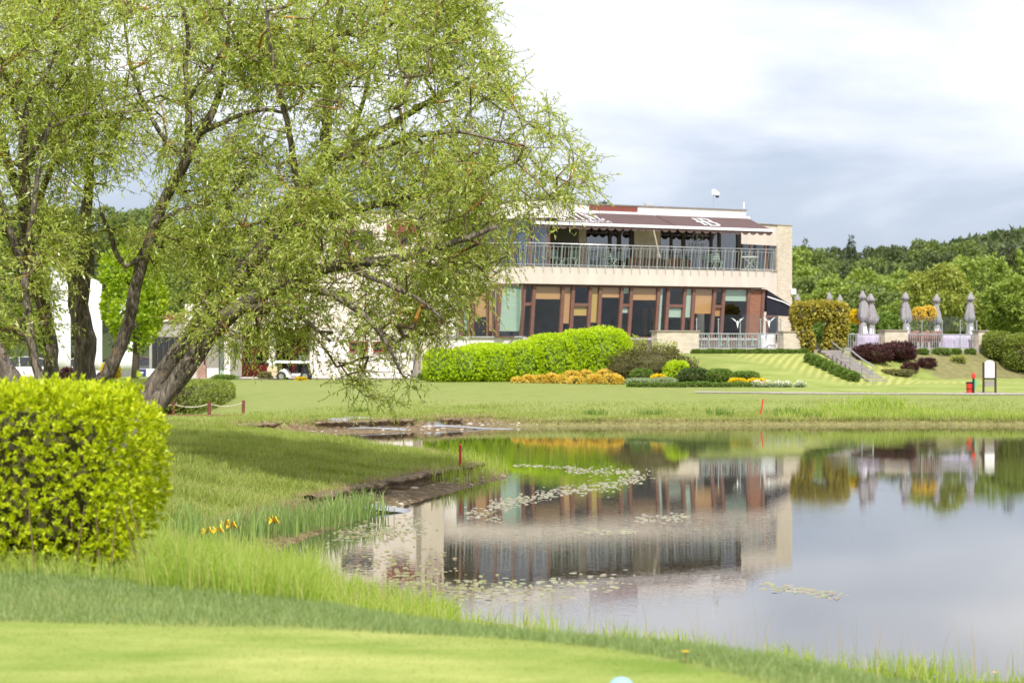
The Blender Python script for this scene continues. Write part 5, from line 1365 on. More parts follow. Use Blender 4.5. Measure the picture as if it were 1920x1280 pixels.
for px, v, py, lb, sk, sd in par: parasol('parasol', lb, px, v, py, sk, sd, 0.92 if v < 5 else 0.8)

def round_table(label, px, v, mat, cloth=True, rad=0.62):
    r = empty('garden_table', FT.pt(FT.u(px, v), v, ZT), label, 'table', 'tables on the terrace'); b = ORG[r.name]
    m = MB(); m.lathe([(0.04, 0.03), (0.04, 0.70)], b, 8); m.lathe([(0.25, 0), (0.25, 0.03)], b, 12); m.build('leg', MT['steel'], r)
    m = MB(); m.lathe([(rad, 0.70), (rad, 0.74)], b, 20); m.build('table_top', MT['timber'], r)
    if cloth:
        t = empty('tablecloth', b + V(0, 0, 0.05), label.replace('round table', 'cloth').replace('under', 'as') if False else None)
        bpy.data.objects.remove(t)
        m = MB(); n = 36; vs = []
        for j, (q, z) in enumerate([(0.02, 0.748), (rad * 0.97, 0.748), (rad * 1.02, 0.735), (rad * 1.04, 0.5), (rad * 1.06, 0.08)]):
            for k in range(n):
                tt = 2 * math.pi * k / n; w = 1 + (0.05 * j / 4 * math.cos(9 * tt) if j > 2 else 0); vs.append((b.x + q * w * math.cos(tt), b.y + q * w * math.sin(tt), b.z + z))
        m.add(vs, [(j * n + k, j * n + (k + 1) % n, (j + 1) * n + (k + 1) % n, (j + 1) * n + k) for j in range(4) for k in range(n)])
        tag(m.build('tablecloth', mat, None, loc=tuple(b), smooth=True), cloth, 'tablecloth', 'cloths on the terrace tables')
    return r
round_table('round table under the lilac cloth left of the orange topiary pot', 1778, 1.6, MT['lilac'], 'lilac cloth on the table beside the white draped one', 0.5)
round_table('round table under the widest lilac cloth behind the right railing', 1806, 1.5, MT['lilac'], 'wide lilac cloth hanging to the floor near the narrow pillar', 0.62)
round_table('round table under the white cloth between two lilac tables', 1789, 2.2, MT['clothwhite'], 'white cloth draped between the two lilac tablecloths', 0.45)
round_table('round table under the lilac cloth beside the ivy arch railing', 1630, 1.6, MT['lilac'], 'lilac cloth behind the short railing beside the ivy arch', 0.6)
round_table('tall table under the white cloth below the black awning', 1437, 1.0, MT['clothwhite'], 'white cloth gathered on the table under the black awning', 0.40)

def wicker_chair(label, px, v, rz):
    r = empty('wicker_chair', FT.pt(FT.u(px, v), v, ZT), label, 'chair', 'red wicker chairs behind the railing'); b = ORG[r.name]
    m = MB(); m.lathe([(0.30, 0.36), (0.31, 0.42), (0.28, 0.46)], b, 16); m.build('seat', MT['wicker'], r)
    m = MB(); n = 14; vs = []
    for j, (q, z) in enumerate([(0.30, 0.40), (0.34, 0.62), (0.35, 0.82), (0.30, 0.92)]):
        for k in range(n + 1):
            t = math.pi * 1.1 + math.pi * 1.25 * k / n + rz; hz = z if z < 0.5 else z * (0.80 + 0.2 * math.sin(math.pi * k / n))
            vs.append((b.x + q * math.cos(t), b.y + q * math.sin(t), b.z + hz))
    m.add(vs, [(j * (n + 1) + k, j * (n + 1) + k + 1, (j + 1) * (n + 1) + k + 1, (j + 1) * (n + 1) + k) for j in range(3) for k in range(n)])
    o = m.build('backrest', MT['wicker'], r, smooth=True); s = o.modifiers.new('thick', 'SOLIDIFY'); s.thickness = 0.04
    for k in range(4):
        t = k * math.pi / 2 + 0.78; m = MB(); m.bar(b + V(0.24 * math.cos(t), 0.24 * math.sin(t), 0), b + V(0.22 * math.cos(t), 0.22 * math.sin(t), 0.36), 0.04); m.build('leg', MT['black'], r)
wicker_chair('red wicker chair nearest the sandstone wall', 1711, 1.1, 0.0)
wicker_chair('middle one of three red wicker chairs behind the railing', 1731, 1.2, 0.2)
wicker_chair('red wicker chair closest to the lilac tables', 1752, 1.1, -0.1)

def bar_stool(label, px, v, hh=0.72):
    r = empty('bar_stool', FT.pt(FT.u(px, v), v, ZT), label, 'stool', 'pale green stools behind the railing'); b = ORG[r.name]
    m = MB(); m.box(b.x - 0.19, b.x + 0.19, b.y - 0.19, b.y + 0.19, b.z + hh - 0.04, b.z + hh); m.build('seat', MT['chairgreen'], r, bevel=0.015)
    for sx_ in (-1, 1):
        for sy in (-1, 1):
            m = MB(); m.bar(b + V(0.20 * sx_, 0.20 * sy, 0), b + V(0.15 * sx_, 0.15 * sy, hh - 0.042), 0.028); m.build('leg', MT['chairgreen'], r)
    m = MB()
    for a, c in (((-1, -1), (1, -1)), ((1, -1), (1, 1)), ((1, 1), (-1, 1)), ((-1, 1), (-1, -1))):
        m.bar(b + V(0.19 * a[0], 0.19 * a[1], 0.22), b + V(0.19 * c[0], 0.19 * c[1], 0.22), 0.02)
    m.build('foot_rest', MT['chairgreen'], r)
for px, lb in ((1322, 'pale green stool nearest the low sandstone wall'), (1358, 'second pale green stool from the low sandstone wall'), (1391, 'third pale green stool from the low sandstone wall'), (1417, 'pale green stool nearest the white draped table')): bar_stool(lb, px, 0.75)

def folding_chair(label, loc, rz, group, hh=0.82, w=0.40):
    r = empty('slatted_chair', loc, label, 'chair', group); b = ORG[r.name]; r.rotation_euler.z = rz
    def T(x, y, z): return b + V(x, y, z)
    m = MB()
    for k in range(4): m.box(b.x - w / 2, b.x + w / 2, b.y - 0.18 + k * 0.1, b.y - 0.10 + k * 0.1, b.z + 0.44, b.z + 0.46)
    s = m.build('seat', MT['chairgreen'], r); s['kind'] = 'stuff'
    for k in range(3):
        m = MB(); m.bar(T(-w / 2, 0.21 + k * 0.02, 0.56 + k * 0.11), T(w / 2, 0.21 + k * 0.02, 0.56 + k * 0.11), 0.015, 0.07); m.build('slat', MT['chairgreen'], r)
    for s_ in (-1, 1):
        m = MB(); m.bar(T(s_ * w / 2, -0.22, 0), T(s_ * w / 2, 0.18, 0.45), 0.022); m.bar(T(s_ * w / 2, 0.12, 0.40), T(s_ * w / 2, 0.27, hh + 0.02), 0.022); m.build('leg', MT['chairgreen'], r)
        m = MB(); m.bar(T(s_ * w / 2 * 0.94, 0.25, 0), T(s_ * w / 2 * 0.94, -0.20, 0.43), 0.022); m.build('leg', MT['chairgreen'], r)
    return r
bal = [(1005, 1.4, 2.6, 'mint slatted chair at the left end of the balcony'), (1035, 1.2, 0.3, 'mint slatted chair left of the first balcony pier'), (1053, 1.5, 1.4, 'mint slatted chair beside the first stone pier on the balcony'), (1073, 1.3, -0.5, 'mint slatted chair in front of the first stone pier'),
       (1131, 1.5, 0.4, 'mint slatted chair below the middle upper window'), (1146, 1.2, 2.2, 'mint slatted chair below the open middle balcony door'), (1163, 1.5, -0.3, 'mint slatted chair just left of the second stone pier'), (1332, 1.4, 0.2, 'mint slatted chair below the printed balcony window'), (1345, 1.1, 2.6, 'mint slatted chair right of the printed balcony window'), (1412, 1.0, 0.5, 'mint slatted chair at the right end of the balcony')]
for px, v, rz, lb in bal: folding_chair(lb, FR.pt(FR.u(px, v), v, Z_BAL), rz, 'mint chairs on the balcony')
r = empty('folding_table', FR.pt(FR.u(1405, 0.9), 0.9, Z_BAL), 'white topped folding table at the right end of the balcony', 'table'); b = ORG[r.name]
m = MB(); m.box(b.x - 0.4, b.x + 0.4, b.y - 0.3, b.y + 0.3, b.z + 0.68, b.z + 0.71); m.build('table_top', MT['clothwhite'], r)
for s_ in (-1, 1):
    m = MB(); m.bar(b + V(0.36 * s_, -0.25, 0), b + V(-0.3 * s_, -0.25, 0.678), 0.025); m.build('leg', MT['chairgreen'], r)
for px, a, lb in ((1210, 1.0, 'long dark slatted planter in front of the second stone pier'), (1272, 0.7, 'short red brown planter under the left panes of the printed window')):
    r = empty('planter', FR.pt(FR.u(px, 1.9), 1.9, Z_BAL), lb, 'planter', 'slatted planters on the balcony')
    m = MB(); fbox(m, FR, FR.u(px, 1.9) - a, FR.u(px, 1.9) + a * 0.9, 1.75, 2.15, Z_BAL + 0.002, Z_BAL + 0.55); m.build('box', MT['interior'], r)
    k = int(a * 9)
    for i in range(k):
        u = lerp(FR.u(px, 1.9) - a, FR.u(px, 1.9) + a * 0.9, i / k); m = MB(); fbox(m, FR, u + 0.015, u + 0.08, 1.72, 1.748, Z_BAL + 0.004, Z_BAL + 0.60); m.build('slat', MT['timber'], r)

# stairs beside the ivy arch, with their railing
top = FT.at(1533, 655, -0.1); top.z = ZT - 0.02
bot = ray_ground(1622, 714)
dirs = (bot - top); dirs.z = 0; run = dirs.length; dirs.normalize(); sidev = Vector((-dirs.y, dirs.x, 0))
if sidev.y < 0: sidev = -sidev
st = empty('garden_stairs', (bot.x, bot.y, bot.z), 'grey garden stairs with a cable railing climbing from the lawn to the ivy arch', 'stairs')
NS = 11
for i in range(NS):
    a = lerp(0, run, i / NS); b2 = lerp(0, run, (i + 1) / NS); zt_ = lerp(top.z, bot.z + 0.05, i / (NS - 1)) - 0.01
    p = Vector((top.x, top.y, 0)) + dirs * a; q = Vector((top.x, top.y, 0)) + dirs * b2
    m = MB(); m.hexa([p + V(0, 0, zt_ - 0.16), q + V(0, 0, zt_ - 0.16), q + sidev * 0.95 + V(0, 0, zt_ - 0.16), p + sidev * 0.95 + V(0, 0, zt_ - 0.16), p + V(0, 0, zt_), q + V(0, 0, zt_), q + sidev * 0.95 + V(0, 0, zt_), p + sidev * 0.95 + V(0, 0, zt_)])
    m.build('step', MT['greyplate'], st)
hr = [(1559.5, 641), (1578, 655.5), (1594.5, 655.5), (1616, 673), (1637, 686)]
hb = [(1559.5, 666), (1578, 684.5), (1594.5, 686), (1616, 706), (1637, 715)]
dd = bot.y - 0.2
tops = [P(a, b, lerp(top.y, bot.y, (a - 1540) / 90) - 0.3) for a, b in hr]; bots = [P(a, b, lerp(top.y, bot.y, (a - 1540) / 90) - 0.3) for a, b in hb]
m = MB(); m.tube(tops, 0.035, 8); m.build('hand_rail', MT['steel'], st)
for a, b in list(zip(tops, bots))[1:]:
    m = MB(); m.tube([b - V(0, 0, 0.1), a], 0.026, 6); m.build('post', MT['steel'], st)
for k in (0.3, 0.55, 0.8):
    m = MB(); m.tube([a.lerp(b, k) for a, b in zip(tops, bots)], 0.014, 5); m.build('cable', MT['steel'], st)

# sign, bin with ball washer, stakes
c = ray_ground(1854.5, 737.5); s = FPX / c.y
sg = empty('hole_sign', c, 'white round topped notice board between two dark posts on the gravel', 'sign')
hs = (737.5 - 679) / s
for px in (1844, 1866.5):
    x = PX(px, c.y); m = MB(); m.box(x - 0.035, x + 0.035, c.y - 0.04, c.y + 0.04, c.z - 0.1, c.z + hs); m.build('post', MT['signwood'], sg, bevel=0.008)
x0, x1 = PX(1846.2, c.y), PX(1864.6, c.y); zb_ = c.z + (737.5 - 708) / s; zt_ = c.z + (737.5 - 680) / s; zc_ = c.z + (737.5 - 675) / s
arc = [(lerp(x1, x0, t), zt_ + (zc_ - zt_) * math.sin(math.pi * t) ** 0.7) for t in np.linspace(0, 1, 11)]
m = MB(); m.prism([V(x0, c.y - 0.02, zb_), V(x1, c.y - 0.02, zb_)] + [V(a, c.y - 0.02, z) for a, z in arc], (0, 0.035, 0)); bd = m.build('board', MT['signwhite'], sg)
m = MB(); m.box(x0, x1, c.y - 0.03, c.y + 0.025, zb_ - 0.07, zb_ - 0.003); m.build('board_rail', MT['signwood'], sg)
xm = (x0 + x1) / 2 + 0.01; zm = (zb_ + zt_) / 2
m = MB(); m.bar(V(xm - 0.05, c.y - 0.024, zm + 0.13), V(xm + 0.06, c.y - 0.024, zm + 0.13), 0.006, 0.03); m.bar(V(xm + 0.05, c.y - 0.024, zm + 0.12), V(xm - 0.02, c.y - 0.024, zm - 0.12), 0.006, 0.035, up=(1, 0, 0)); m.build('board_number', MT['printgrey'], bd)
m = MB(); m.box(x0 + 0.01, x1 - 0.01, c.y - 0.015, c.y + 0.015, zb_ - 0.33, zb_ - 0.12); m.build('lower_plate', MT['greyplate'], sg)
c = ray_ground(1818, 737.5); s = FPX / c.y
bn = empty('litter_bin', c, 'red litter bin with a black rim beside the notice board', 'bin')
m = MB(); m.lathe([(0.10, 0.0), (0.115, 0.02), (0.125, 0.16), (0.132, 0.165), (0.132, 0.20), (0.126, 0.205), (0.135, 0.38)], c, 16); m.build('body', MT['binred'], bn)
m = MB(); m.lathe([(0.14, 0.381), (0.145, 0.40), (0.145, 0.43), (0.10, 0.445)], c, 16); m.build('rim', MT['black'], bn)
m = MB(); m.lathe([(0.134, 0.168), (0.136, 0.17), (0.136, 0.196), (0.134, 0.198)], c, 16); m.build('band', MT['black'], bn)
c2 = c + V(0.12, -0.12, 0); c2.z = gz(c2.x, c2.y)
bw = empty('ball_washer', c2, 'red ball washer on a black pole with a green towel', 'ball washer')
m = MB(); m.box(c2.x - 0.035, c2.x + 0.035, c2.y - 0.035, c2.y + 0.035, c2.z, c2.z + 0.58); m.build('pole', MT['black'], bw)
m = MB(); m.box(c2.x - 0.065, c2.x + 0.065, c2.y - 0.06, c2.y + 0.06, c2.z + 0.582, c2.z + 0.75); m.tube([c2 + V(0, 0, 0.752), c2 + V(0, 0, 0.80)], 0.05, 8); m.build('washer', MT['binred'], bw, bevel=0.015)
m = MB(); m.prism([c2 + V(0.03, -0.05, 0.55), c2 + V(0.10, -0.05, 0.52), c2 + V(0.12, -0.06, 0.35), c2 + V(0.06, -0.05, 0.20), c2 + V(0.03, -0.05, 0.22)], (0, 0.02, 0)); m.build('towel', MT['greencloth'], bw)
def stake(px, py0, py1, lean, label):
    c = ray_ground(px, py0); s = FPX / c.y; h = (py0 - py1) / s
    r = empty('marker_stake', c, label, 'stake', 'red water hazard stakes')
    m = MB(); t = c + V(lean, 0, h); w = 0.024
    m.bar(c - V(lean, 0, h) * 0.25, t, 2 * w, 2 * w); m.build('shaft', MT['stakered'], r, bevel=0.004)
    m = MB(); m.lathe([(w * 1.2, 0), (w * 0.6, 0.012), (0.002, 0.018)], t, 8); m.build('cap', MT['stakered'], r)
stake(863, 881, 835, 0.0, 'upright red stake on the tip of the grassy peninsula')
stake(1426, 778, 748, 0.09, 'leaning red stake on the far bank below the lawn')

# rope fence on the far bank at the left
rf = empty('rope_fence', gp(390, 62.0), 'low rope fence with three red brown wooden posts on the far bank', 'fence')
tp = []
for px, pb, pt in ((262, 779, 753), (325, 779, 753), (392, 778.5, 752.5), (456, 776, 750.5)):
    c = ray_ground(px, pb, 50); s = FPX / c.y; h = (pb - pt) / s; tp.append(c + V(0, 0, h * 0.84))
    m = MB(); m.tube([c - V(0, 0, 0.1), c + V(0.01, 0, h)], 0.055, 8); m.build('post', MT['postred'], rf)
for a, b in zip(tp[:-1], tp[1:]):
    m = MB(); m.tube([a.lerp(b, t) - V(0, 0, 0.11 * 4 * t * (1 - t)) for t in np.linspace(0, 1, 9)], 0.018, 5); m.build('rope', MT['rope'], rf)
c = gp(400, 64); tag(MB().box(c.x - 2.6, c.x + 0.9, c.y - 0.05, c.y + 0.05, c.z - 0.02, c.z + 0.05).build('timber_edging', MT['timber'], None, loc=tuple(c)), 'long timber beam lying behind the rope fence posts', 'beam')

# small things on the near lawn and banks
c = ray_ground(1165, 1311); tm = empty('tee_marker', c, 'pale blue ball shaped tee marker at the bottom edge of the lawn', 'tee marker')
m = MB(); m.lathe([(0.02, 0.0), (0.05, 0.012), (0.062, 0.04), (0.055, 0.07), (0.035, 0.092), (0.005, 0.1)], c, 18); m.build('ball', MT['teeblue'], tm, smooth=True)
m = MB(); m.tube([c - V(0, 0, 0.06), c + V(0, 0, 0.005)], 0.012, 6); m.build('spike', MT['black'], tm)
c = ray_ground(848, 711); lw = empty('lawn_marker', c, 'small white box standing on the lawn before the clipped bright hedge', 'lawn marker')
m = MB(); m.prism([V(c.x - 0.11, c.y, c.z), V(c.x + 0.11, c.y, c.z), V(c.x + 0.12, c.y, c.z + 0.10), V(c.x + 0.04, c.y, c.z + 0.15), V(c.x - 0.08, c.y, c.z + 0.13)], (0, 0.14, 0)); m.build('body', MT['carwhite'], lw, bevel=0.01)
m = MB(); m.box(c.x - 0.05, c.x + 0.05, c.y - 0.004, c.y - 0.001, c.z + 0.03, c.z + 0.08); m.build('print', MT['printgrey'], lw)
c = ray_ground(1378, 715); bl = empty('planting_trough', c, 'weathered brown trough between the low shrubs of the garden bed', 'trough')
m = MB(); m.box(c.x - 0.36, c.x + 0.36, c.y - 0.2, c.y + 0.2, c.z, c.z + 0.16); m.build('box', MT['brickbrown'], bl, bevel=0.02)
m = MB(); m.box(c.x - 0.32, c.x + 0.32, c.y - 0.16, c.y + 0.16, c.z + 0.161, c.z + 0.175); m.build('soil', MT['interior'], bl)
# ------------------------------------------------------------------ hedges and garden shrubs
bush('hedge', 'big golden yellow privet hedge in the left foreground', 'hedge', (-4.28, 15.30, 0.86),
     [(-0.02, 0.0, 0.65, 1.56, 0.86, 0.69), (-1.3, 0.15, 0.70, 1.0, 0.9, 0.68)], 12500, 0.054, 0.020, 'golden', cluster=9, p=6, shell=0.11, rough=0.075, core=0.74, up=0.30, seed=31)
rng = np.random.default_rng(8); k = 420
pts = np.stack([rng.uniform(-2.2, 1.42, k), rng.uniform(-0.72, 0.72, k), 1.30 + np.abs(rng.normal(0, 0.055, k))], 1)
v, f = foliage_arrays(pts, np.tile([0, 0, 1.0], (k, 1)), 0.06, 0.02, rng, 8, 0.8, 0.6)
o = link_mesh('shoots', np_mesh('shoots', v, f), ML['golden'], bpy.data.objects['hedge']); o['kind'] = 'stuff'
def stalks(parent_label, loc, n, w, h, seed):
    rng = np.random.default_rng(seed); p0 = np.stack([rng.uniform(-w, w, n), rng.uniform(-0.5, 0.3, n), np.zeros(n)], 1); p1 = p0 + np.stack([rng.normal(0, 0.12, n), rng.normal(0, 0.1, n), np.full(n, h)], 1)
    return frusta(p0 + np.array(loc), p1 + np.array(loc), np.full(n, 0.007), np.full(n, 0.004), 4)
hd = bpy.data.objects['hedge']; hd.rotation_euler.z = math.radians(10)
v, f = stalks('', (-4.2, 14.75, 0.86), 34, 1.4, 0.5, 5)
o = np_obj('stem', v, f, MT['twig'], hd); o['kind'] = 'stuff'

def pxbush(name, label, cat, px0, px1, py_top, py_base, d, n, L, W, leaf, depth=None, group=None, cluster=1, p=2.3, shell=0.13, rough=0.10, seed=1, core=0.8, up=0.35, extra=(), flat=1.0, ground=True):
    """one rounded shrub whose outline runs px0..px1, py_top..py_base at distance d"""
    s = FPX / d; w = (px1 - px0) / s; h = (py_base - py_top) / s; x = PX((px0 + px1) / 2, d)
    z = gz(x, d) if ground else CH - (py_base - YH) / s
    top = CH - (py_top - YH) / s; h = max(0.12, top - z)
    lobes = [(0, 0, h * 0.46, w / 2, (depth or w) / 2, h * 0.54)] + [((ex - 0.5) * w, ey * w, h * ez, w * er, w * er, h * er * 1.3) for ex, ey, ez, er in extra]
    return bush(name, label, cat, (x, d, z), lobes, n, L, W, leaf, group, cluster, p, shell, rough, core, up, seed)

# bright clipped hedge of rounded lobes in front of the ground floor windows
lob = []; dH = 85.5; x0 = PX(985, dH); zb0 = gz(x0, dH)
for a, b, pt, dd, ry in ((795, 856, 654, 84.4, 0.9), (838, 908, 652, 84.8, 1.0), (892, 968, 648, 85.2, 1.1), (850, 980, 645, 86.6, 1.2), (950, 1020, 640, 85.0, 1.1), (1000, 1082, 626, 85.2, 1.2), (1045, 1125, 618, 85.6, 1.3), (1075, 1182, 614, 85.8, 1.5), (980, 1090, 628, 87, 1.4)):
    s = FPX / dd; w = (b - a) / s; top = CH - (pt - YH) / s; x = PX((a + b) / 2, dd); z = gz(x, dd); h = top - z
    lob.append((x - x0, dd - dH, z - zb0 + h * 0.48, w / 2 * 1.05, ry, h * 0.52, 2.8))
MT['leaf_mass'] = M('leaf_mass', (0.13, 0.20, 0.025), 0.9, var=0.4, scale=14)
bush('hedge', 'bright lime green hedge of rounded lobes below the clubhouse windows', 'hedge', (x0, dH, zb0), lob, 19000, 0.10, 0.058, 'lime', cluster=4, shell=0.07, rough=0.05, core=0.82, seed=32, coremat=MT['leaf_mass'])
# clipped hedge block behind the rope fence
x0, x1 = PX(120, 70), PX(392, 67); zz = gz(x1, 66) - 0.1
bush('hedge', 'flat topped clipped hedge beneath the leaning trunks behind the rope fence', 'hedge', ((x0 + x1) / 2, 69.5, zz),
     [(0, 0, 0.52, (x1 - x0) / 2, 5.6, 0.55)], 16000, 0.085, 0.045, 'clip', cluster=2, p=7, shell=0.03, rough=0.012, core=0.95, up=0.5, seed=33)
# golden shrubs along the bed
oc = [(957, 985, 709, 719), (978, 1006, 707, 719), (1000, 1028, 705, 720), (1020, 1046, 705, 720), (1036, 1064, 704, 721), (1056, 1090, 699, 719), (1062, 1098, 708, 723), (1085, 1112, 698, 716), (1098, 1130, 703, 723), (1116, 1152, 697, 717), (1128, 1166, 703, 724), (1150, 1170, 711, 725)]
words_ = ['leftmost', 'second', 'third', 'fourth', 'fifth', 'sixth', 'seventh', 'eighth', 'ninth', 'tenth', 'eleventh', 'twelfth']
for i, (a, b, t, bb) in enumerate(oc):
    pxbush('spirea_shrub', f'{words_[i]} golden orange shrub from the left in the row before the lime hedge', 'shrub', a + 2, b - 2, t - (0, 3, 1, 4)[i % 4], bb, 83.2 - 0.25 * (bb - 718) , 420, 0.085, 0.05, 'orange', group='golden orange shrubs in the bed', cluster=3, seed=40 + i, rough=0.12)
pxbush('olive_shrub', 'wide dark olive shrub with upright shoots right of the lime hedge', 'shrub', 1150, 1290, 650, 722, 84.2, 3400, 0.10, 0.045, 'olive', depth=3.0, cluster=3, seed=60, up=1.2, rough=0.22, shell=0.2, extra=((0.86, 0.0, 0.35, 0.28), (0.2, -0.1, 0.40, 0.30), (1.0, -0.05, 0.22, 0.20)))
pxbush('pale_shrub', 'pale airy shrub standing behind the olive shrub', 'shrub', 1165, 1215, 624, 700, 86.6, 900, 0.10, 0.05, 'pale', cluster=2, seed=61, shell=0.3, core=0)
pxbush('pale_shrub', 'light green twiggy shrub before the low sandstone wall', 'shrub', 1215, 1275, 634, 690, 86.8, 900, 0.09, 0.045, 'pale', cluster=2, seed=62, shell=0.3, core=0)
pxbush('green_shrub', 'round leafy green shrub at the foot of the olive shrub', 'shrub', 1244, 1292, 677, 722, 82.8, 1000, 0.10, 0.055, 'lime', cluster=3, seed=63, rough=0.14)
pxbush('green_shrub', 'low green shrub between the golden shrubs and the round leafy one', 'shrub', 1182, 1226, 692, 722, 82.6, 700, 0.09, 0.05, 'green', cluster=3, seed=64)
for i, (a, b, t, lb) in enumerate(((1268, 1330, 692, 'dark green upright shrub left of the brown trough'), (1318, 1376, 694, 'dark green upright shrub behind the brown trough'), (1370, 1424, 699, 'dark green upright shrub at the right end of the bed'))):
    pxbush('juniper_shrub', lb, 'shrub', a, b, t, 720, 82.4, 900, 0.11, 0.035, 'deep' if i != 1 else 'green', group='dark upright shrubs in the bed', cluster=4, seed=66 + i, up=1.2, spread=0.5) if False else pxbush('juniper_shrub', lb, 'shrub', a, b, t, 722, 82.4, 900, 0.11, 0.04, 'green' if i else 'deep', group='dark upright shrubs in the bed', cluster=4, seed=66 + i, up=1.2)
pxbush('grey_ground_cover', 'grey green feathery carpet plant beside the golden shrubs', 'plant', 1168, 1228, 712, 727, 81.6, 900, 0.10, 0.03, 'grey', cluster=3, seed=70, up=1.0)
pxbush('grey_ground_cover', 'grey green feathery carpet plant below the round leafy shrub', 'plant', 1216, 1268, 710, 726, 81.8, 900, 0.10, 0.03, 'grey', cluster=3, seed=71, up=1.0)
pxbush('yellow_flowering_plant', 'small yellow flowering plant by the olive shrub', 'plant', 1220, 1248, 703, 718, 82.0, 260, 0.09, 0.06, 'yellow', cluster=3, seed=72)
pxbush('yellow_flowering_plant', 'yellow flowering plant right of the brown trough', 'plant', 1366, 1398, 710, 724, 80.9, 320, 0.08, 0.05, 'yellow', cluster=3, seed=73)
pxbush('yellow_flowering_plant', 'yellow and green flowering plant at the right end of the bed', 'plant', 1398, 1440, 711, 727, 80.6, 420, 0.09, 0.05, 'yellow', cluster=2, seed=74, shell=0.25)
lowr = [(1176, 1192, 725), (1192, 1218, 722), (1214, 1240, 721), (1236, 1262, 719), (1258, 1284, 719), (1278, 1306, 718), (1300, 1330, 717), (1322, 1352, 719), (1346, 1378, 719), (1372, 1404, 718), (1396, 1424, 721)]
for i, (a, b, t) in enumerate(lowr):
    pxbush('box_mound', f'{words_[i]} low green mound from the left edging the gravel path', 'shrub', a, b, t, 733.5, 79.4, 420, 0.075, 0.042, 'green', group='low green mounds along the path', cluster=3, seed=80 + i, rough=0.14)
for i, (a, b, t) in enumerate(((1408, 1432, 722), (1428, 1452, 723), (1448, 1468, 724), (1466, 1484, 724), (1488, 1512, 725))):
    r = pxbush('flowering_mound', f'{words_[i]} white flowering mound from the left along the gravel path', 'shrub', a, b, t, 734, 79.2, 260, 0.07, 0.04, 'grey', group='white flowering mounds along the path', cluster=2, seed=95 + i)
    rng = np.random.default_rng(i + 7); l = ORG[r.name]; w = (b - a) / 47 / 2
    th = rng.uniform(0, 6.28, 60); ph = rng.uniform(0.2, 1.4, 60)
    pts = np.stack([w * np.cos(th) * np.cos(ph) + l.x, w * np.sin(th) * np.cos(ph) + l.y, 0.05 + 0.22 * np.sin(ph) + l.z], 1)
    v, f = leaf_quads(pts, rng.normal(size=(60, 3)), 0.05, 0.05, rng); o = np_obj('blossom', v, f, ML['petalpink'], r); o['kind'] = 'stuff'
# little shrubs below the terrace wall and beside the stairs
for i in range(15):
    px = 1305 + i * 14.4; u = ut(px)
    p = FT.pt(u, -0.75, 0); d = p.y
    pxbush('terrace_shrub', f'small pale green shrub number {i + 1} of the row under the terrace railing' if False else f'{(words_ + ["thirteenth", "fourteenth", "fifteenth"])[i]} small green shrub from the left under the terrace railing', 'shrub', px - 9.5, px + 9.5, 656.5 + 1.2 * math.sin(i * 2.1), 673, d, 280, 0.085, 0.04, 'green', group='small shrubs under the terrace railing', cluster=3, seed=110 + i)
sl = [(1519, 663, 680), (1530, 667, 685), (1541, 672, 690), (1553, 678, 695), (1565, 684, 701), (1577, 689, 706), (1589, 694, 711), (1601, 698, 715)]
for i, (px, t, bse) in enumerate(sl):
    c = ray_ground(px, bse); pxbush('stair_shrub', f'{words_[i]} small shrub counted downhill beside the garden stairs', 'shrub', px - 11, px + 11, t, bse, c.y, 300, 0.085, 0.04, 'green', group='small shrubs beside the stairs', cluster=3, seed=130 + i)
# ivy arch
px0, px1 = 1486, 1590; dA = FT.depth(1538, -0.1); s = FPX / dA; xa = PX(1538, dA); za = 2.3
W_ = (px1 - px0) / s
def ap(px, py): return ((px - 1538) / s, CH - (py - YH) / s - za)
lob = []
for px, py, rw, rh in ((1499, 590, 15, 24), (1503, 618, 15, 26), (1512, 640, 13, 20), (1520, 584, 20, 18), (1545, 582, 22, 17), (1568, 586, 21, 19), (1572, 606, 18, 24), (1566, 630, 18, 24), (1560, 650, 15, 16)):
    a, b = ap(px, py); lob.append((a, 0.0, b, rw / s, 0.75, rh / s, 2.4))
bush('ivy_arch', 'bronze yellow ivy covered archway at the head of the garden stairs', 'arch', (xa, dA, za), lob, 3600, 0.16, 0.11, 'arch', cluster=2, shell=0.10, rough=0.10, core=0.82, up=-0.1, seed=150)
# arch gate posts seen in the opening
m = MB(); fbox(m, FT, ut(1527), ut(1535), 0.5, 0.55, ZT, ZT + 0.75); tag(m.build('garden_gate', MT['steel'], None, loc=tuple(FT.pt(ut(1531), 0.5, ZT))), 'small steel gate inside the ivy arch opening', 'gate')
# purple barberry, right hand hedges, low bushes under the right railing
pxbush('barberry_shrub', 'large dark purple barberry shrub right of the garden stairs', 'shrub', 1604, 1672, 648, 712, 92.6, 1800, 0.15, 0.035, 'purple', depth=2.0, cluster=4, seed=160, up=1.2, rough=0.28, shell=0.28, core=0.6, extra=((0.2, 0, 0.5, 0.3),))
pxbush('barberry_shrub', 'dark purple barberry shrub with long shoots before the sandstone wall', 'shrub', 1650, 1716, 644, 706, 93.4, 1700, 0.16, 0.035, 'purple', depth=1.8, cluster=4, seed=161, up=1.2, rough=0.30, shell=0.28, core=0.6)
pxbush('barberry_shrub', 'small purple barberry shrub standing apart on the right slope', 'shrub', 1718, 1756, 673, 702, 93.0, 700, 0.10, 0.03, 'purple', cluster=4, seed=162, up=1.2, rough=0.35, shell=0.3, core=0.5)
pxbush('barberry_shrub', 'low purple barberry shrub in front of the two large ones', 'shrub', 1690, 1722, 682, 708, 92.0, 600, 0.09, 0.03, 'purple', cluster=4, seed=163, up=0.6, rough=0.2)
pxbush('dry_shrub', 'low brownish green cushion shrub below the purple barberries', 'shrub', 1640, 1720, 694, 714, 91.2, 900, 0.08, 0.035, 'dry', depth=1.2, cluster=3, seed=164)
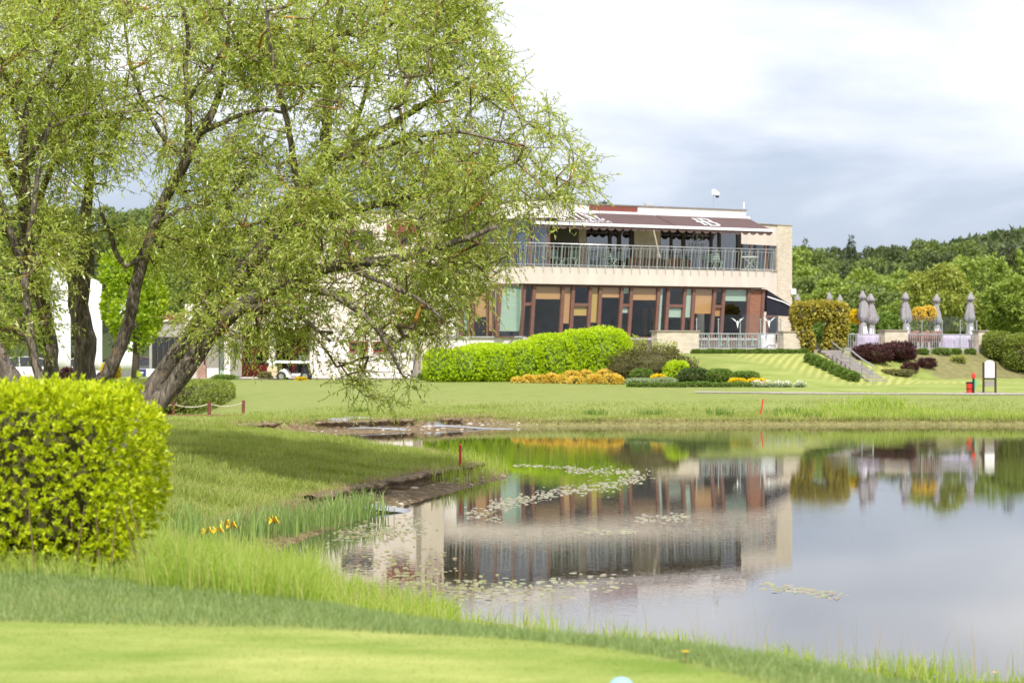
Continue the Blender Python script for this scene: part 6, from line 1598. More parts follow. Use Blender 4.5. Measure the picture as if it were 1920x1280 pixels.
for i, (a, b, t, bb, lb) in enumerate(((1719, 1741, 655, 670, 'round green bush near the sandstone wall under the right railing'), (1746, 1784, 654, 671, 'wide green bush in the middle under the right railing'), (1782, 1802, 655, 669, 'small green bush under the widest lilac cloth'), (1809, 1829, 655, 670, 'round green bush next to the narrow pillar'))):
    d = FT.depth(px, -0.6); pxbush('round_bush', lb, 'shrub', a, b, t, bb, FT.depth((a + b) / 2, -0.7), 420, 0.085, 0.045, 'green', group='bushes under the right railing', cluster=3, seed=170 + i)
pxbush('hedge', 'tall rounded green hedge right of the narrow sandstone pillar', 'hedge', 1846, 1895, 622, 682, 96.2, 1900, 0.11, 0.05, 'clip', depth=2.2, cluster=3, seed=180, p=3, rough=0.06)
pxbush('hedge', 'wide rounded hedge cut off by the right edge of the lawn slope', 'hedge', 1878, 1962, 627, 690, 95.0, 2800, 0.11, 0.05, 'clip', depth=2.4, cluster=3, seed=181, p=3, rough=0.06)
pxbush('ground_cover', 'yellowish low plant on the slope under the round bushes', 'plant', 1782, 1812, 667, 680, 94.5, 260, 0.08, 0.04, 'pale', cluster=2, seed=182)
# two topiary balls on stems behind the railings
for px, v, py0, py1, w, lb, lf in ((1608, 3.5, 581, 606, 17, 'yellow topiary tree between the arch and the pair of parasols', 'yellow'), (1723, 3.2, 577, 600, 13, 'orange topiary tree, the left one of two', 'orange'), (1741, 3.2, 574, 600, 14, 'orange topiary tree, the right one of two', 'orange')):
    d = FT.depth(px, v); s = FPX / d; zt_ = CH - (py0 - YH) / s; zb_ = CH - (py1 - YH) / s; c = FT.pt(FT.u(px, v), v, ZT)
    r = bush('topiary_tree', lb, 'tree', tuple(c), [(0, 0, (zt_ + zb_) / 2 - ZT, w / s, w / s, (zt_ - zb_) / 2)], 420, 0.10, 0.06, lf, 'topiary trees on the terrace', cluster=3, seed=int(px), core=0.75)
    m = MB(); m.tube([c, c + V(0.02, 0, (zb_ - ZT) * 0.5), c + V(0, 0, zb_ - ZT + 0.1)], 0.035, 6); m.build('trunk', MT['trunkfar'], r)
    m = MB(); m.lathe([(0.18, 0), (0.24, 0.36), (0.25, 0.4), (0.21, 0.4)], c, 14); m.build('pot', MT['concrete'], r)
# shrubs on the left: yellow one, low planting by the entrance
pxbush('yellow_shrub', 'round bright yellow shrub before the dark grey sedan', 'shrub', 190, 224, 680, 704, 88, 800, 0.11, 0.06, 'yellow', cluster=3, seed=190)
pxbush('barberry_shrub', 'low dark red shrub between the hollow trunk and the forked trunk', 'shrub', 112, 146, 690, 702, 90, 400, 0.10, 0.05, 'purple', cluster=3, seed=191)
pxbush('entrance_shrub', 'low shrub bed in front of the entrance wing side wall', 'shrub', 396, 446, 705, 720, 90, 600, 0.10, 0.05, 'green', depth=0.8, cluster=3, seed=192)
pxbush('entrance_shrub', 'small shrub bed beside the red door and the golf cart', 'shrub', 484, 512, 699, 712, 92.5, 400, 0.10, 0.05, 'dry', depth=0.7, cluster=3, seed=193)
pxbush('yellow_flowering_plant', 'patch of yellow flowers in front of the golf cart kerb', 'plant', 553, 576, 710, 717, 87.5, 160, 0.08, 0.05, 'yellow', depth=0.3, cluster=3, seed=194)
pxbush('round_bush', 'small dark bush beside the wing wall left of the lime hedge', 'shrub', 784, 800, 700, 712, 88.5, 200, 0.09, 0.05, 'green', cluster=3, seed=195)
m = MB(); fbox(m, FE, FE.u(480), FE.u(590), -3.2, -2.9, 0.6, 1.22); fbox(m, FE, FE.u(590.5), FE.u(800), -3.2, -2.9, 0.6, 1.14)
tag(m.build('entrance_kerb', MT['concrete']), kind='structure')

# ------------------------------------------------------------------ trees beyond the buildings
def tree_proto(name, kind, seed, H=9.0, R=3.2):
    rng = np.random.default_rng(seed); root = empty(name, (0, 0, 0))
    if kind == 'conifer':
        lob = [(rng.normal(0, .1), rng.normal(0, .1), H * (0.22 + 0.68 * k / 6), R * (0.62 * (1 - k / 7.5)), R * (0.62 * (1 - k / 7.5)), H * 0.10, 1.6) for k in range(7)]
        pts, nor = lobe_points(lob, 1300, rng, shell=0.22, rough=0.15); v, f = foliage_arrays(pts, nor, 0.55, 0.20, rng, 1, -0.15); leaf = 'conifer'
    else:
        lob = [(0, 0, H * 0.60, R * 0.78, R * 0.78, H * 0.34)]
        for k in range(15):
            t = rng.uniform(0, 6.28); e = rng.uniform(-0.5, 1.2); q = rng.uniform(0.62, 0.95)
            lob.append((R * q * math.cos(t) * math.cos(e), R * q * math.sin(t) * math.cos(e), H * (0.60 + 0.33 * math.sin(e)), R * rng.uniform(0.26, 0.42), R * rng.uniform(0.26, 0.42), H * rng.uniform(0.09, 0.14)))
        pts, nor = lobe_points(lob, 2600, rng, shell=0.12, rough=0.12); v, f = foliage_arrays(pts, nor, 0.46, 0.34, rng, 1, 0.2); leaf = kind
    link_mesh('crown', np_mesh('crown', v, f), ML[leaf], root)['kind'] = 'stuff'
    m = MB(); m.tube([(0, 0, -0.4), (0.05, 0, H * 0.3), (0, 0.05, H * 0.85)], [0.20, 0.15, 0.04], 6)
    if kind != 'conifer':
        for k in range(4):
            t = 1.6 * k + seed; m.tube([(0, 0, H * (0.28 + 0.07 * k)), (R * 0.35 * math.cos(t), R * 0.35 * math.sin(t), H * (0.48 + 0.06 * k)), (R * 0.6 * math.cos(t), R * 0.6 * math.sin(t), H * (0.62 + 0.06 * k))], [0.09, 0.06, 0.03], 5)
    link_mesh('trunk', m.build('trunk', MT['trunkfar'], root).data, None) if False else m.build('trunk', MT['trunkfar'], root)
    return root
KI = {'forestA': [], 'forestB': [], 'forestC': [], 'conifer': []}
for i, k in enumerate(('forestA', 'forestA', 'forestA', 'forestB', 'forestB', 'forestB', 'forestC', 'forestC', 'conifer', 'conifer')):
    KI[k].append([tree_proto({'conifer': 'spruce_tree'}.get(k, 'broadleaf_tree'), k, 300 + i, H=9.5 if k != 'conifer' else 12), 0])
lbl = {'forestA': ('bright green broadleaf tree on the wooded hillside', 'bright green hillside trees'), 'forestB': ('mid green broadleaf tree on the wooded hillside', 'mid green hillside trees'),
       'forestC': ('dull dark green broadleaf tree on the wooded hillside', 'dark green hillside trees'), 'conifer': ('narrow pointed dark conifer on the wooded hillside', 'dark conifers on the hillside')}
def plant(kind, x, y, sc, rr, label=None, group=None, sink=0.0):
    e = rr.choice(KI[kind]); loc = (x, y, gz(x, y) - sink)
    if e[1] == 0: o = e[0]; o.location = loc; o.rotation_euler.z = rr.uniform(0, 6.28)
    else: o = copy_tree(e[0], loc, rr.uniform(0, 6.28))
    o.scale = (sc * rr.uniform(0.9, 1.15), sc * rr.uniform(0.9, 1.15), sc * rr.uniform(0.88, 1.15)); e[1] += 1
    lb, g = lbl[kind]; o['label'] = label or lb; o['group'] = group or g; o['category'] = 'tree'
    return o
rr = random.Random(77)
nplant = 0
for row, y in enumerate((168, 182, 198, 216, 236, 258, 282, 308, 336, 366, 398, 430)):
    px = 1462 + rr.uniform(0, 14)
    while px < 1960:
        t = row / 11; dark = rr.random() + (px - 1480) / 900 * 0.5
        kind = ('forestA' if dark < 0.85 else 'forestB') if t < 0.45 else ('forestB' if dark < 0.62 else ('conifer' if rr.random() < 0.14 else 'forestC'))
        if t < 0.45 and rr.random() < 0.10: kind = 'conifer'
        yy = y + rr.uniform(-7, 7); plant(kind, PX(px, yy), yy, rr.uniform(0.62, 0.95) if t < 0.3 else rr.uniform(0.85, 1.2), rr); nplant += 1
        px += rr.uniform(0.8, 1.2) * 6.6 / y * FPX * 0.62
for row, y in enumerate((176, 200, 230, 270, 320, 380)):
    px = -60
    while px < 1462:
        yy = y + rr.uniform(-9, 9); k = rr.random()
        if not (850 < px < 1380 and row < 4):
            plant('forestB' if k < 0.4 else ('forestC' if k < 0.75 or px > 900 else 'conifer'), PX(px, yy), yy, rr.uniform(0.8, 1.2), rr); nplant += 1
        px += rr.uniform(0.8, 1.25) * 9.5 / y * FPX * (0.75 if row < 5 else 0.62)
print('hill trees', nplant)
for k, es in KI.items():
    for e in es:
        if e[1] == 0:
            for ch in list(e[0].children): bpy.data.objects.remove(ch)
            bpy.data.objects.remove(e[0])
# the far ridge reads as one mass
rng = np.random.default_rng(9); n = 26000
px = rng.uniform(1380, 2000, n); yy = rng.uniform(520, 1050, n); x = (px - 960) / FPX * yy
zz = hill(x, yy) + 0.9; pos = np.stack([x, yy, zz + rng.uniform(2, 9, n) + 3 * np.abs(sn(x, yy, 0.05))], 1)
v, f = leaf_quads(pos, rng.normal(size=(n, 3)) + np.array([0, 0, 0.5]), rng.uniform(3, 6, n), rng.uniform(2.5, 4.5, n), rng)
tag(np_obj('far_woodland', v, f, ML['forestC']), kind='stuff')
n = 9000; px = rng.uniform(-100, 1380, n); yy = rng.uniform(420, 620, n); x = (px - 960) / FPX * yy
pos = np.stack([x, yy, hill(x, yy) + rng.uniform(1, 9, n)], 1)
v, f = leaf_quads(pos, rng.normal(size=(n, 3)) + np.array([0, 0, 0.5]), rng.uniform(2, 4, n), rng.uniform(1.6, 3, n), rng)
tag(np_obj('ridge_woodland', v, f, ML['forestC']), kind='stuff')
# woods on the other side of the valley, behind the photographer: they stand in the window reflections
n = 15000; x = rng.uniform(-160, 160, n); yy = rng.uniform(-150, -95, n)
pos = np.stack([x, yy, rng.uniform(0.3, 6.5, n) + 1.5 * sn(x, yy, 0.05)], 1)
v, f = leaf_quads(pos, rng.normal(size=(n, 3)) + np.array([0, 0, 0.4]), rng.uniform(2.5, 4.5, n), rng.uniform(2, 3.5, n), rng)
tag(np_obj('woodland', v, f, ML['forestB']), kind='stuff')

def big_tree(name, label, px0, px1, py_top, py_base, d, leaf, n, L, W, seed, group=None, weep=False, nl=16, trunk=True):
    rng = np.random.default_rng(seed); s = FPX / d; w = (px1 - px0) / s; x = PX((px0 + px1) / 2, d); z = gz(x, d)
    H = CH - (py_top - YH) / s - z; zb_ = max(0.3, CH - (py_base - YH) / s - z); R = w / 2
    root = empty(name, (x, d, z), label, 'tree', group)
    c0 = (H + zb_) / 2; hh = (H - zb_) / 2
    lob = [(0, 0, c0, R * 0.72, R * 0.72, hh * 0.80)]
    for k in range(nl):
        t = rng.uniform(0, 6.28); e = rng.uniform(-0.9, 1.25); q = rng.uniform(0.62, 0.80)
        lob.append((R * q * math.cos(t) * math.cos(e), R * q * math.sin(t) * math.cos(e), c0 + hh * q * 1.05 * math.sin(e), R * rng.uniform(0.2, 0.36), R * rng.uniform(0.2, 0.36), hh * rng.uniform(0.18, 0.30)))
    pts, nor = lobe_points(lob, n, rng, shell=0.16, rough=0.12)
    v, f = foliage_arrays(pts, nor, L, W, rng, 1, -1.1 if weep else 0.15)
    link_mesh('crown', np_mesh('crown', v, f), ML[leaf], root)['kind'] = 'stuff'
    m = MB(); r0 = 0.022 * H + 0.05; m.tube([(x, d, z - 0.3), (x + 0.1, d, z + H * 0.3), (x, d, z + H * 0.9)], [r0, r0 * 0.75, r0 * 0.2], 8)
    for k in range(6):
        t = 1.1 * k + seed; zz_ = z + lerp(zb_, H, 0.1 + 0.09 * k)
        m.tube([(x, d, zz_), (x + R * 0.4 * math.cos(t), d + R * 0.4 * math.sin(t), zz_ + hh * 0.3), (x + R * 0.7 * math.cos(t), d + R * 0.7 * math.sin(t), zz_ + hh * 0.5)], [r0 * 0.4, r0 * 0.25, r0 * 0.1], 5)
    m.build('trunk', MT['trunkfar'], root, smooth=True)
    return root
big_tree('weeping_tree', 'broad yellow green weeping tree behind the terrace parasols', 1688, 1828, 488, 640, 128, 'weeping', 7000, 0.34, 0.13, 401, weep=True, nl=22)
big_tree('broadleaf_tree', 'dense mid green tree at the right edge behind the tall hedge', 1836, 1960, 514, 640, 134, 'forestA', 5200, 0.32, 0.20, 402)
big_tree('broadleaf_tree', 'smaller soft green tree between the weeping tree and the right edge', 1790, 1876, 545, 640, 150, 'clip', 3600, 0.30, 0.18, 403)
big_tree('broadleaf_tree', 'light green bushy tree behind the pair of parasols', 1585, 1690, 585, 650, 140, 'green', 3200, 0.30, 0.17, 404)
big_tree('broadleaf_tree', 'low light green tree behind the ivy arch', 1482, 1600, 572, 650, 150, 'green', 3200, 0.30, 0.17, 405)
big_tree('broadleaf_tree', 'bright green tree left of the weeping tree low crown', 1640, 1712, 560, 650, 146, 'forestA', 2600, 0.30, 0.18, 406)
big_tree('maple_tree', 'bright lime maple seen between the two forks of the near willow', 186, 318, 440, 690, 84, 'maple', 6500, 0.20, 0.14, 407, nl=20)
big_tree('broadleaf_tree', 'dark green tree behind the stump at the left edge', -90, 70, 420, 700, 96, 'forestB', 6500, 0.22, 0.15, 408, nl=20)
big_tree('broadleaf_tree', 'dark green tree between the hollow trunk and the white flags', 52, 120, 470, 690, 104, 'forestA', 3600, 0.22, 0.15, 409)
big_tree('broadleaf_tree', 'green tree just left of the forked willow behind the flags', 128, 172, 500, 680, 108, 'forestB', 2200, 0.22, 0.15, 410)
big_tree('broadleaf_tree', 'green tree rising behind the grey annex', 260, 420, 430, 620, 118, 'forestA', 5200, 0.24, 0.16, 411, nl=20)
# ------------------------------------------------------------------ grasses, reeds, water lilies
def blades(pos, h, w, lean, rng, name, mat, seedbend=0.35, parent=None, loc=None):
    """two-piece bent grass blades"""
    n = len(pos); az = rng.uniform(0, 6.28, n); ln = np.abs(rng.normal(0, lean, n))
    dx = np.stack([np.cos(az), np.sin(az), np.zeros(n)], 1); sd = np.stack([-np.sin(az), np.cos(az), np.zeros(n)], 1)
    # broad side turned roughly any way
    a2 = rng.uniform(0, 6.28, n); sd = np.stack([np.cos(a2), np.sin(a2), np.zeros(n)], 1)
    h = np.broadcast_to(h, (n,)); w = np.broadcast_to(w, (n,))
    mid = pos + dx * (ln * h * 0.35)[:, None] + np.array([0, 0, 1.0]) * (h * 0.55)[:, None]
    tip = pos + dx * (ln * h * (1.0 + seedbend))[:, None] + np.array([0, 0, 1.0]) * (h * np.sqrt(np.maximum(0.15, 1 - ln * ln)))[:, None]
    v = np.empty((n, 6, 3)); v[:, 0] = pos - sd * w[:, None] / 2; v[:, 1] = pos + sd * w[:, None] / 2
    v[:, 2] = mid + sd * w[:, None] * 0.42; v[:, 3] = mid - sd * w[:, None] * 0.42
    v[:, 4] = tip + sd * w[:, None] * 0.08; v[:, 5] = tip - sd * w[:, None] * 0.08
    b = np.arange(n)[:, None] * 6
    f = np.concatenate([b + np.array([[0, 1, 2, 3]]), b + np.array([[3, 2, 4, 5]])], 0)
    o = np_obj(name, v.reshape(-1, 3), f, mat, parent, loc); o['kind'] = 'stuff'; return o
def ground_pts(n, x0, x1, y0, y1, rng, test):
    out = []; tot = 0
    while tot < n:
        x = rng.uniform(x0, x1, n); y = rng.uniform(y0, y1, n)
        z, sd, sdn, lipw, pen, far, near, right = hgt(x, y, full=True)
        k = test(x, y, sd, sdn, lipw, rng.random(n)); q = np.stack([x, y, z - 0.01], 1)[k]
        out.append(q); tot += len(q)
        if len(q) < 5: break
    return np.concatenate(out)[:n]
rng = np.random.default_rng(71)
def edge_at(x): return 11.25 - np.where(x > 0, 0.6 * x + 0.66 * x * x, 0.15 * x) + 0.07 * sn(x, 10.0 + 0 * x, 1.6, 2)
inview = lambda x, y: np.abs(x) < 0.27 * y + 0.4
p = ground_pts(80000, -5, 5, 7, 15.6, rng, lambda x, y, sd, sdn, lw, r: (y > edge_at(x)) & (sd > 0.5) & inview(x, y) & (y < 15.5))
blades(p, rng.uniform(0.035, 0.085, len(p)), 0.0045, 0.5, rng, 'rough_grass', ML['fescue'])
p = ground_pts(42000, -4, 4, 5.5, 13, rng, lambda x, y, sd, sdn, lw, r: (y < edge_at(x)) & inview(x, y))
blades(p, rng.uniform(0.012, 0.024, len(p)), 0.004, 0.6, rng, 'mown_grass', ML['grass'])
# tall grass: a thick stand left of the bay, thinning along the near shore, and at the foot of the hedge
def tall_test(x, y, sd, sdn, lw, r):
    px = 960 + x / y * FPX
    dens = np.where(px < 600, 1.0, np.where(px < 860, 0.55, np.where(px > 1150, 0.95, 0.5) * np.clip(0.35 + 1.5 * sn(x, y, 2.6, 2), 0, 1.4)))
    width = np.where(px < 600, 4.6, np.where(px < 860, 1.6, 1.2))
    clump = 0.35 + 0.65 * (sn(x, y, 3.0, 5) > -0.15)
    return (sd > 0.03) & (sd < width * np.where(px > 1300, 1.9, 1.0)) & (r < dens * clump) & (y < 21.5) & (px < 1960) & (px > 250)
p = ground_pts(19000, -4.2, 4.6, 13.5, 22, rng, tall_test)
pxs = 960 + p[:, 0] / p[:, 1] * FPX
hh = np.where(pxs < 600, rng.uniform(0.22, 0.56, len(p)), np.where(pxs < 860, rng.uniform(0.14, 0.34, len(p)), rng.uniform(0.08, 0.30, len(p)))) * (0.75 + 0.5 * sn(p[:, 0], p[:, 1], 2.3, 1))
blades(p, hh, 0.0075, 0.33, rng, 'tall_grass', ML['tall'])
p = ground_pts(2600, -5, -1.6, 13.6, 15.2, rng, lambda x, y, sd, sdn, lw, r: (x < -2.0) & (y > 14.0) & (y < 14.9))
blades(p, rng.uniform(0.06, 0.22, len(p)), 0.006, 0.4, rng, 'hedge_foot_grass', ML['tall'])
# single seed stalks over the near shore
p = ground_pts(120, -2, 4.6, 13, 19, rng, lambda x, y, sd, sdn, lw, r: (sd > 0.05) & (sd < 1.3))
blades(p, rng.uniform(0.3, 0.55, len(p)), 0.005, 0.15, rng, 'seed_stalks', ML['straw'])
# the peninsula and the left bank
p = ground_pts(120000, -8.5, 0.2, 21, 48.5, rng, lambda x, y, sd, sdn, lw, r: (sdn > lw + 0.16) & inview(x, y) & (r < 0.35 + 0.65 * (sn(x, y, 1.1, 1) + 0.6)))
hh = rng.uniform(0.04, 0.11, len(p)) * (1 + 0.9 * (sn(p[:, 0], p[:, 1], 1.4, 3) > 0.25))
blades(p, hh, 0.010, 0.55, rng, 'bank_grass', ML['grass'])
p = ground_pts(5200, -8.5, 0.2, 21, 48.5, rng, lambda x, y, sd, sdn, lw, r: (sdn > lw - 0.05) & (sdn < lw + 0.30) & (r < 0.5 + sn(x, y, 2.5, 3)))
blades(p, rng.uniform(0.05, 0.16, len(p)), 0.007, 0.9, rng, 'dry_edge_grass', ML['straw'])
p = ground_pts(900, -1.5, 0.1, 36, 42, rng, lambda x, y, sd, sdn, lw, r: (sd > 0.0) & (sd < 0.9))
blades(p, rng.uniform(0.12, 0.40, len(p)), 0.010, 0.25, rng, 'tip_grass', ML['tall'])
# far bank
p = ground_pts(60000, -12, 18, 54, 74, rng, lambda x, y, sd, sdn, lw, r: (sdn > lw) & (sdn < lw + 6.5) & inview(x, y) & (r < np.exp(-(sdn - lw) / 2.2) * (0.5 + 0.8 * (sn(x, y, 0.8, 2) + 0.3))))
blades(p, rng.uniform(0.03, 0.10, len(p)) * (1 + 1.0 * (sn(p[:, 0], p[:, 1], 1.2, 4) > 0.28)), 0.02, 0.6, rng, 'far_bank_grass', ML['grass'])
p = ground_pts(5200, 9, 20, 64, 73, rng, lambda x, y, sd, sdn, lw, r: (sdn > lw) & (sdn < 1.4 + 3.6 * np.exp(-((x - 12.5) / 2.2) ** 2)) & (r < 0.25 + 0.9 * (sn(x, y, 0.9, 6) + 0.2)) & (x < 0.262 * y))
blades(p, rng.uniform(0.12, 0.38, len(p)), 0.02, 0.35, rng, 'far_bank_reeds', ML['tall'])
p = ground_pts(4600, -12, 18, 54, 70, rng, lambda x, y, sd, sdn, lw, r: (sdn > lw - 0.1) & (sdn < lw + 0.35))
blades(p, rng.uniform(0.05, 0.22, len(p)), 0.018, 0.9, rng, 'far_dry_edge_grass', ML['straw'])
for i, (px, py, h) in enumerate(((1640, 765, 0.55), (1648, 768, 0.5), (1218, 778, 0.3), (1115, 776, 0.25), (672, 772, 0.2), (1350, 778, 0.3), (1478, 778, 0.35), (1520, 782, 0.3))):
    c = ray_ground(px, py, 50); k = 260 if h > 0.4 else 90
    q = np.stack([c.x + rng.normal(0, h * 0.9, k), c.y + rng.normal(0, h * 0.9, k)], 1); q = np.column_stack([q, hgt(q[:, 0], q[:, 1])])
    blades(q, rng.uniform(0.4, 1.0, k) * h, 0.03, 0.4, rng, 'grass_tuft', ML['tall' if i < 2 else 'green'])

# yellow iris clumps at the mouth of the bay
clumps = [(352, 1040), (385, 1046), (415, 1030), (448, 1024), (480, 1012), (512, 1006), (545, 1000), (580, 992), (610, 985), (640, 976), (668, 968), (690, 966)]
flow = {0: [(372, 1000)], 1: [(388, 996), (408, 994)], 2: [(433, 985), (422, 982)], 4: [(512, 976)], 5: [(505, 972)]}
for i, (px, py) in enumerate(clumps):
    d = FPX * (CH - 0.03) / (py - YH); c = V(PX(px, d), d, max(gz(PX(px, d), d), -0.05))
    fl = ' with open yellow flowers' if i in flow else ''
    r = empty('iris_clump', c, f'{words_[i]} iris clump from the left{fl} at the water edge', 'plant', 'iris clumps at the water edge')
    k = 95; q = np.stack([c.x + rng.normal(0, 0.14, k), c.y + rng.normal(0, 0.2, k), np.full(k, c.z - 0.02)], 1)
    o = blades(q, rng.uniform(0.26, 0.50, k), 0.017, 0.16, rng, 'leaves', ML['iris'], parent=r)
    for (fx, fy) in flow.get(i, []):
        h = c.z + 0.03; top = P(fx, fy, d - 0.1)
        m = MB(); m.tube([V(top.x + 0.02, top.y, c.z), top], 0.006, 5); m.build('stalk', MT['stalk'] if 'stalk' in MT else MT['twig'], r)
        m = MB()
        for a in range(6):
            t = a * 1.047; out = V(math.cos(t), math.sin(t), 0); L_ = 0.085 if a % 2 == 0 else 0.06; dz = -0.04 if a % 2 == 0 else 0.06
            s_ = V(-math.sin(t), math.cos(t), 0) * 0.036
            m.add([top, top + out * L_ * 0.6 + s_ + V(0, 0, 0.015), top + out * L_ + V(0, 0, dz), top + out * L_ * 0.6 - s_ + V(0, 0, 0.015)], [(0, 1, 2, 3)])
        m.build('flower', MT['yellowpetal'], r)
# dandelions on the near bank
for px, py, lb in ((1285, 1230, 'single yellow dandelion in the rough grass left of centre on the near shore'), (1866, 1262, 'small orange yellow flower near the right corner of the near shore')):
    c = ray_ground(px, py + 14); r = empty('dandelion', c, lb, 'flower', 'yellow flowers on the near shore'); top = c + V(0, 0, 0.055)
    m = MB(); m.tube([c, top], 0.003, 5); m.build('stalk', MT['twig'], r)
    m = MB()
    for a in range(14):
        t = a * 0.449; m.add([top, top + V(math.cos(t - .2), math.sin(t - .2), 0.3) * 0.018, top + V(math.cos(t), math.sin(t), 0.25) * 0.024, top + V(math.cos(t + .2), math.sin(t + .2), 0.3) * 0.018], [(0, 1, 2, 3)])
    m.build('flower', MT['yellowpetal'], r)

# lily pads
def pads(pts, r0, r1, rng):
    n = len(pts); k = 7; r = rng.uniform(r0, r1, n); a = rng.uniform(0, 6.28, n)
    t = a[:, None] + np.linspace(0.25, 6.03, k)[None]
    v = np.empty((n, k, 3)); v[:, :, 0] = pts[:, 0:1] + r[:, None] * np.cos(t); v[:, :, 1] = pts[:, 1:2] + r[:, None] * np.sin(t); v[:, :, 2] = 0.004 + rng.uniform(0, 0.006, (n, 1)) + 0.010 * rng.random((n, 1)) * np.sin(t)
    return v.reshape(-1, 3), np.arange(n * k).reshape(n, k)
LP = []
def px_patch(n, gen):
    x, y = gen(n); d = FPX * CH / (y - YH); q = np.stack([(x - 960) / FPX * d, d], 1)
    LP.append(q[sdist(q[:, 0], q[:, 1]) < -0.12])
def band(pts, w):
    pts = np.array(pts, float)
    def g(n):
        t = rng.uniform(0, len(pts) - 1, n); i = np.minimum(t.astype(int), len(pts) - 2); f = (t - i)[:, None]
        c = pts[i] * (1 - f) + pts[i + 1] * f
        return c[:, 0] + rng.normal(0, w * 2.2, n), c[:, 1] + rng.normal(0, w, n)
    return g
px_patch(520, band([(1195, 884), (1192, 900), (1150, 908), (1100, 915), (1050, 922), (1000, 932), (950, 944), (930, 950)], 5.5))
px_patch(160, band([(1200, 886), (1120, 884), (1060, 880)], 4))
px_patch(60, band([(965, 872), (1010, 874), (1080, 877)], 1.2))
px_patch(90, band([(1190, 972), (1240, 974), (1280, 968)], 4))
px_patch(60, band([(1090, 1000), (1200, 996)], 2))
px_patch(200, band([(610, 1000), (680, 1010), (740, 1060), (800, 1080)], 22))
px_patch(260, band([(640, 990), (720, 1000), (800, 985)], 10))
px_patch(180, band([(700, 1075), (790, 1100), (850, 1125)], 16))
px_patch(170, band([(860, 1100), (980, 1105), (1160, 1085)], 10))
px_patch(70, band([(1430, 1098), (1500, 1108), (1580, 1118)], 4))
px_patch(60, band([(880, 960), (930, 975)], 6))
q = np.concatenate(LP); v, f = pads(q, 0.014, 0.042, rng)
tag(np_obj('lily_pads', v, f, ML['lily']), kind='stuff')

# stones and folds of pond liner on the muddy shelves
q = ground_pts(190, -10.5, 1.5, 54, 66, rng, lambda x, y, sd, sdn, lw, r: (sd > 0.05) & (sdn < lw))
q2 = ground_pts(70, -4, 0.3, 28, 41, rng, lambda x, y, sd, sdn, lw, r: (sd > 0.02) & (sdn < lw))
m = MB()
for x, y, z in np.concatenate([q, q2]):
    s = abs(random.gauss(0.025, 0.022)) + 0.014; a = random.uniform(0, 3.1); e = random.uniform(0.9, 1.7)
    ring = [(math.cos(t + a) * s * e, math.sin(t + a) * s) for t in np.linspace(0, 6.283, 7)[:-1]]
    m.add([(x + p0 * math.cos(a) - p1 * math.sin(a), y + p0 * math.sin(a) + p1 * math.cos(a), z - 0.01) for p0, p1 in ring] + [(x + p0 * 0.7, y + p1 * 0.7, z + s * 0.45) for p0, p1 in ring] + [(x, y, z + s * 0.6)],
          [(k, (k + 1) % 6, 6 + (k + 1) % 6, 6 + k) for k in range(6)] + [(6 + k, 6 + (k + 1) % 6, 12) for k in range(6)])
tag(m.build('shore_pebbles', MT['pebble'], smooth=False), kind='stuff')
for px, py, w, lb in ((632, 802, 0.75, 'grey fold of pond liner on the mud, the left one of the middle pair'), (668, 799, 0.7, 'pale humped fold of pond liner on the far mud shelf'), (708, 803, 0.9, 'flat dark strip of pond liner right of the humped fold'), (878, 799, 1.4, 'long light grey sheet of pond liner at the right end of the mud shelf'), (717, 948, 0.42, 'dark wet piece of pond liner below the peninsula bank')):
    d = FPX * (CH - 0.08) / (py - YH); x = PX(px, d); z0 = gz(x, d); m = MB(); n = 8; vs = []
    for j in range(4):
        for i in range(n + 1):
            t = i / n; e = math.sin(math.pi * t) * math.sin(math.pi * (j + 0.5) / 4)
            vs.append((x + (t - 0.5) * w * 2, d + (j - 1.5) * 0.22, max(0.0, gz(x + (t - 0.5) * w * 2, d + (j - 1.5) * 0.22)) + 0.004 + e * (0.08 if w < 0.8 else 0.03) + 0.006 * math.sin(5 * t + j)))
    m.add(vs, [(j * (n + 1) + i, j * (n + 1) + i + 1, (j + 1) * (n + 1) + i + 1, (j + 1) * (n + 1) + i) for j in range(3) for i in range(n)])
    o = m.build('pond_liner_fold', MT['liner'], None, loc=(x, d, z0), smooth=True); tag(o, lb, 'pond liner', 'folds of pond liner on the mud'); sm = o.modifiers.new('thick', 'SOLIDIFY'); sm.thickness = 0.006

